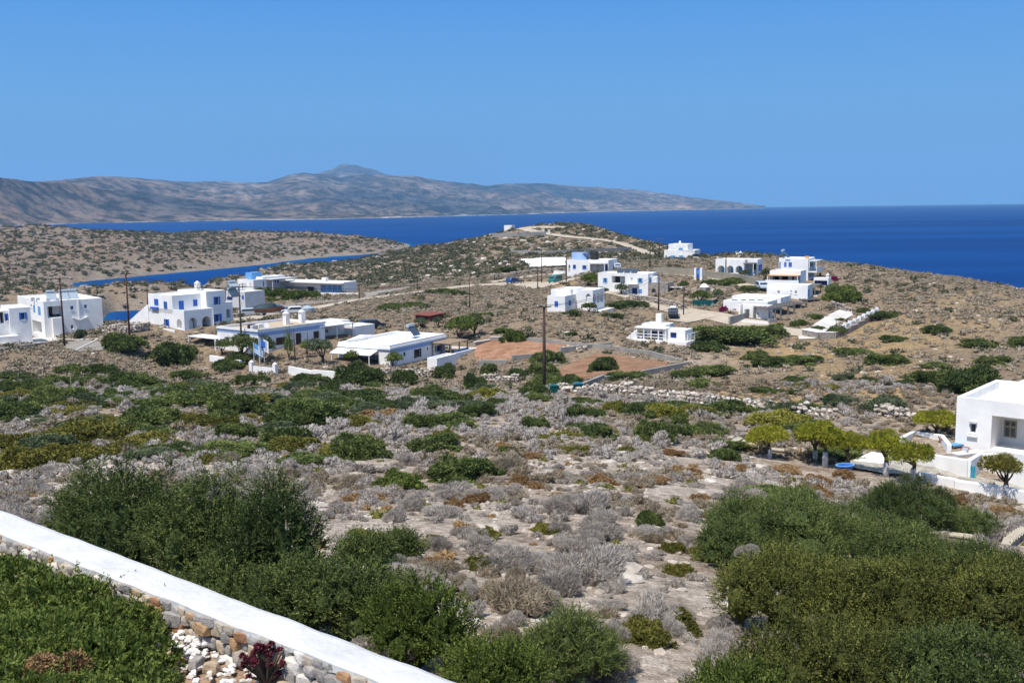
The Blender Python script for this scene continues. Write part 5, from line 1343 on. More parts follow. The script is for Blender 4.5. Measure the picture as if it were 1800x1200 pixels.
bushes([(770,515,50,10),(690,545,60,14),(860,556,40,8),(1005,590,20,9),(1005,555,34,12),(1060,510,0.1+30,8),(1075,558,44,10),(1110,540,60,16),(1080,542,50,14),(885,585,40,10),(730,540,46,12),(795,518,56,10),(900,477,56,10),(1250,500,40,10),(1290,500,60,14),(1320,512,40,12),(1570,600,50,14),(1500,625,70,16),(1350,645,70,22),(1330,632,50,18),(1410,640,80,20),(1250,660,90,24),(1205,665,60,20),(1720,610,60,18),(1790,610,50,22),(1650,585,60,16),(1750,640,60,18),(1560,560,50,16)],
       J, 'flat dark green bush on the brown plain', 'flat dark bushes on the brown plain')

# trees with trunks ------------------------------------------------
def tree(name, px, py, w, h, trunk=0.4, m='olive', label=None, group=None, n=700, k=5, flat=0.7, tm='bark', nl=9, lean=0.0, white=0.0, L=0.13, W=0.05, depth=None, at=None, lr=(0.30, 0.44)):
    g = ground(px, py) if at is None else np.array(at); d = g[1]
    rw = w/F*d/2; hh = h/F*d
    root = empty(name, g, 0, label, 'tree', group)
    BUSHES.append((g[0], g[1], 0.3))
    th = hh*trunk; ch = hh - th*0.85
    lob = []
    sk = rng.uniform(-0.22, 0.22, 2)*rw
    for i in range(nl):
        a = 2*math.pi*(i + rng.uniform(0, 0.6))/nl*1.618*1.0; rr = math.sqrt((i + 0.3)/nl)*0.66*rng.uniform(0.8, 1.2)
        r = rng.uniform(*lr)
        lob.append([math.cos(a)*rr*rw + lean*hh + sk[0], math.sin(a)*rr*rw + sk[1], th*0.85 + ch*(0.50 + 0.28*(1 - rr*1.3) + rng.uniform(-0.1, 0.1)), r*rw, r*rw, r*ch*flat])
    lob = np.array(lob)
    sc = rw
    V, Q, T, t = plant(lob, n, k, L*sc, W*sc, 0.8, 0.35, 0.6, zmin=-0.5)
    build_np('crown', V, Q, T, m, t, parent=root)
    mb = MB(); r0 = max(0.05, min(0.11*rw, 0.05*hh + 0.02))
    top = Vector((lean*hh*0.7, 0, th))
    bot = [Vector((0, 0, -0.3)), Vector((0.02, 0.02, th*0.45)), top]
    mb.tube(bot, [r0*1.25, r0, r0*0.8], 8)
    for l in lob[:7]:
        c = Vector(l[:3]); mdl = top*0.45 + c*0.55 + Vector((0, 0, -0.12*ch))
        mb.tube([top - Vector((0, 0, r0)), mdl, c], [r0*0.55, r0*0.36, r0*0.15], 6)
    tr = mb.build('trunk', tm, root, smooth=True)
    if white > 0:
        b = MB(); b.tube([Vector((0, 0, -0.25)), Vector((0.012, 0.012, th*white*0.6)), Vector((0.02, 0.02, th*white))], [r0*1.3, r0*1.16, r0*1.07], 9); b.build('whitewash', 'limewash', tr, smooth=True)
    return root
mat('sandstone', (0.42, 0.36, 0.27), 0.95, 0.1, var=0.2, scale=2)
# ------------------------------------------------------------------ villa at the edge of the picture, with its terraces
v = House('villa', 'big white flat-roofed villa with a deep porch opening beside the small pines', 1678.5, 784, 75, 48.7)
zt = v.L(1683, 697)[1]
v.block(0, 9.5, -13.5, 0, zt, par=0.62, pt=0.35, bev=0.05, down=2.0, holes=[
    ('L', 'p', 1705, 743.5, 1716, 760.5, dict(frame='greywhite', glass='glass', depth=0.2, single=True)),
    ('L', 'porch', 1742, 736, 1850, 797, dict(depth=2.6, inside=[('door', 0.02, 0.12, 0.98, 0.0, 'greywood')]))])
s0, z_ = v.L(1704, 742); s1, z2_ = v.L(1718, 742)
m = MB(); m.box(-0.16, -0.003, min(s0, s1), max(s0, s1), z_ - 0.02, z_ + 0.12); v.part('lintel', 'greywhite', m)
s0, z_ = v.L(1700, 763.5); s1 = v.L(1718.5, 764)[0]
m = MB(); m.box(-0.18, -0.003, min(s0, s1), max(s0, s1), z_ - 0.1, z_ + 0.03); v.part('sill_slab', 'white', m)
# french window at the back of the porch, frame and panes
xb = 2.6
s0 = v.L(1766, 740, xb)[0]; s1 = v.L(1788, 740, xb)[0]; zb = v.L(1775, 768, xb)[1]; zp = v.L(1775, 739, xb)[1]
a, b = min(s0, s1), max(s0, s1)
m = MB(); m.box(xb-0.1, xb-0.02, a, b, zb, zp)
f = v.part('window', 'khaki', m)
for i in range(2):
    for j in range(2):
        y0 = a + 0.1 + i*(b-a-0.1)/2; z0 = zb + 0.1 + j*(zp-zb)*0.62; m = MB()
        m.box(xb-0.115, xb-0.101, y0, y0 + (b-a-0.1)/2 - 0.12, z0, z0 + ((zp-zb)*0.5 if j == 0 else (zp-zb)*0.24)); m.build('pane', 'glass', f)
# raised rear volume with a higher parapet
m = MB()
v.block(3.2, 9.4, -13.4, v.L(1785, 670, 3.2)[0], zt + 0.9, z0=zt - 0.5, down=0, par=0.4, pt=0.3, foot=False, name='upper_walls', bev=0.05)
gz = lambda px, py: ground(px, py)
def plaster_wall(name, pts, h, label, th=0.32, m='white', zbase=None, down=1.0, cat='wall', bev=0.04, group=None):
    """free-standing wall along world points [(x, y, ztop)]"""
    mb = MB()
    for (a, b) in zip(pts[:-1], pts[1:]):
        a = np.array(a, float); b = np.array(b, float); t = norm((b - a)[:2]); n = np.array([-t[1], t[0]])*th/2
        q = [a[:2] - n, b[:2] - n, b[:2] + n, a[:2] + n]; zt_ = [a[2], b[2], b[2], a[2]]
        zl = min(a[2], b[2]) - h - down
        mb.add([(p[0], p[1], zl) for p in q] + [(p[0], p[1], z) for p, z in zip(q, zt_)], [(0,3,2,1),(4,5,6,7),(0,1,5,4),(1,2,6,5),(2,3,7,6),(3,0,4,7)])
    o = mb.build(name, m, bev=bev)
    for (a, b) in zip(pts[:-1], pts[1:]):
        t = norm(np.array(b[:2], float) - np.array(a[:2], float)); n = np.array([-t[1], t[0]])*(th/2 + 0.4)
        EXCL.append(np.array([np.array(a[:2]) - n, np.array(b[:2]) - n, np.array(b[:2]) + n, np.array(a[:2]) + n]))
    return tag(o, label, cat, group)
def top_at(px, py, d): return tuple(P(px, py, d))
W1 = [top_at(1579, 771, 73.5), top_at(1606, 757.5, 79.0), top_at(1656, 763.5, 76.5), top_at(1669, 781, 73.0)]
plaster_wall('terrace_wall', W1, 1.3, 'angled white parapet around the far corner of the villa terrace')
W2 = [top_at(1566, 788, 71.5), top_at(1640, 798, 69.0), top_at(1702.5, 808, 66.3), top_at(1724, 795.5, 69.3), top_at(1768, 799, 68.0)]
plaster_wall('terrace_wall', W2, 1.5, 'long white terrace wall behind the pines with a turquoise cloth on it')
W3 = [top_at(1767, 791, 66.0), top_at(2010, 838, 57.0)]
plaster_wall('terrace_wall', W3, 1.6, 'short white wall before the villa porch')
W4 = [top_at(1613, 829.5, 64.6), top_at(1679, 841, 63.2), top_at(1680, 843, 63.1), top_at(1765, 855, 61.0), top_at(2010, 904, 55.0)]
plaster_wall('garden_wall', W4, 0.5, 'low white boundary wall running behind the single small pine', th=0.4)
# terrace floor and paved path
zt1 = float(P(1607, 779, 78.5)[2]) + 0.1
sheet('terrace_floor', None, 'flagstone', world=[W1[0][:2], W1[1][:2], W1[2][:2], W1[3][:2], W2[3][:2], W2[2][:2], W2[1][:2], W2[0][:2]], flat=zt1, step=1.0)
sheet('paved_path', [(1478,822),(1500,808),(1545,803),(1600,818),(1700,836),(1760,850),(1850,868),(1990,896),(1990,912),(1850,884),(1770,866),(1690,852),(1620,838),(1560,836)], 'flagstone', 0.16, 0.8)
EXCL.append(gpoly([(1600,770),(1690,760),(1850,770),(1850,868),(1700,832),(1620,812)]))
# white ramp seen under the pines
a, b, c, d_ = P(1500, 808, 70.5), P(1532, 793, 73.5), P(1566, 799, 71.8), P(1556, 815, 69.2)
m = MB(); m.add([tuple(q) for q in (a, b, c, d_)] + [(q[0], q[1], q[2] - 1.4) for q in (a, b, c, d_)], [(0,1,2,3),(4,7,6,5),(0,4,5,1),(1,5,6,2),(2,6,7,3),(3,7,4,0)])
tag(m.build('ramp_slab', 'white', bev=0.03), 'sloping white plastered slab under the pine crowns', 'ramp')
EXCL.append(np.array([a[:2], b[:2], c[:2], d_[:2]]))
# deck chairs, table, turquoise cloth
def deck_chair(px, py, d, rz, label, cloth):
    p = P(px, py, d); p[2] = zt1
    r = empty('deck_chair', p, rz, label, 'chair', 'deck chairs on the villa terrace')
    for s in (-0.28, 0.28):
        m = MB(); m.tube([(s, -0.5, 0.03), (s, 0.45, 0.95)], 0.028, 6); m.build('frame_rail', 'teak', r)
        m = MB(); m.tube([(s*0.93, 0.5, 0.03), (s*0.93, -0.45, 0.48)], 0.028, 6); m.build('leg', 'teak', r)
    m = MB(); n = 8; vs_ = []
    for i in range(n + 1):
        t = i/n; y = -0.45 + t*0.9; z = 0.48 - 0.95*t + 1.42*t*t
        vs_ += [(-0.26, y, z), (0.26, y, z), (0.26, y, z - 0.02), (-0.26, y, z - 0.02)]
    m.add(vs_, [(4*i+a_, 4*i+(a_+1) % 4, 4*i+4+(a_+1) % 4, 4*i+4+a_) for i in range(n) for a_ in range(4)] + [(0,3,2,1), (4*n,4*n+1,4*n+2,4*n+3)]); m.build('sling', cloth, r)
    m = MB(); m.tube([(-0.28, 0.44, 0.94), (0.28, 0.44, 0.94)], 0.026, 6); m.build('crossbar', 'teak', r)
deck_chair(1659, 801, 76.0, R(70), 'wooden deck chair with a reddish sling leaning back beside the blue table', 'teak')
deck_chair(1666, 803, 75.2, R(100), 'wooden deck chair standing closest to the blue topped table', 'teak')
deck_chair(1691, 803, 72.6, R(-60), 'deck chair with a grey canvas back on the terrace', 'panelgrey')
p = P(1677, 802, 74.6); r = empty('terrace_table', (p[0], p[1], zt1), 0.4, 'wooden terrace table under a light blue cloth', 'table')
m = MB(); m.box(-0.5, 0.5, -0.36, 0.36, 0.72, 0.75); m.box(-0.51, 0.51, -0.38, -0.36, 0.62, 0.75); m.box(-0.51, 0.51, 0.36, 0.38, 0.62, 0.75); m.build('tablecloth', 'tablecloth', r)
for a_ in (-0.44, 0.44):
    for b_ in (-0.32, 0.32): m = MB(); m.box(a_-0.035, a_+0.035, b_-0.035, b_+0.035, 0, 0.718); m.build('leg', 'teak', r)
p = P(1702, 797, 72.6); r = empty('garden_bench', (p[0], p[1], zt1), R(20), 'white plastered bench block against the villa wall', 'bench')
m = MB(); m.box(-1.2, 1.2, -0.35, 0.35, 0.0, 0.55); m.build('base', 'white', r); m = MB(); m.box(-1.25, 1.25, -0.4, 0.4, 0.552, 0.62); m.build('seat', 'roofwhite', r)
a = np.array(P(1709, 818, 66.3)); m = MB(); vs_ = []
for i in range(11):
    t = i/10
    for j in range(7):
        u = (j/6 - 0.5)*0.36; vs_.append((u, -0.06 - 0.05*math.sin(j*2.1 + t*3), -t*0.92 + 0.03*math.sin(j*1.7)))
m.add(vs_, [(i*7+j, i*7+j+1, (i+1)*7+j+1, (i+1)*7+j) for i in range(10) for j in range(6)])
o = m.build('turquoise_cloth', 'turquoise', loc=tuple(a), rz=0.2); so = o.modifiers.new('thick', 'SOLIDIFY'); so.thickness = 0.04
tag(o, 'rumpled turquoise cloth hanging on the white terrace wall corner', 'cloth')
# blue boat-shaped planter with its thin tree
g = ground(1485, 834); g[2] += 0.12; BUSHES.extend([(g[0]-0.3, g[1]-1.5, 2.6), (g[0]-2.5, g[1]-2.0, 2.6), (g[0]+2.0, g[1]-2.0, 2.6), (g[0], g[1]+2.0, 3.0), (g[0]-3, g[1]+2.5, 3.0)]); r = empty('boat_planter', g, R(15), 'blue painted tub planter with a rim beside the paved path', 'planter')
m = MB(); n = 20
ring = lambda sx, sy, z: [(sx*math.cos(2*math.pi*i/n), sy*math.sin(2*math.pi*i/n), z) for i in range(n)]
m.add(ring(0.38, 0.25, 0) + ring(0.62, 0.4, 0.52) + ring(0.54, 0.33, 0.5) + ring(0.5, 0.3, 0.36), [(k*n+i, k*n+(i+1) % n, (k+1)*n+(i+1) % n, (k+1)*n+i) for k in range(3) for i in range(n)] + [tuple(range(n))[::-1], tuple(range(3*n, 4*n))])
m.build('tub', 'blue', r, smooth=False)
m = MB(); m.add(ring(0.66, 0.44, 0.5) + ring(0.66, 0.44, 0.56) + ring(0.54, 0.33, 0.56) + ring(0.54, 0.33, 0.5), [(k*n+i, k*n+(i+1) % n, ((k+1) % 4)*n+(i+1) % n, ((k+1) % 4)*n+i) for k in range(4) for i in range(n)]); m.build('rim', 'lightblue', r)
PINE = dict(m='pine', flat=0.95, white=0.75, n=760, k=6, L=0.13, W=0.028, nl=16, lr=(0.16, 0.36))
tree('small_pine', 1353, 806, 92, 54, 0.42, label='first small umbrella pine with a fat whitewashed trunk by the stone path', **PINE)
tree('small_pine', 1432, 812, 96, 66, 0.45, label='small pine with two thin pale trunks side by side', **PINE)
tree('small_pine', 1450, 821, 96, 76, 0.5, label='tallest small pine whose crown spreads over the blue planter', **PINE)
tree('small_pine', 1490, 826, 84, 62, 0.5, label='thin dark pine rising behind the blue planter', **{**PINE, 'white': 0})
tree('small_pine', 1557, 838, 86, 80, 0.46, label='small pine inside a stone ring beside the paved path', **PINE)
tree('small_pine', 1604, 848, 92, 70, 0.5, lean=0.06, label='leaning small pine at the start of the low boundary wall', **PINE)
tree('small_pine', 1767, 878, 94, 80, 0.46, label='lone round small pine before the villa and its low wall', **{**PINE, 'nl': 10, 'n': 700, 'm': 'mastic'})
tree('garden_pine', 1645, 765, 84, 44, 0.3, label='wide green pine behind the angled terrace parapet', m='pine', n=900, k=6, L=0.1, W=0.03)
# stone-ring and coping walls
def rocks(n, f):
    """f(i) -> centre(3), size(3), rot"""
    v0, f0 = ico(); V, T, t = [], [], []
    for i in range(n):
        c, s, a, tt = f(i); jit = rng.uniform(0.72, 1.15, (len(v0), 1)); q = v0*jit*s
        q = q[:, [0, 1, 2]]; ca, sa = math.cos(a), math.sin(a)
        x = q[:, 0]*ca - q[:, 1]*sa; y = q[:, 0]*sa + q[:, 1]*ca
        V.append(np.stack([x, y, q[:, 2]], -1) + c); T.append(f0 + i*len(v0)); t.append(np.full(len(v0), tt))
    return np.concatenate(V), np.zeros((0, 4), int), np.concatenate(T), np.concatenate(t)
def dry_wall(pts_px, h, label, th=0.5, m='stones', stone=0.24, name='dry_stone_wall', tint=(0.2, 0.95), ragged=0.35, px=True, group=None):
    W = [ground(a, b)[:2] for a, b in pts_px] if px else [np.array(q) for q in pts_px]
    seg = []; 
    for a, b in zip(W[:-1], W[1:]):
        n = max(1, int(np.linalg.norm(b - a)/(stone*1.25)))
        for k in range(n): seg.append((a + (b - a)*(k/n), norm(b - a)))
        nn = np.array([-(b-a)[1], (b-a)[0]]); nn = nn/np.linalg.norm(nn)*(th/2+0.3); EXCL.append(np.array([a-nn, b-nn, b+nn, a+nn]))
    lay = max(1, int(h/(stone*0.85))); items = []
    zz = H(np.array([s[0][0] for s in seg]), np.array([s[0][1] for s in seg]))
    prof = 1 + ragged*2*fbm(np.arange(len(seg))/6.0, np.zeros(len(seg)) + h, 5, 3)
    for (p, t), z, pr in zip(seg, zz, prof):
        nrm_ = np.array([-t[1], t[0]])
        for l in range(int(round(lay*pr))):
            for side in (-0.5, 0.5):
                q = p + nrm_*side*th*rng.uniform(0.7, 1.1)*(1 - 0.25*l/max(lay, 1)) + rng.normal(size=2)*stone*0.15
                s = stone*rng.uniform(0.4, 0.85)*np.array([1.15, 0.9, 0.72])
                items.append((np.array([q[0], q[1], z + stone*(0.3 + 0.8*l)]), s, rng.uniform(0, 6.28), rng.uniform(*tint)))
    o = thing_np(name, rocks(len(items), lambda i: items[i]), m, label=label, cat='wall', group=group)
    return o
def block_wall(pts_px, h, label, th=0.3, m='concrete', name='block_wall', steps=6.0, coping=None, px=True, group=None):
    """rendered wall that follows the ground in level steps"""
    W = [ground(a, b)[:2] for a, b in pts_px] if px else [np.array(q) for q in pts_px]
    mb = MB(); cp = MB()
    for a, b in zip(W[:-1], W[1:]):
        n = max(1, int(np.linalg.norm(b - a)/steps)); t = norm(b - a); nn = np.array([-t[1], t[0]])*th/2
        for k in range(n):
            p, q = a + (b-a)*k/n, a + (b-a)*(k+1)/n; q = q - t*0.002
            z0 = min(hz(*p), hz(*q)); zt_ = (hz(*p) + hz(*q))/2 + h
            for MBx, z_lo, z_hi, ex in ((mb, z0 - 0.8, zt_, 1.0), (cp, zt_ + 0.002, zt_ + 0.07, 1.25)):
                c4 = [p - nn*ex, q - nn*ex, q + nn*ex, p + nn*ex]
                MBx.add([(c[0], c[1], z_lo) for c in c4] + [(c[0], c[1], z_hi) for c in c4], [(0,3,2,1),(4,5,6,7),(0,1,5,4),(1,2,6,5),(2,3,7,6),(3,0,4,7)])
        EXCL.append(np.array([a - nn*3, b - nn*3, b + nn*3, a + nn*3]))
    r = empty(name, (0, 0, 0), 0, label, 'wall', group)
    mb.build('wall_body', m, r)
    if coping: cp.build('coping', coping, r)
    return r
dry_wall([(975,688),(1045,690),(1140,697),(1240,709),(1340,722),(1420,733),(1475,738)], 1.1, 'long pale dry stone wall crossing the plain behind the bushes', th=1.1, stone=0.42, ragged=0.5)
dry_wall([(1545,728),(1580,735),(1625,742)], 1.3, 'short pale dry stone wall beside the pine behind the villa', th=0.8, stone=0.42)
dry_wall([(672,662),(720,660),(775,664)], 1.4, 'stone retaining wall under the awning house', th=0.5, stone=0.3)
dry_wall([(848,672),(880,672),(915,672)], 1.2, 'short rubble wall between the dark bushes near the pole', th=0.6, stone=0.34)
dry_wall([(0,620),(40,614),(80,608),(116,603)], 1.0, 'dark stone wall below the apartment house terrace', th=0.4, stone=0.3, tint=(0.0, 0.3))
dry_wall([(862,489),(900,485),(940,481),(990,477)], 1.3, 'grey stone wall above the dirt track', th=0.7, stone=0.5, tint=(0.05, 0.5))
dry_wall([(1110,526),(1140,530),(1180,538),(1205,545)], 1.4, 'rubble retaining wall beside the village road', th=1.0, stone=0.5, tint=(0.05, 0.5))
block_wall([(1412,590),(1440,596),(1466,595)], 1.0, 'grey stone wall with white coping at the front of the paved yard', th=0.5, m='rubblestone', coping='white', steps=2.5)
block_wall([(1466,595),(1505,578),(1541,559)], 0.95, 'grey stone retaining wall below the white posted wall', th=0.6, m='rubblestone', steps=2.5)
dry_wall([(1462,541),(1480,546),(1497,550)], 1.6, 'stone wall between the yard and the slope', th=0.5, stone=0.4, tint=(0.1, 0.5))
dry_wall([(105,596),(150,598),(190,600)], 0.5, 'low tumbled stones beside the round clipped bush', th=0.8, stone=0.34)
dry_wall([(185,586),(225,584),(262,578)], 1.6, 'ruined stone wall beside the stair of the arched house', th=0.8, stone=0.4)
dry_wall([(992,614),(1010,617),(1032,613)], 0.7, 'heap of pale stones at the corner of the red field', th=1.6, stone=0.4, tint=(0.4, 1.0), name='rubble_heap')['kind'] = 'stuff'
dry_wall([(1395,796),(1420,800),(1428,797)], 0.6, 'pile of building stones under the small pines', th=0.9, stone=0.26, tint=(0.3, 0.9), name='rubble_heap')['kind'] = 'stuff'
block_wall([(840,645),(900,637),(985,622),(1075,606)], 0.65, 'grey block wall between the red field and the brown field')
block_wall([(1008,686),(1060,672),(1120,662),(1210,645)], 0.65, 'stepped grey block wall on the near side of the brown field')
block_wall([(930,598),(985,606),(1076,614),(1140,625),(1200,637)], 0.55, 'long grey block wall on the far side of the fields')
block_wall([(834,610),(862,600),(900,596)], 0.5, 'low cream wall at the corner of the red field', coping='cream')
block_wall([(866,418),(910,417),(960,414)], 1.8, 'grey retaining wall around the summit block', name='retaining_wall')
block_wall([(898,446),(960,447),(1000,445),(1060,443),(1110,440)], 1.3, 'long grey wall on the hillside above the slatted house')
block_wall([(1148,481),(1220,485),(1290,494),(1332,503)], 1.6, 'khaki garden wall beneath the arcaded house', m='khaki')
block_wall([(1282,572),(1310,560),(1350,545)], 1.2, 'grey block wall behind the lowest studio house')
block_wall([(1278,786),(1300,779),(1330,790),(1388,800)], 0.22, 'narrow tan stone kerb wall bending by the small pines', th=0.45, m='khaki', coping='sandstone', steps=2.5)
block_wall([(1498,914),(1545,924),(1622,940),(1715,958)], 0.25, 'narrow tan stone coping wall running between the junipers', th=0.4, m='khaki', coping='sandstone', steps=2.5)
block_wall([(1768,967),(1800,942)], 0.3, 'short tan stone coping wall at an angle to the other', th=0.32, m='khaki', coping='sandstone', steps=1.0)
block_wall([(498,517),(560,519),(630,517)], 0.5, 'low white wall in front of the glazed house', m='white')
block_wall([(974,482.5),(993,481.5)], 0.9, 'short white wall at the foot of the slatted house', m='white', steps=3)
# garden walls and gate of the banded house
block_wall([(370,634),(400,640),(424,644)], 0.85, 'white garden wall with a stone face beside the pergola hut', m='white', steps=3)
block_wall([(509,658),(550,664),(592,666)], 1.0, 'white garden wall with dark stains beside the gate', m='white', steps=3)
g0, g1 = ground(443, 656), ground(484, 658)
gv = g1 - g0; r = empty('garden_gate', g0, math.atan2(gv[1], gv[0]), 'white panelled garden gate between two white pillars', 'gate'); gl = float(np.linalg.norm(gv[:2]))
for x_, in ((0.0,), (gl,)):
    m = MB(); m.box(x_-0.26, x_+0.26, -0.26, 0.26, -0.5, 1.55); pl = m.build('pillar', 'white', r); m = MB(); m.cyl((x_, 0, 1.552), 0.3, 0.25, 10, 0.05); m.build('pillar_cap', 'white', pl)
m = MB(); m.box(0.3, gl-0.3, -0.06, 0.06, -0.2, 1.05); m.build('panel', 'white', r)
m = MB(); m.box(0.3, gl-0.3, -0.04, 0.04, 1.22, 1.27)
for k in range(14): xx = 0.35 + k*(gl-0.7)/13; m.box(xx-0.03, xx+0.03, -0.03, 0.03, 1.052, 1.218)
m.build('top_rail', 'khaki', r)
# crenellated white wall along the yard
r = empty('posted_wall', ground(1472, 590), 0, 'low white wall with square white posts along the paved yard edge', 'wall')
A, B = ground(1467, 592), ground(1541, 557); base = np.array(r.location); L_ = B - A; n_ = 10; t = norm(L_[:2])
for k in range(n_):
    c = A + L_*k/(n_-1); z = hz(c[0], c[1]); m = MB(); q = c - base
    m.box(q[0]-0.22, q[0]+0.22, q[1]-0.22, q[1]+0.22, z-base[2]+0.9, z-base[2]+1.62); m.build('post', 'white', r)
m = MB()
for k in range(n_-1):
    c0, c1 = A + L_*k/(n_-1) - base, A + L_*(k+1)/(n_-1) - base; nn = np.array([-t[1], t[0], 0])*0.15
    z = (hz(*(A + L_*k/(n_-1))[:2]) + hz(*(A + L_*(k+1)/(n_-1))[:2]))/2 - base[2]
    c4 = [c0-nn, c1-nn, c1+nn, c0+nn]; m.add([(c[0], c[1], z+0.85) for c in c4]+[(c[0], c[1], z+1.42) for c in c4], [(0,3,2,1),(4,5,6,7),(0,1,5,4),(1,2,6,5),(2,3,7,6),(3,0,4,7)])
m.build('parapet', 'white', r)

# ------------------------------------------------------------------ utility poles
def pole(px0, py0, px1, py1, d, label, m='polewood', arm=0.0, r=0.13, group='utility poles'):
    b = P(px1, py1, d); b[2] = min(b[2], hz(b[0], b[1]) + 0.3); t = P(px0, py0, d)
    root = empty('utility_pole', b, 0, label, 'pole', group)
    q = t - b; q[:2] *= 0.35; mb = MB(); mb.tube([(0, 0, -1.0), tuple(q*0.5), tuple(q)], [r*1.2, r, r*0.75], 8); mb.build('shaft', m, root, smooth=True)
    if arm:
        mb = MB(); mb.box(-arm, arm, -0.06, 0.06, -0.06, 0.06); c = mb.build('crossarm', m, root, loc=tuple(q - np.array([0, 0.16, 0.35])), rz=R(15))
        for x_ in (-arm*0.9, 0.0, arm*0.9): k = MB(); k.cyl((x_, 0, 0.062), 0.07, 0.22, 8, 0.05); k.build('insulator', 'greywhite', c)
    return root
pole(958.7,533,956.7,692,107,'tall brown pole with a crossarm rising alone from the scrub',arm=0.75,r=0.17)
pole(103,485,113.5,604,150,'brown pole with crossarm before the apartment house',arm=1.2)
pole(221.5,477,227.5,588,153,'tall dark red pole between the apartment house and the arched house','polered',arm=0.8)
pole(259,489,259.8,541,250,'slim pole beside the creek behind the stair')
pole(420,500,426,632,146,'brown pole with crossarm before the banded house',arm=1.1)
pole(426,497,428,537,250,'thin pole behind the banded house',arm=0.8,r=0.1)
pole(516,578,519,645,139,'short dark post beside the garden gate',r=0.08)
pole(540.5,584,541,604,150,'thin short post in front of the brown door',r=0.06)
pole(630,490,632,528,232,'pole at the edge of the road near the glazed house',r=0.11)
pole(825,488,826,554,192,'lone thin pole on the brown plain by the shed',r=0.1)
pole(994.5,445,995.5,496,238,'pole standing before the slatted house',r=0.12)
pole(953,441,952,491,258,'pole in front of the white concrete slab',r=0.11)
pole(945.5,467,945,508,234,'shorter pole at the parking ground',r=0.1)
pole(1143.5,423,1142.5,476,250,'pole with crossarm behind the two-storey house',arm=0.9,r=0.13)
pole(1160,419,1159,452,335,'distant pole with crossarm near the stepped house',arm=1.0,r=0.14)
pole(1159.7,480,1157.5,542,184,'pole at the roadside by the stone annex',r=0.13)
pole(1202,502,1201.5,548,178,'thin short pole by the road junction',r=0.09)
pole(1277,441,1275.5,490,226,'pole standing before the arcade of arches',r=0.13)
pole(1303,517,1302.5,536,174,'short cream post behind the studio house',m='cream',r=0.1)
pole(733,490,733.5,508,255,'small distant pole on the slope behind the dirt road',r=0.1)
for px, py in ((33,672),(69,677),(125,680),(270,667),(283,668),(295,664),(318,655)):
    g = ground(px, py); m = MB(); m.tube([(0,0,-0.3),(0.03,0,1.1)], [0.06,0.05], 6)
    tag(m.build('fence_post', 'cane', loc=tuple(g)), 'thin weathered fence post standing in the scrub', 'post', 'weathered fence posts')

# ------------------------------------------------------------------ vehicles
def car(px, py, d, rz, body, label, L_=4.0, h=1.45, van=False, sup=None):
    p = P(px, py, d); p[2] = hz(p[0], p[1]) + 0.12
    r = empty('parked_car', p, rz, label, 'car', 'parked cars'); w = 0.84
    if van: prof = [(-L_/2,0.35),(L_/2,0.35),(L_/2,0.95),(L_/2-0.35,1.1),(L_/2-0.95,h+0.35),(-L_/2+0.1,h+0.35),(-L_/2,1.0)]
    else: prof = [(-L_/2,0.32),(L_/2,0.32),(L_/2,0.72),(L_/2-0.9,0.92),(L_/2-1.55,h),(-L_/2+0.55,h),(-L_/2+0.08,0.95),(-L_/2,0.8)]
    m = MB(); m.prism(prof, -w, w); m.build('body', body, r, bev=0.08)
    zt_ = prof[4][1]; 
    for s in (-1, 1):
        m = MB(); y0, y1 = (w+0.004, w+0.02) if s > 0 else (-w-0.02, -w-0.004)
        xa, xb_ = prof[4][0]-0.05, prof[5][0]+0.1; zl = prof[3][1]+0.05
        m.prism([(prof[3][0]-0.25, zl), (xa, zt_-0.12), (xb_, zt_-0.12), (xb_-0.15, zl)], y0, y1); m.build('window', 'glass', r)
        for x_ in (-L_/2+0.75, L_/2-0.75):
            k = MB(); k.tube([(x_, s*(w-0.12), 0.32), (x_, s*(w+0.03), 0.32)], 0.32, 14); wh = k.build('wheel', 'rubber', r)
            k = MB(); k.tube([(x_, s*(w+0.031), 0.32), (x_, s*(w+0.05), 0.32)], 0.18, 10); k.build('rim', 'metal', wh)
    a, b = prof[3], prof[4]; m = MB(); n = norm(np.array([b[1]-a[1], a[0]-b[0]], float))*0.015
    m.add([(a[0]+n[0],-w*0.85,a[1]+n[1]+0.06),(a[0]+n[0],w*0.85,a[1]+n[1]+0.06),(b[0]+n[0],w*0.8,b[1]+n[1]-0.06),(b[0]+n[0],-w*0.8,b[1]+n[1]-0.06)], [(0,1,2,3)]); m.build('windscreen', 'glass', r)
    if not van:
        a, b = prof[5], prof[6]; m = MB(); m.add([(a[0]-0.05,-w*0.8,a[1]-0.08),(a[0]-0.05,w*0.8,a[1]-0.08),(b[0]-0.0,w*0.8,b[1]+0.06),(b[0]-0.0,-w*0.8,b[1]+0.06)], [(0,1,2,3)]); m.build('rear_window', 'glass', r)
    if sup == 'bundle':
        m = MB(); m.box(-0.9, 0.5, -0.6, 0.6, h+0.02, h+0.5); m.build('roof_load', 'carwhite', r, bev=0.2)
    if sup == 'rack':
        m = MB(); m.box(-0.9, 0.7, -0.6, 0.6, h+0.4, h+0.52); m.build('roof_rack', 'carteal', r)
    return r
car(902, 500, 262, R(45), 'carblue', 'dark blue hatchback parked on the dirt ground beside the motorbike')
car(976, 502, 249, R(238), 'carteal', 'teal green van parked on the dirt ground', 4.3, 1.5, True, None)
car(1339.5, 508.5, 194, R(-88), 'carsilver', 'silver blue estate car on the road below the orange pergola', 4.3, 1.5)
car(1183, 562, 176, R(82), 'cardark', 'dark car with a white bundle on its roof behind the verandah house', 4.3, 1.5, False, 'bundle')
car(440, 560, 196, R(20), 'carsilver', 'pale blue car parked behind the banded house', 4.2)
car(490, 556, 205, R(30), 'carblue', 'dark blue car parked beside the covered boat', 4.2)
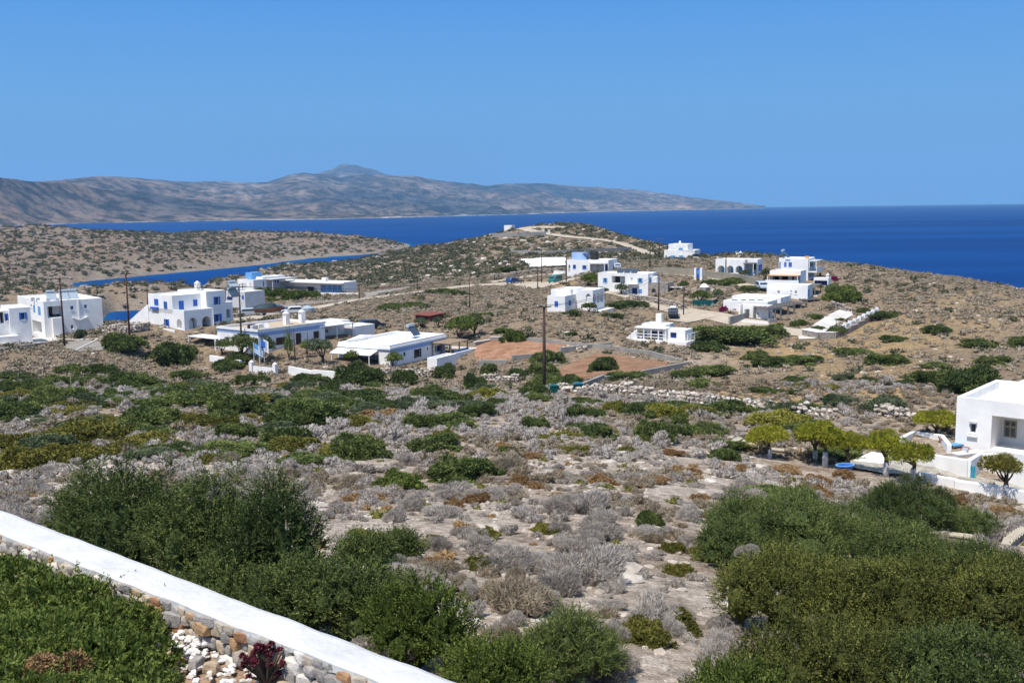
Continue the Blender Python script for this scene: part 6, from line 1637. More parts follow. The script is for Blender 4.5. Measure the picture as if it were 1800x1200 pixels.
car(515, 560, 196, R(200), 'carwhite', 'white car partly hidden by the roof chimneys', 4.2)
car(655, 586, 168, R(30), 'cardark', 'black car parked behind the awning house', 4.2)
car(1228, 458, 325, R(10), 'cardark', 'dark car parked beside the stepped house', 4.2)
car(1082, 474, 250, R(100), 'carsilver', 'grey car behind the roof of the two-storey house', 4.2)
p = P(474, 560, 194); p[2] = hz(p[0], p[1]) + 0.1
r = empty('trailer_boat', p, R(8), 'brown hulled boat under a dark tarpaulin on its trailer', 'boat')
m = MB(); n = 9; vs_ = []
for i in range(n):
    t = i/(n-1); x_ = -2.8 + 5.6*t; w = 0.95*math.sin(math.pi*min(1, 0.25 + 0.8*(1-t)))**0.6*(1 - t**5) + 0.02
    for (fy, z_) in ((-1, 1.35+0.3*t), (-0.65, 0.8+0.25*t), (0, 0.55+0.45*t**3), (0.65, 0.8+0.25*t), (1, 1.35+0.3*t)): vs_.append((x_, fy*w, z_))
m.add(vs_, [(i*5+j, i*5+j+1, (i+1)*5+j+1, (i+1)*5+j) for i in range(n-1) for j in range(4)] + [tuple(range(5))]); m.build('hull', 'hull', r)
m = MB(); vs_ = []
for i in range(n):
    t = i/(n-1); x_ = -2.85 + 5.0*t; hh = 1.45 + 0.2*t + 0.75*math.sin(math.pi*(0.25+0.6*(1-t)))*(1.0 if t < 0.8 else 0.3)
    for fy, z_ in ((-0.98, 1.36), (-0.55, hh-0.15), (0, hh), (0.55, hh-0.15), (0.98, 1.36)): vs_.append((x_, fy*(1-0.75*t**4), z_))
m.add(vs_, [(i*5+j, i*5+j+1, (i+1)*5+j+1, (i+1)*5+j) for i in range(n-1) for j in range(4)] + [tuple(range(5)), tuple(range((n-1)*5, n*5))]); m.build('tarpaulin', 'tarp', r)
m = MB(); m.box(-2.6, 3.2, -0.06, 0.06, 0.42, 0.54); m.box(-1.0, -0.88, -0.9, 0.9, 0.4, 0.52); m.build('trailer_frame', 'metal', r)
for s in (-0.95, 0.95): m = MB(); m.tube([(-0.94, s-0.08, 0.3), (-0.94, s+0.08, 0.3)], 0.3, 12); m.build('wheel', 'rubber', r)
p = P(918, 500, 261); p[2] = hz(p[0], p[1]) + 0.12; r = empty('motorbike', p, R(60), 'dark motorbike standing beside the blue hatchback', 'motorbike')
for x_ in (-0.65, 0.65):
    m = MB(); k = 12
    m.tube([(x_ + 0.27*math.cos(2*math.pi*i/k), 0, 0.3 + 0.27*math.sin(2*math.pi*i/k)) for i in range(k+1)], 0.06, 6); m.build('wheel', 'rubber', r)
m = MB(); m.tube([(-0.65,0,0.32),(-0.3,0,0.6),(0.35,0,0.75),(0.6,0,0.35)], [0.07,0.14,0.16,0.06], 7); m.build('frame', 'terracotta', r)
m = MB(); m.box(-0.65, 0.1, -0.14, 0.14, 0.78, 0.9); m.build('seat', 'rubber', r, bev=0.04)
m = MB(); m.tube([(0.42,-0.35,1.0),(0.5,0,0.95),(0.42,0.35,1.0)], 0.03, 6); m.build('handlebar', 'metal', r)
# waste containers by the stone wall
for px, d, mt, lb in ((974, 106, 'teal', 'green lidded waste container by the dry stone wall and tall pole'), (1016, 106, 'binblue', 'blue lidded waste container behind a dark bush at the stone wall')):
    p = P(px, 700, d); p[2] = hz(p[0], p[1]); r = empty('waste_container', p, R(8), lb, 'bin', 'waste containers by the wall'); r.scale = (0.82, 0.82, 0.82)
    m = MB(); m.add([(-0.5,-0.36,0.18),(0.5,-0.36,0.18),(0.5,0.36,0.18),(-0.5,0.36,0.18),(-0.58,-0.42,0.98),(0.58,-0.42,0.98),(0.58,0.42,0.98),(-0.58,0.42,0.98)], [(0,3,2,1),(4,5,6,7),(0,1,5,4),(1,2,6,5),(2,3,7,6),(3,0,4,7)]); m.build('bin_body', 'tealmesh', r, bev=0.03)
    m = MB(); m.prism([(-0.62,0.99),(0.62,0.99),(0.5,1.13),(0,1.18),(-0.5,1.13)], -0.46, 0.46); m.build('lid', mt, r)
    for x_ in (-0.42, 0.42):
        for y_ in (-0.3, 0.3): m = MB(); m.tube([(x_-0.03,y_,0.09),(x_+0.03,y_,0.09)], 0.09, 8); m.build('wheel', 'rubber', r)
# flags before the banded house
def flag(px, py0, py1, d, label, stripes):
    p = P(px, py1, d); p[2] = hz(p[0], p[1]); t = P(px, py0, d); hh = t[2] - p[2]
    r = empty('flag', p, R(-12), label, 'flag', None)
    m = MB(); m.tube([(0,0,-0.3),(0,0,hh)], 0.035, 7); m.build('flagpole', 'white', r)
    n = 10
    for nm, mt, z0, z1_, x0, x1 in stripes:
        m = MB(); vs_ = []
        for i in range(n+1):
            x_ = x0 + (x1-x0)*i/n; y_ = 0.07*math.sin(x_*5) ; dz = -0.55*x_
            vs_ += [(x_, y_-0.004, hh+z0+dz), (x_, y_-0.004, hh+z1_+dz), (x_, y_+0.004, hh+z1_+dz), (x_, y_+0.004, hh+z0+dz)]
        m.add(vs_, [(4*i+a_, 4*i+(a_+1) % 4, 4*i+4+(a_+1) % 4, 4*i+4+a_) for i in range(n) for a_ in range(4)]); m.build(nm, mt, r)
    return r
GS = [('stripe', 'lightblue' if k % 2 == 0 else 'white', -1.45+0.155*(8-k), -1.45+0.155*(9-k)-0.002, 0.06 if k > 4 else 0.70, 1.35) for k in range(9)]
flag(447, 601, 640, 137.5, 'blue and white striped flag on a white pole before the banded house', GS + [('canton', 'lightblue', -0.78, -0.05, 0.06, 0.69)])
flag(456.5, 591, 640, 137, 'blue flag with a pale border on a white pole beside the striped one', [('cloth', 'paleblue', -1.35, -0.05, 0.06, 0.25), ('cloth', 'blue', -1.1, -0.25, 0.252, 0.95), ('cloth', 'paleblue', -1.35, -0.05, 0.952, 1.15)])
flag(465, 595, 640, 138.5, 'plain white flag drooping on its pole between dark trees', [('cloth', 'white', -1.7, -0.05, 0.04, 0.7)])
# trees around the houses
T_ = dict(n=420, k=5)
tree('olive_tree', 425, 632, 60, 44, 0.25, 'juniper', 'dark broad tree before the painted band behind the pole', **T_)
tree('olive_tree', 462, 636, 52, 44, 0.25, 'juniper', 'dark tree behind the flags', **T_)
tree('garden_tree', 390, 624, 28, 30, 0.3, 'leafgreen', 'small green tree before the arched blue window', **T_)
tree('cypress_tree', 508, 634, 20, 46, 0.12, 'juniper', 'slim dark cypress beside the brown door', flat=1.6, **T_)
tree('garden_tree', 568, 640, 52, 46, 0.28, 'olive', 'broad green tree at the corner of the white garden wall', **T_)
tree('garden_tree', 540, 628, 22, 32, 0.2, 'leafgreen', 'young green tree by the pergola of the banded house', **T_)
tree('garden_tree', 618, 640, 28, 24, 0.15, 'leafgreen', 'small green tree under the white awning', **T_)
tree('garden_tree', 690, 646, 34, 26, 0.15, 'leafgreen', 'light green shrub tree at the corner of the awning house', **T_)
tree('fig_tree', 806, 600, 58, 40, 0.22, 'leafgreen', 'bright green spreading fig tree near the red shed', **T_)
tree('carob_tree', 834, 590, 48, 38, 0.25, 'juniper', 'dark blue-green tree behind the fig tree', **T_)
tree('garden_tree', 770, 576, 20, 20, 0.2, 'olive', 'grey-green bush tree against the red shed', **T_)
tree('garden_tree', 743, 576, 26, 18, 0.2, 'olive', 'grey-green bush tree at the shed door', **T_)
tree('garden_tree', 1034, 502, 34, 20, 0.15, 'leafgreen', 'green hedge tree between the plain house and the two-storey house', **T_)
tree('garden_tree', 1050, 503, 30, 18, 0.15, 'leafgreen', 'green tree touching the corner of the two-storey house', **T_)
tree('garden_tree', 1092, 518, 24, 20, 0.15, 'olive', 'green tree before the loggia of the two-storey house', **T_)
tree('dark_bush_tree', 1034, 548, 30, 16, 0.15, 'juniper', 'dark bush against the wall of the plain house', **T_)
tree('garden_tree', 1202, 512, 22, 18, 0.2, 'juniper', 'dark tree beside the carport', **T_)
tree('garden_tree', 1232, 532, 40, 20, 0.1, 'leafgreen', 'green tree behind the teal mesh fence', **T_)
tree('garden_tree', 1262, 528, 24, 20, 0.1, 'olive', 'dark green tree beside the teal mesh fence', **T_)
tree('garden_tree', 1267, 484, 15, 18, 0.15, 'olive', 'green tree before the first arch of the arcade', **T_)
tree('garden_tree', 1312, 487, 30, 12, 0.1, 'olive', 'grey-green shrubs before the arcaded house', **T_)
tree('garden_tree', 1346, 494, 18, 24, 0.15, 'juniper', 'dark tree between the arcaded house and the tower house', **T_)
tree('garden_tree', 1464, 526, 34, 26, 0.15, 'juniper', 'dark green tree beside the blue banded house on the slope', **T_)
tree('garden_tree', 1490, 524, 36, 24, 0.15, 'leafgreen', 'rounded green tree at the end of the slope complex', **T_)
tree('garden_tree', 1520, 556, 26, 16, 0.1, 'juniper', 'round dark bush tree inside the posted yard wall', **T_)
tree('garden_tree', 1475, 592, 34, 20, 0.1, 'juniper', 'dark bush tree below the yard wall', **T_)
for px, py, w, h_, lb in ((1395,574,22,12,'low shrub by the steps of the studio house'),(1410,572,26,14,'low shrub in the middle of the yard border'),(1432,560,26,12,'low round shrub before the timber porches'),(1440,580,34,9,'flat shrub bed along the yard'),(1480,566,26,9,'flat shrub bed near the posted wall'),(1370,574,16,9,'small shrub beside the studio house door')):
    bush(px, py, w, h_, ('garden_shrub', 'mastic', 'leafgreen'), lb)
for px, py, w, h_ in ((462,522,40,22),(490,524,44,24),(520,527,44,26),(548,524,40,18),(440,528,26,12),(475,530,24,12)):
    bush(px, py, w, h_, ('garden_shrub', 'mastic', 'leafgreen'), 'green rounded garden shrub in front of the creek and glazed houses', 'garden shrubs by the creek houses')
m = MB(); yl = None
g0, g1 = ground(1218, 540), ground(1263, 537); gv = g1 - g0; r = empty('mesh_fence', g0, math.atan2(gv[1], gv[0]), 'teal green mesh fence around a small garden plot', 'fence'); gl = float(np.linalg.norm(gv[:2]))
m = MB(); m.box(0, gl*0.8, -0.02, 0.02, -0.3, 1.35); m.box(gl*0.8, gl*0.82, 0.025, 5, -0.3, 1.35); m.build('mesh_panel', 'tealmesh', r)
for k in range(5): m = MB(); x_ = gl*0.8*k/4; m.box(x_-0.05, x_+0.05, -0.08, -0.021, -0.4, 1.45); m.build('post', 'tealmesh', r)
g = ground(1238, 515); r = empty('barbecue', g, R(50), 'small white outdoor oven with a pointed hood', 'oven'); m = MB(); m.box(-0.9, 0.9, -0.8, 0.8, -0.5, 1.2); m.build('base', 'concrete', r); m = MB(); m.cyl((0,0,1.202), 1.1, 0.7, 4, 0.3); m.build('hood', 'white', r)
g = ground(1283, 546); r = empty('solar_rack', g, R(-20), 'row of blue solar panels on a slope beside the studio house', 'solar panel')
for k in range(4):
    m = MB(); x_ = k*1.5; m.add([(x_,0,0.3),(x_+1.1,-0.4,0.3),(x_+1.1,1.6,1.9),(x_,2.0,1.9),(x_,0.05,0.22),(x_+1.1,-0.35,0.22),(x_+1.1,1.65,1.82),(x_,2.05,1.82)], [(0,1,2,3),(7,6,5,4),(0,4,5,1),(1,5,6,2),(2,6,7,3),(3,7,4,0)]); m.build('panel', 'solar', r)
bush(1272, 548, 14, 14, ('bougainvillea', 'mastic', MATS['magenta']) , 'magenta flowering bush beside the solar panels')
bush(1466, 494, 14, 12, ('bougainvillea', 'mastic', MATS['magenta']) , 'dark pink flowering bush beside the blue banded house')
# water tank and rubble by the road
g = ground(541, 550); r = empty('water_tank', g, 0, 'grey domed tank standing beside the dirt road', 'tank'); m = MB(); m.cyl((0,0,-0.3), 1.3, 1.3, 16); m.build('shell', 'panelgrey', r); m = MB(); m.cyl((0,0,1.002), 1.3, 0.5, 16, 0.4); m.build('dome', 'panelgrey', r)
m = MB(); m.box(-0.08, 0.08, -2.3, 2.3, -0.08, 0.08); g = ground(149, 614); o = m.build('timber_beam', 'cream', loc=(g[0], g[1], g[2]+0.5)); o.rotation_euler = (R(14), 0, R(-25)); tag(o, 'pale timber beam lying on the rubble below the apartment house', 'beam')
for px, py, lb in ((955, 410.5, 'short cream gate pillar beside the hill track'), (965, 412.5, 'second cream gate pillar on the hill track')):
    g = ground(px, py); m = MB(); m.box(-0.5, 0.5, -0.5, 0.5, -1, 2.0); m.box(-0.6, 0.6, -0.6, 0.6, 2.002, 2.2); tag(m.build('gate_pillar', 'cream', loc=tuple(g)), lb, 'pillar', 'gate pillars on the hill')

# wires between the poles
def wire(a, b, sag, label):
    a, b = np.array(a), np.array(b); n = 14; pts = []
    for i in range(n + 1): t = i/n; q = a + (b - a)*t; q[2] -= sag*4*t*(1 - t); pts.append(tuple(q - a))
    m = MB(); m.tube(pts, 0.022, 5); tag(m.build('overhead_wire', 'dark', loc=tuple(a)), label, 'wire', 'overhead wires between the poles')
def ptop(px, py, d, dz=-0.25): q = P(px, py, d); q[2] += dz; return q
WL = 'thin dark overhead wire sagging between two utility poles'
for s_ in (-0.6, 0.6):
    for A, B in ((ptop(103,485,150), ptop(221.5,477,153)), (ptop(221.5,477,153), ptop(420,500,146)), (ptop(420,500,146), ptop(825,488,192)), (ptop(958.7,533,107), ptop(1159.7,480,184)), (ptop(825,488,192), ptop(945.5,467,234)), (ptop(945.5,467,234), ptop(994.5,445,238)), (ptop(1143.5,423,250), ptop(1277,441,226)), (ptop(1159.7,480,184), ptop(1202,502,178))):
        wire(A + np.array([s_, 0, 0]), B + np.array([s_, 0, 0]), 1.0, WL)
# ------------------------------------------------------------------ the garden wall close to the camera and what grows on its near side
ZC = CAMZ - 3.2
def at_z(px, py, z):
    d = sea_d(px, py, z); return P(px, py, d)
fa, fb = at_z(0, 893, ZC), at_z(817, 1200, ZC); na, nb = at_z(0, 935, ZC), at_z(680, 1198, ZC)
def ext(a, b, t): return a + (b - a)*t
fa_, fb_ = ext(fa, fb, -0.55), ext(fa, fb, 1.55); na_, nb_ = ext(na, nb, -0.5), ext(na, nb, 1.75)
wall = empty('garden_wall', (float(na[0]), float(na[1]), ZC - 0.5), 0, 'low stone wall with a broad white painted top crossing the corner', 'wall')
wo_ = np.array(wall.location)
# painted cap: slightly wavy edges and top
n = 150; rows = []
wob = lambda i, s: 0.012*math.sin(i*0.9 + s) + 0.02*float(fbm(np.array([i/1.3]), np.array([s*7.0]), 12, 3)[0]) + 0.05*float(fbm(np.array([i/7.0]), np.array([s*3.0]), 2, 4)[0])
V, Q = [], []
for i in range(n + 1):
    t = i/n; f0, n0 = ext(fa_, fb_, t), ext(na_, nb_, t); cdir = norm(f0 - n0)
    e1, e2 = f0 + cdir*wob(i, 1), n0 - cdir*(wob(i, 5) + 0.02)
    prof = []
    for k in range(7):
        q = e2 + (e1 - e2)*k/6; q = q.copy(); q[2] = ZC + 0.02*float(fbm(np.array([q[0]*2.2]), np.array([q[1]*2.2]), 7, 4)[0]) - (0.018 if k in (0, 6) else 0); prof.append(q)
    lo1, lo2 = prof[6].copy(), prof[0].copy(); lo1[2] -= 0.09; lo2[2] -= 0.06 + 0.03*math.sin(i*1.7)*math.sin(i*0.37)
    V += [q - wo_ for q in [lo2] + prof + [lo1]]
for i in range(n):
    for k in range(9): Q.append((i*9+k, (i+1)*9+k, (i+1)*9+(k+1) % 9, i*9+(k+1) % 9))
mat('capwhite', (0.56, 0.55, 0.525), 0.85, 0.15, var=0.10, scale=2.2, bump=0.5, bscale=9)
build_np('cap', np.array(V), np.array(Q), None, 'capwhite', parent=wall, smooth=False)
# rubble body and its face stones
m = MB(); ins = norm(fa - na); a, b, c, d_ = na_ + ins*0.10, nb_ + ins*0.10, fb_ - ins*0.05, fa_ - ins*0.05
c4 = [a, b, c, d_]; m.add([tuple(np.array([p[0], p[1], ZC - 4.2]) - wo_) for p in c4] + [tuple(np.array([p[0], p[1], ZC - 0.075]) - wo_) for p in c4], [(0,3,2,1),(4,5,6,7),(0,1,5,4),(1,2,6,5),(2,3,7,6),(3,0,4,7)])
mat('mortar', (0.33, 0.27, 0.21), 0.95, 0.05, var=0.3, scale=6, bump=0.8, bscale=12); m.build('wall_core', 'mortar', wall)
items = []; tdir = norm(nb_ - na_); Lw = float(np.linalg.norm(nb_ - na_)); nout = np.array([-ins[0], -ins[1], 0])
row_z = [0.08, 0.15, 0.25, 0.36, 0.46]
for r_i, dz in enumerate(row_z):
    x_ = rng.uniform(0, 0.1)
    while x_ < Lw:
        s = (0.055 if r_i == 0 else rng.uniform(0.045, 0.10)); wd = s*rng.uniform(1.0, 1.5)
        p = na_ + tdir*(x_ + wd) + nout*rng.uniform(-0.07, 0.0) - wo_; p[2] = ZC - dz + rng.uniform(-0.02, 0.02) - wo_[2]
        items.append((p, np.array([wd*0.98, s*rng.uniform(0.7, 1.0), s*rng.uniform(0.7, 0.95)]), math.atan2(tdir[1], tdir[0]) + rng.normal()*0.2, rng.choice([rng.uniform(0, 0.4), rng.uniform(0.4, 0.6), rng.uniform(0.65, 0.95), 1.0], p=[0.42, 0.36, 0.13, 0.09])))
        x_ += 2*wd*0.93
def rocks2(items, v0, f0):
    V, T, t = [], [], []
    for i, (c, s, a, tt) in enumerate(items):
        ph = rng.uniform(0, 50, 3); q = v0*(1 + 0.20*np.sin(v0[:, [1]]*3.1 + ph[0]) + 0.16*np.sin(v0[:, [0]]*4.3 + v0[:, [2]]*3 + ph[1]) + rng.uniform(-0.09, 0.09, (len(v0), 1)))
        q = np.sign(q)*np.abs(q)**0.45*s*0.93; ca, sa = math.cos(a), math.sin(a)
        V.append(np.stack([q[:, 0]*ca - q[:, 1]*sa, q[:, 0]*sa + q[:, 1]*ca, q[:, 2]], -1) + c); T.append(f0 + i*len(v0)); t.append(np.full(len(v0), tt))
    return np.concatenate(V), np.zeros((0, 4), int), np.concatenate(T), np.concatenate(t)
def stone_bump(name, sc, st=0.7):
    m = MATS[name]; nt = m.node_tree; b = nt.nodes['Principled BSDF']; tc = nt.nodes.new('ShaderNodeTexCoord')
    n_ = nt.nodes.new('ShaderNodeTexNoise'); n_.inputs['Scale'].default_value = sc; n_.inputs['Detail'].default_value = 8; n_.inputs['Roughness'].default_value = 0.7
    k = nt.nodes.new('ShaderNodeBump'); k.inputs['Strength'].default_value = st; k.inputs['Distance'].default_value = 0.03
    nt.links.new(tc.outputs['Object'], n_.inputs['Vector']); nt.links.new(n_.outputs[0], k.inputs['Height']); nt.links.new(k.outputs[0], b.inputs['Normal'])
    r = [x for x in nt.nodes if x.type == 'VALTORGB'][0]; x = nt.nodes.new('ShaderNodeMix'); x.data_type = 'RGBA'; x.blend_type = 'OVERLAY'; x.inputs[0].default_value = 0.75
    nt.links.new(r.outputs[0], x.inputs[6]); nt.links.new(n_.outputs[0], x.inputs[7]); nt.links.new(x.outputs[2], b.inputs['Base Color'])
stone_bump('wallstones', 9.0, 0.9); stone_bump('stones', 3.0, 0.6)
d4 = rocks2(items, *ICO2); build_np('face_stones', d4[0], d4[1], d4[2], 'wallstones', d4[3], parent=wall)
EXCL.append(np.array([na_[:2] - ins[:2]*4, nb_[:2] - ins[:2]*4, fb_[:2] + ins[:2]*0.3, fa_[:2] + ins[:2]*0.3]))
# garden soil
ZG = ZC - 0.29
nx, ny = 90, 60; gx, gy = np.meshgrid(np.linspace(0, 1, nx), np.linspace(0, 1, ny))
a0, b0 = na_ + ins*0.2, nb_ + ins*0.2
GP = a0[None, None] + (b0 - a0)[None, None]*gx[..., None] - ins[None, None]*(gy**1.3*7.5)[..., None]
GPz = ZG + 0.10*fbm(GP[..., 0]*1.3, GP[..., 1]*1.3, 4, 4) - 0.10*gy*3
i = np.arange((nx-1)*(ny-1)); r_, c_ = i//(nx-1), i % (nx-1)
o = build_np('garden_soil', np.stack([GP[..., 0], GP[..., 1], GPz], -1).reshape(-1, 3), np.stack([r_*nx+c_, (r_+1)*nx+c_, (r_+1)*nx+c_+1, r_*nx+c_+1], -1), None, 'gardensoil', smooth=True); o['kind'] = 'structure'
def gpt(px, py): q = at_z(px, py, ZG); return q
def gz_(p): return ZG + 0.10*float(fbm(np.array([p[0]*1.3]), np.array([p[1]*1.3]), 4, 4)[0])
items = []
for _ in range(330):
    ppx = rng.uniform(270, 640); q = gpt(ppx, rng.uniform(985 + 0.388*ppx, 1290)); s = rng.uniform(0.012, 0.035)
    items.append((np.array([q[0], q[1], gz_(q) + s*0.1]), s*np.array([1.2, 1, 0.6]), rng.uniform(0, 6.28), rng.uniform(0, 1)))
for _ in range(110):
    q = gpt(rng.normal(335, 22), rng.normal(1128, 14)); s = rng.uniform(0.012, 0.03)
    items.append((np.array([q[0], q[1], gz_(q) + s*0.5 + rng.uniform(0, 0.04)]), s*np.array([1.2, 1, 0.7]), rng.uniform(0, 6.28), rng.uniform(0.5, 0.95)))
d4 = rocks2(items, *ico()); o = build_np('pebbles', d4[0], d4[1], d4[2], 'whitepebble', d4[3]); o['kind'] = 'stuff'; o['label'] = 'white marble chips and pebbles lying on the garden soil'
items = []
for px, py, s, t in ((345,1165,.055,.3),(372,1172,.05,.6),(420,1150,.075,.5),(398,1140,.05,.5),(445,1128,.06,.5),(520,1190,.07,.4),(560,1185,.08,.8),(500,1215,.06,.55),(600,1215,.07,.3)):
    q = gpt(px, py); g_ = (np.array([0., 0, s*0.4]), s*np.array([1.3, 1, 1.0]), rng.uniform(0, 6), t); d4 = rocks2([g_], *ICO2)
    thing_np('garden_stone', d4, 'wallstones', (q[0], q[1], gz_(q)), 'loose stone on the garden soil at the foot of the wall', 'stone', 'loose stones at the wall foot')
# the green shrub filling the corner
c0 = gpt(40, 1180)
lob = []
for px, py, r_, h_ in ((-160,1010,0.85,0.5),(-20,1015,0.8,0.5),(90,1045,0.75,0.46),(185,1085,0.65,0.42),(-100,1110,0.9,0.5),(60,1130,0.85,0.5),(170,1150,0.6,0.42),(250,1130,0.4,0.34),(240,1190,0.45,0.32),(-40,1210,0.8,0.46),(100,1230,0.7,0.42),(210,1250,0.55,0.36),(285,1210,0.22,0.22),(-220,1180,0.9,0.5),(0,1300,0.8,0.42),(150,1320,0.7,0.4)):
    q = gpt(px, py + 40); lob.append([q[0] - c0[0], q[1] - c0[1], -0.06 + h_*0.25, r_*0.72, r_*0.6, h_*0.56])
lob = np.array(lob)
V1, Q1, T1, t1 = plant(lob, 8500, 7, 0.050, 0.020, 0.75, 0.55, 0.80, zmin=-0.1, tint=(0.25, 0.8), clump=0.3)
# upright shoots standing proud of it
Pp, N, kk = on_lobes(lob, 520, 0.35, (0.95, 1.05)); segs = []
B, D = [], []
for p, nn in zip(Pp, N):
    dr = norm(np.array([nn[0]*0.5, nn[1]*0.5, 1]) + rng.normal(size=3)*0.2); ln = rng.uniform(0.05, 0.16)
    for k in range(12):
        B.append(p + dr*ln*k/11); D.append(norm(rng.normal(size=3) + dr*0.9))
B, D = np.array(B), np.array(D); V2, Q2 = blades(B, D, rng.uniform(0.025, 0.05, len(B)), np.full(len(B), 0.016))
V = np.concatenate([V1, V2]); Q = np.concatenate([Q1, Q2 + len(V1)]); t = np.concatenate([t1, np.repeat(rng.uniform(0.45, 1, len(B)), 4)])
thing_np('green_shrub', (V, Q, T1, t), 'leafgreen', (c0[0], c0[1], ZG), 'bright green leafy shrub filling the garden corner below the white wall', 'shrub')
for px, py, s in ((80, 1205, 0.13), (133, 1200, 0.11)):
    q = gpt(px, py + 25); lb = np.array([[0, 0, 0.2, s, s*0.8, 0.14], [s*0.6, 0, 0.18, s*0.6, s*0.6, 0.12]]); thing_np('dry_flower_head', plant(lb, 500, 4, 0.03, 0.016, 0.9, 0.4, 0.8), 'rust', (q[0], q[1], ZG), 'patch of dry rusty red flowers before the green shrub', 'plant', 'dry rusty flowers')
for px, py, hh in ((222, 1035, 0.17), (205, 1042, 0.14), (285, 1062, 0.15), (232, 1050, 0.12)):
    q = gpt(px, py + 30); B, D, ST = [], [], []
    for s in range(7):
        dr = norm(np.array([rng.normal()*0.35, rng.normal()*0.35, 1])); ln = (hh + 0.16)*rng.uniform(0.7, 1); ST.append(dr*ln)
        for k in range(26): B.append(dr*ln*k/25); D.append(norm(rng.normal(size=3) + dr))
    nB = len(B); B, D = np.array(B + [np.zeros(3)]*len(ST)), np.array(D + [norm(q_) for q_ in ST]); V, Q = blades(B, D, np.concatenate([rng.uniform(0.02, 0.045, nB), [np.linalg.norm(q_) for q_ in ST]]), np.concatenate([np.full(nB, 0.016), np.full(len(ST), 0.008)])); thing_np('wild_sprig', (V, Q, None, np.repeat(rng.uniform(0.2, 0.8, len(B)), 4)), 'olive', (q[0], q[1], ZG), 'thin grey-green sprig growing up against the wall top', 'plant', 'sprigs along the wall')
# dark red aeonium
q = gpt(462, 1185) - ins*0.12; ae = empty('succulent_plant', (q[0], q[1], gz_(q)), 0, 'dark purple rosette succulent growing at the foot of the stone wall', 'plant')
m = MB(); heads = []
for k in range(34):
    a = rng.uniform(0, 6.28); rr = 0.17*math.sqrt(rng.uniform(0.02, 1)); z = 0.16 + 0.22*rng.uniform(0.2, 1)*(1.15 - rr*2.2) - (0.13 if k > 22 else 0)
    tip = np.array([rr*math.cos(a)*1.1, rr*math.sin(a), min(max(z, 0.05), 0.33 - 0.5*rr)]); tip = tip - ins*max(0.0, float(tip @ ins) - 0.03); heads.append(tip)
    m.tube([(0, 0, -0.03), tuple(tip*np.array([0.45, 0.45, 0.5])), tuple(tip)], [0.013, 0.010, 0.008], 6)
m.build('stems', 'bark', ae)
mr = MB()
for k, tip in enumerate(heads):
    up_ = norm(np.array([tip[0]*1.2, tip[1]*1.2 - 0.12, 0.35])); B, D, Ls = [], [], []
    ax = norm(np.cross(up_, [0.3, 0.2, 0.9])); ay = np.cross(up_, ax)
    for ring_ in range(3):
        for j in range(8):
            an = 2*math.pi*(j + ring_*0.5)/8; rd = ax*math.cos(an) + ay*math.sin(an); el = (0.25, 0.7, 1.4)[ring_]
            B.append(tip + up_*0.004*ring_); D.append(norm(rd + up_*el*0.6)); Ls.append((0.036, 0.029, 0.02)[ring_]*rng.uniform(0.9, 1.15))
    V, Q = blades(np.array(B), np.array(D), np.array(Ls), np.array(Ls)*0.62); build_np('rosette', V, Q, None, 'aeonium', np.repeat(rng.uniform(0, 1, len(B)), 4), parent=ae)

# ------------------------------------------------------------------ junipers below the wall and the big thicket across the clearing
def big_bush(px, py, w, h, label, m='juniper', A=0.26, L=0.07, W=0.024, dens=1.0, spires=0, name='juniper_bush', nl=17, k=13, group=None):
    g = ground(px, py); d = g[1]; rw = w/F*d/2; hh = h/F*d; rd = rw*0.85
    lob = [[0, 0, hh*0.3, rw*0.6, rd*0.6, hh*0.5]]
    for i in range(nl):
        a = 2.399*i + rng.uniform(-0.4, 0.4); q = math.sqrt((i + 0.6)/nl)*0.80; r_ = rng.uniform(0.2, 0.36)*rw
        lob.append([q*rw*math.cos(a), q*rd*math.sin(a), hh*(0.66 - 0.56*q*q) + rng.uniform(-0.07, 0.09)*hh, r_, r_, hh*rng.uniform(0.24, 0.36)])
    for i in range(spires):
        a = rng.uniform(0, 6.28); q = rng.uniform(0.1, 0.75); lob.append([q*rw*math.cos(a), q*rd*math.sin(a)*0.8, hh*0.72, rw*0.14, rw*0.14, hh*rng.uniform(0.32, 0.46)])
    for i in range(16):      # ragged leaders and side branches
        a = rng.uniform(0, 6.28); q = rng.uniform(0.35, 1.0); zz = hh*(0.80 - 0.62*q*q) + rng.uniform(0, 0.16)*hh; r_ = rng.uniform(0.06, 0.12)*rw; lob.append([q*rw*math.cos(a), q*rd*math.sin(a), zz, r_*(1 + 0.9*q), r_, r_*rng.uniform(1.2, 2.6)*(1.25 - 0.7*q)])
    lob = np.array(lob); area = rw*rd*3.5 + rw*hh*3; n = int(min(max(area*135*dens, 800), 4600))
    BUSHES.append((g[0], g[1], rw*0.9))
    return thing_np(name, shoots(lob, n, k, A, L, W, 0.5, 0.74, floor=-0.25), m, tuple(g), label, 'bush', group)
big_bush(165, 990, 150, 170, 'dark juniper with a pointed top at the far end of the white wall', spires=3)
big_bush(245, 1025, 190, 215, 'tall dark juniper with two cone-shaped tops behind the white wall', spires=5)
big_bush(345, 1045, 230, 225, 'broad dark juniper rising in the middle of the hedge behind the white wall', spires=2)
big_bush(470, 1065, 230, 235, 'large green juniper with a lighter crown at the edge of the clearing')
big_bush(410, 1085, 170, 110, 'low juniper filling the gap of the hedge at the wall')
big_bush(520, 1120, 200, 150, 'juniper bush hugging the middle of the white wall')
big_bush(620, 1135, 250, 160, 'spreading green juniper with a dead brown twig patch beside the white wall')
big_bush(735, 1175, 220, 165, 'lighter green juniper at the lower end of the hedge', m='leafgreen')
big_bush(865, 1232, 200, 100, 'bright green bush at the bottom edge beside the white wall', m='leafgreen')
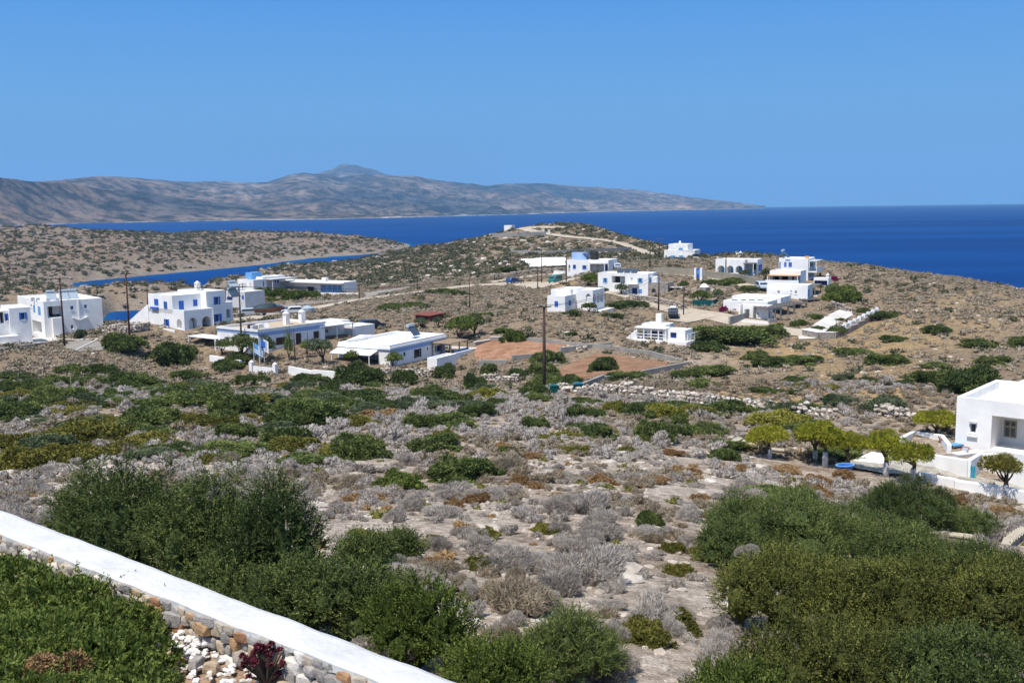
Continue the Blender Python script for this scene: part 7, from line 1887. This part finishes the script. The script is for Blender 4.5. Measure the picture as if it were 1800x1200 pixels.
big_bush(1000, 1198, 180, 118, 'upright long-needled dark bush beside the wall end', spires=4, A=0.22, L=0.16, W=0.012)
big_bush(700, 985, 90, 46, 'small green juniper patch on the clearing beside the pale boulders')
big_bush(640, 1000, 110, 60, 'low green juniper creeping out of the hedge')
big_bush(1380, 985, 330, 130, 'dark green juniper mound at the top of the thicket')
big_bush(1285, 995, 140, 80, 'green juniper at the edge of the thicket beside grey scrub')
big_bush(1540, 1020, 300, 110, 'dark juniper of the thicket before the tan coping wall')
big_bush(1690, 1050, 240, 100, 'juniper at the back corner of the thicket')
big_bush(1400, 1120, 330, 160, 'olive green juniper with upright sprays in the front of the thicket', m='goldjuniper')
big_bush(1580, 1150, 340, 170, 'wide olive green juniper filling the middle of the thicket', m='goldjuniper')
big_bush(1760, 1160, 300, 200, 'olive juniper at the border of the picture in the thicket', m='goldjuniper')
big_bush(1450, 1235, 330, 140, 'low olive juniper at the bottom of the thicket', m='goldjuniper')
big_bush(1680, 1260, 330, 150, 'dark juniper at the bottom corner of the thicket')
big_bush(1300, 1250, 200, 70, 'bright green leafy bush at the bottom of the clearing', m='leafgreen', dens=1.3)
big_bush(1590, 930, 190, 85, 'round dark juniper above the tan coping wall')
big_bush(1690, 945, 130, 50, 'straggling juniper beside the round one near the lone pine')

# ------------------------------------------------------------------ scrub
def free(x, y, r=0.0, polys=None):
    ok = np.ones(len(x), bool)
    for p in EXCL:
        x0, y0 = p.min(0) - 0.5; x1, y1 = p.max(0) + 0.5
        w = np.where(ok & (x > x0) & (x < x1) & (y > y0) & (y < y1))[0]
        if len(w): ok[w[in_poly(x[w], y[w], p)]] = False
    if BUSHES:
        Bq = np.array(BUSHES)
        for i in range(0, len(x), 4000):
            s = slice(i, i+4000); dd = (x[s, None] - Bq[None, :, 0])**2 + (y[s, None] - Bq[None, :, 1])**2
            ok[s] &= ~(dd < (Bq[None, :, 2]*0.85)**2).any(1)
    return ok
def sector(n, d0, d1, a0, a1, pw=2.0):
    u = rng.uniform(0, 1, n); d = (d0**pw + u*(d1**pw - d0**pw))**(1/pw); a = rng.uniform(R(a0), R(a1), n)
    return d*np.sin(a), d*np.cos(a)
def scrub(n, d0, d1, a0, a1, dens=None):
    x, y = sector(n, d0, d1, a0, a1); z = H(x, y); px, py = project(np.stack([x, y, z], -1))
    ok = free(x, y) & (z > 0.8)
    if dens is not None: ok &= rng.uniform(0, 1, len(x)) < dens(px, py, x, y)
    return x[ok], y[ok], z[ok], px[ok], py[ok]
# near clearing: grey cushions with rock showing between
def dens_near(px, py, x, y):
    c = 0.80 + 1.9*fbm(x/5.0, y/5.0, 51, 3) + 0.7*fbm(x/16.0, y/16.0, 52, 2)
    c = np.where((px > 560) & (px < 1300) & (py > 800), c - 0.28, c)
    return np.clip(c, 0.06, 1)
x, y, z, px, py = scrub(17800, 14, 112, -38, 38, dens_near)
d = np.hypot(x, y)
r = (0.16 + 0.42*rng.uniform(0, 1, len(x))**1.7)*(1 + 0.6*(rng.uniform(0, 1, len(x)) < 0.12)); h_ = r*rng.uniform(0.55, 1.3, len(x))
inv = (px > -60) & (px < 1860) & (py < 1260)
score = np.where(inv, r/d, 0); order = np.argsort(-score); first = order[:290]; rest = order[290:]
br_ = fbm(x/9.0, y/9.0, 66, 3) + rng.normal(size=len(x))*0.12 > 0.10
for i in first:
    put('brown_shrub' if br_[i] else 'dry_shrub', 'dry_hi', 'brownscrub' if br_[i] else 'drytwig', x[i], y[i], r[i]*rng.uniform(0.85, 1.35), r[i]*rng.uniform(0.7, 1.1), h_[i], 'brown dry cushion shrub on the pale stony slope' if br_[i] else 'grey dead-looking thorny cushion shrub on the pale stony slope', 'shrub', 'brown dry shrubs on the slope' if br_[i] else 'grey dry shrubs on the slope', z=z[i])
def stuff(name, sel, key, m, label, xx, yy, zz, rr, hh, toff=None):
    return replicate(name, PR[key], rng.integers(0, len(PR[key]), len(sel)), np.stack([xx[sel], yy[sel], zz[sel] - 0.05], -1), np.stack([rr[sel], rr[sel]*rng.uniform(0.85, 1.15, len(sel)), hh[sel]], -1), m, None if toff is None else toff[sel], label)
tof = rng.normal(size=len(x))*0.1 + 0.12*np.sign(fbm(x/10, y/10, 77, 2))*0
rs = rest[(d[rest] < 52) & br_[rest]]; stuff('brown_scrub', rs, 'dry_mid', 'brownscrub', 'mass of smaller brown dry scrub', x, y, z, r, h_, tof)
rs = rest[(d[rest] < 52) & ~br_[rest]]; stuff('dry_scrub', rs, 'dry_mid', 'drytwig', 'mass of smaller grey dry scrub', x, y, z, r, h_, tof)
brown = fbm(x/12.0, y/12.0, 61, 3) + np.clip((px - 900)/900, -0.3, 1)*0.25 + rng.normal(size=len(x))*0.10
rs = rest[(d[rest] >= 52) & (brown[rest] < 0.08)]; stuff('dry_scrub', rs, 'dry_low', 'drytwig', 'mass of grey dry scrub farther down the slope', x, y, z, r*1.15, h_*1.1, tof)
rs = rest[(d[rest] >= 52) & (brown[rest] >= 0.08)]; stuff('brown_scrub', rs, 'dry_low', 'brownscrub', 'mass of brown dry scrub farther down the slope', x, y, z, r*1.15, h_*1.0, tof)
# low rusty and green tufts in between
x, y, z, px, py = scrub(1100, 20, 105, -36, 36); k = rng.uniform(0, 1, len(x)); r = rng.uniform(0.15, 0.4, len(x)); h_ = r*0.8
stuff('rusty_scrub', np.where(k < 0.45)[0], 'dry_low', 'rust', 'small rusty cushions between the grey scrub', x, y, z, r, h_)
stuff('green_scrub', np.where(k >= 0.45)[0], 'green_far', 'mastic', 'small olive tufts between the grey scrub', x, y, z, r, h_)
# extra dark bushes on the near plain, thicker towards the houses on one side
def dens_green(px, py, x, y):
    c = np.where(px < 640, 0.75, 0.12) * np.clip((py - 640)/30, 0, 1) * np.clip((835 - py)/40, 0, 1)
    c = np.maximum(c, 0.5*np.exp(-((py - 715)/22.0)**2)*(px < 1560))
    c = np.maximum(c, 0.06*(px > 640)*(py < 900))
    return c*np.clip(0.7 + 2.2*fbm(x/9.0, y/9.0, 91, 3), 0, 1)
x, y, z, px, py = scrub(760, 40, 125, -30, 26, dens_green)
x, y, z, px, py = (q[:215] for q in (x, y, z, px, py))
for i in range(len(x)):
    rr = rng.uniform(0.8, 2.0); mt, nm, gl = [('juniper', 'juniper_bush', 'dark green bushes of the plain'), ('juniper', 'juniper_bush', 'dark green bushes of the plain'), ('mastic', 'mastic_bush', 'olive bushes of the plain'), ('olive', 'grey_green_bush', 'grey-green bushes of the plain')][int(rng.integers(4))]
    lb = {'juniper_bush': 'dark green bush among the many on the scrubby plain', 'mastic_bush': 'olive-yellow bush among the many on the scrubby plain', 'grey_green_bush': 'grey-green bush among the many on the scrubby plain'}[nm]
    put(nm, 'juniper' if mt != 'mastic' else 'mastic', mt, x[i], y[i], rr*rng.uniform(1.0, 1.7), rr*rng.uniform(0.9, 1.3), rr*rng.uniform(0.32, 0.62), lb, 'bush', gl, z=z[i])
# the brown plain around the houses and the slope above the villa
x, y, z, px, py = scrub(29000, 112, 300, -36, 37, lambda px, py, x, y: np.clip(0.72 + 1.9*fbm(x/9.0, y/9.0, 41, 3), 0.1, 1)*(1 - 0.6*((px > 1230) & (py > 585))))
d = np.hypot(x, y); r = rng.uniform(0.28, 0.75, len(x)); h_ = r*rng.uniform(0.7, 1.1, len(x))
g_ = rng.uniform(0, 1, len(x)) < 0.05 + 0.12*(fbm(x/22, y/22, 44, 2) > 0.12)
stuff('brown_scrub', np.where(~g_)[0], 'dry_far', 'brownscrub', 'low brown-grey scrub covering the plain between the houses', x, y, z, r, h_, rng.normal(size=len(x))*0.13)
stuff('green_scrub', np.where(g_)[0], 'green_far', 'farscrub', 'dark low scrub dotted over the plain between the houses', x, y, z, r*1.5, h_*1.3, rng.normal(size=len(x))*0.13)
# the hill with the summit block
x, y, z, px, py = scrub(13000, 290, 600, -13, 16, lambda px, py, x, y: np.clip(0.8 + 1.8*fbm(x/18.0, y/18.0, 46, 3), 0.05, 1))
r = rng.uniform(0.6, 1.7, len(x)); h_ = r*rng.uniform(0.5, 0.9, len(x)); g_ = rng.uniform(0, 1, len(x)) < 0.55
stuff('hill_scrub', np.where(g_)[0], 'green_far', 'farscrub', 'dark green scrub covering the hill with the white block', x, y, z, r*1.05, h_, rng.normal(size=len(x))*0.12)
stuff('brown_scrub', np.where(~g_)[0], 'dry_far', 'brownscrub', 'brown scrub on the hill with the white block', x, y, z, r*0.8, h_*0.7, rng.normal(size=len(x))*0.12)
# the bare hills across the creek
x, y, z, px, py = scrub(34000, 340, 1120, -31, -2, lambda px, py, x, y: np.clip(0.7 + 1.9*fbm(x/60.0, y/60.0, 48, 3), 0.22, 1))
ok = (z > 1.5) & (rng.uniform(0, 1, len(z)) < np.clip((z - 1)/8, 0.55, 1)); x, y, z = x[ok], y[ok], z[ok]; r = rng.uniform(0.6, 1.9, len(x))**1.2; h_ = r*rng.uniform(0.55, 0.9, len(x)); g_ = rng.uniform(0, 1, len(x)) < 0.72
stuff('creek_scrub', np.where(g_)[0], 'green_far', 'farscrub', 'dark round bushes dotted over the hills across the creek', x, y, z, r, h_, rng.normal(size=len(x))*0.1)
stuff('brown_scrub', np.where(~g_)[0], 'dry_far', 'brownscrub', 'brown bushes dotted over the hills across the creek', x, y, z, r*0.9, h_*0.8, rng.normal(size=len(x))*0.1)
# rocks: pale ledges and loose stones
def stone_field(name, n, d0, d1, a0, a1, smin, smax, label, flat=0.55, dens=None, m='stones', tint=(0.25, 1.0)):
    x, y, z, px, py = scrub(n, d0, d1, a0, a1, dens); v0, f0 = ico(); N = len(x)
    s = smin*(smax/smin)**(rng.uniform(0, 1, N)**2.2)
    q = v0[None]*rng.uniform(0.65, 1.2, (N, 12, 1))*s[:, None, None]*np.stack([rng.uniform(0.8, 1.6, N), rng.uniform(0.8, 1.2, N), flat*rng.uniform(0.6, 1.3, N)], -1)[:, None]
    a = rng.uniform(0, 6.28, N)[:, None]; X = q[..., 0]*np.cos(a) - q[..., 1]*np.sin(a); Y = q[..., 0]*np.sin(a) + q[..., 1]*np.cos(a)
    V = np.stack([X + x[:, None], Y + y[:, None], q[..., 2] + z[:, None] + s[:, None]*0.12], -1).reshape(-1, 3); T = (f0[None] + (np.arange(N)*12)[:, None, None]).reshape(-1, 3)
    o = build_np(name, V, np.zeros((0, 4), int), T, m, np.repeat(rng.uniform(*tint, N), 12)); o['kind'] = 'stuff'; o['label'] = label
stone_field('loose_stones', 31000, 14, 60, -36, 36, 0.02, 0.15, 'loose pale stones scattered over the clearing', dens=lambda px, py, x, y: np.clip(0.45 + 2.4*fbm(x/4.0, y/4.0, 71, 3), 0.03, 1), tint=(0.1, 0.75))
stone_field('rock_ledges', 900, 18, 75, -28, 28, 0.12, 0.55, 'flat pale rock ledges showing through the scrub', flat=0.22, dens=lambda px, py, x, y: np.clip(0.5 + 3*fbm(x/8.0, y/8.0, 72, 3), 0, 1), tint=(0.35, 0.8))
stone_field('slope_stones', 9500, 75, 300, -36, 37, 0.08, 0.5, 'pale stones on the plain and slopes around the houses', dens=lambda px, py, x, y: np.clip(0.4 + 3*fbm(x/14.0, y/14.0, 73, 3), 0, 1), tint=(0.3, 0.9))
stone_field('shore_rocks', 11000, 350, 1100, -31, 1, 0.4, 1.8, 'grey crags and boulders on the hills across the creek', dens=lambda px, py, x, y: np.clip(0.45 + 3*fbm(x/50.0, y/50.0, 74, 3), 0.1, 1), tint=(0.0, 0.32))
stone_field('hill_stones', 4000, 290, 560, -13, 16, 0.3, 1.3, 'pale rocks between the scrub on the hill', tint=(0.3, 0.9))
for px, py, w, hgt in ((607, 978, 40, 34), (640, 1010, 26, 22), (830, 1110, 60, 26), (950, 1105, 50, 18), (640, 1130, 30, 20)):
    g = ground(px, py); d_ = g[1]; s = w/F*d_/2.6; d4 = rocks2([(np.array([0, 0, 0.05]), np.array([s, s*0.8, hgt/F*d_*0.7]), 0.4, 0.62)], *ICO2); BUSHES.append((g[0], g[1], s*0.7))
    thing_np('pale_boulder', d4, 'stones', tuple(g), 'pale weathered limestone boulder at the edge of the hedge', 'boulder', 'pale limestone boulders')

for px, py, r_ in ((1500,1000,0.5),(1565,1035,0.45),(1430,1085,0.5),(1640,1105,0.5),(1705,1140,0.55),(1365,1120,0.4),(1590,1180,0.5),(1480,1160,0.45),(1310,960,0.4),(640,1120,0.4),(700,1130,0.35)):
    g = ground(px, py + 55); put('dead_shrub', 'dry_hi', 'drytwig', g[0], g[1], r_*1.3, r_, r_*1.1, 'bare grey dead twigs showing between the green juniper crowns', 'shrub', 'dead twigs in the junipers', z=P(px, py, g[1])[2] - r_*0.75)
# weeds on the bare fields
wx, wy = [], []
for q in EXCL[:30]:
    a_ = 0.5*abs(np.dot(q[:, 0], np.roll(q[:, 1], 1)) - np.dot(q[:, 1], np.roll(q[:, 0], 1)))
    if len(q) in (7, 8) and a_ > 60:
        n_ = int(min(a_/7, 90)); x_ = rng.uniform(q[:, 0].min(), q[:, 0].max(), n_); y_ = rng.uniform(q[:, 1].min(), q[:, 1].max(), n_); k_ = in_poly(x_, y_, q); wx.append(x_[k_]); wy.append(y_[k_])
wx, wy = np.concatenate(wx), np.concatenate(wy); wz = H(wx, wy) + 0.1; k_ = (wy < 175)
wr = rng.uniform(0.12, 0.4, len(wx)); stuff('field_weeds', np.where(k_)[0], 'dry_far', 'brownscrub', 'sparse dry weeds and clods on the bare fields', wx, wy, wz, wr, wr*0.5)
# ------------------------------------------------------------------ air
def haze(density=8.0e-5):
    m = bpy.data.materials.new('haze_air'); m.use_nodes = True; nt = m.node_tree; nt.nodes.remove(nt.nodes['Principled BSDF'])
    v = nt.nodes.new('ShaderNodeVolumePrincipled'); v.inputs['Density'].default_value = density; v.inputs['Color'].default_value = (0.31, 0.62, 1.0, 1); v.inputs['Anisotropy'].default_value = 0.0
    nt.links.new(v.outputs[0], nt.nodes['Material Output'].inputs['Volume']); MATS['haze'] = m
    mb = MB(); mb.box(-30000, 30000, -3000, 32000, -16, 1100); o = mb.build('haze', 'haze'); o['kind'] = 'stuff'; o['label'] = 'thin blue summer haze over the sea'
HAZE = True
if HAZE: haze()
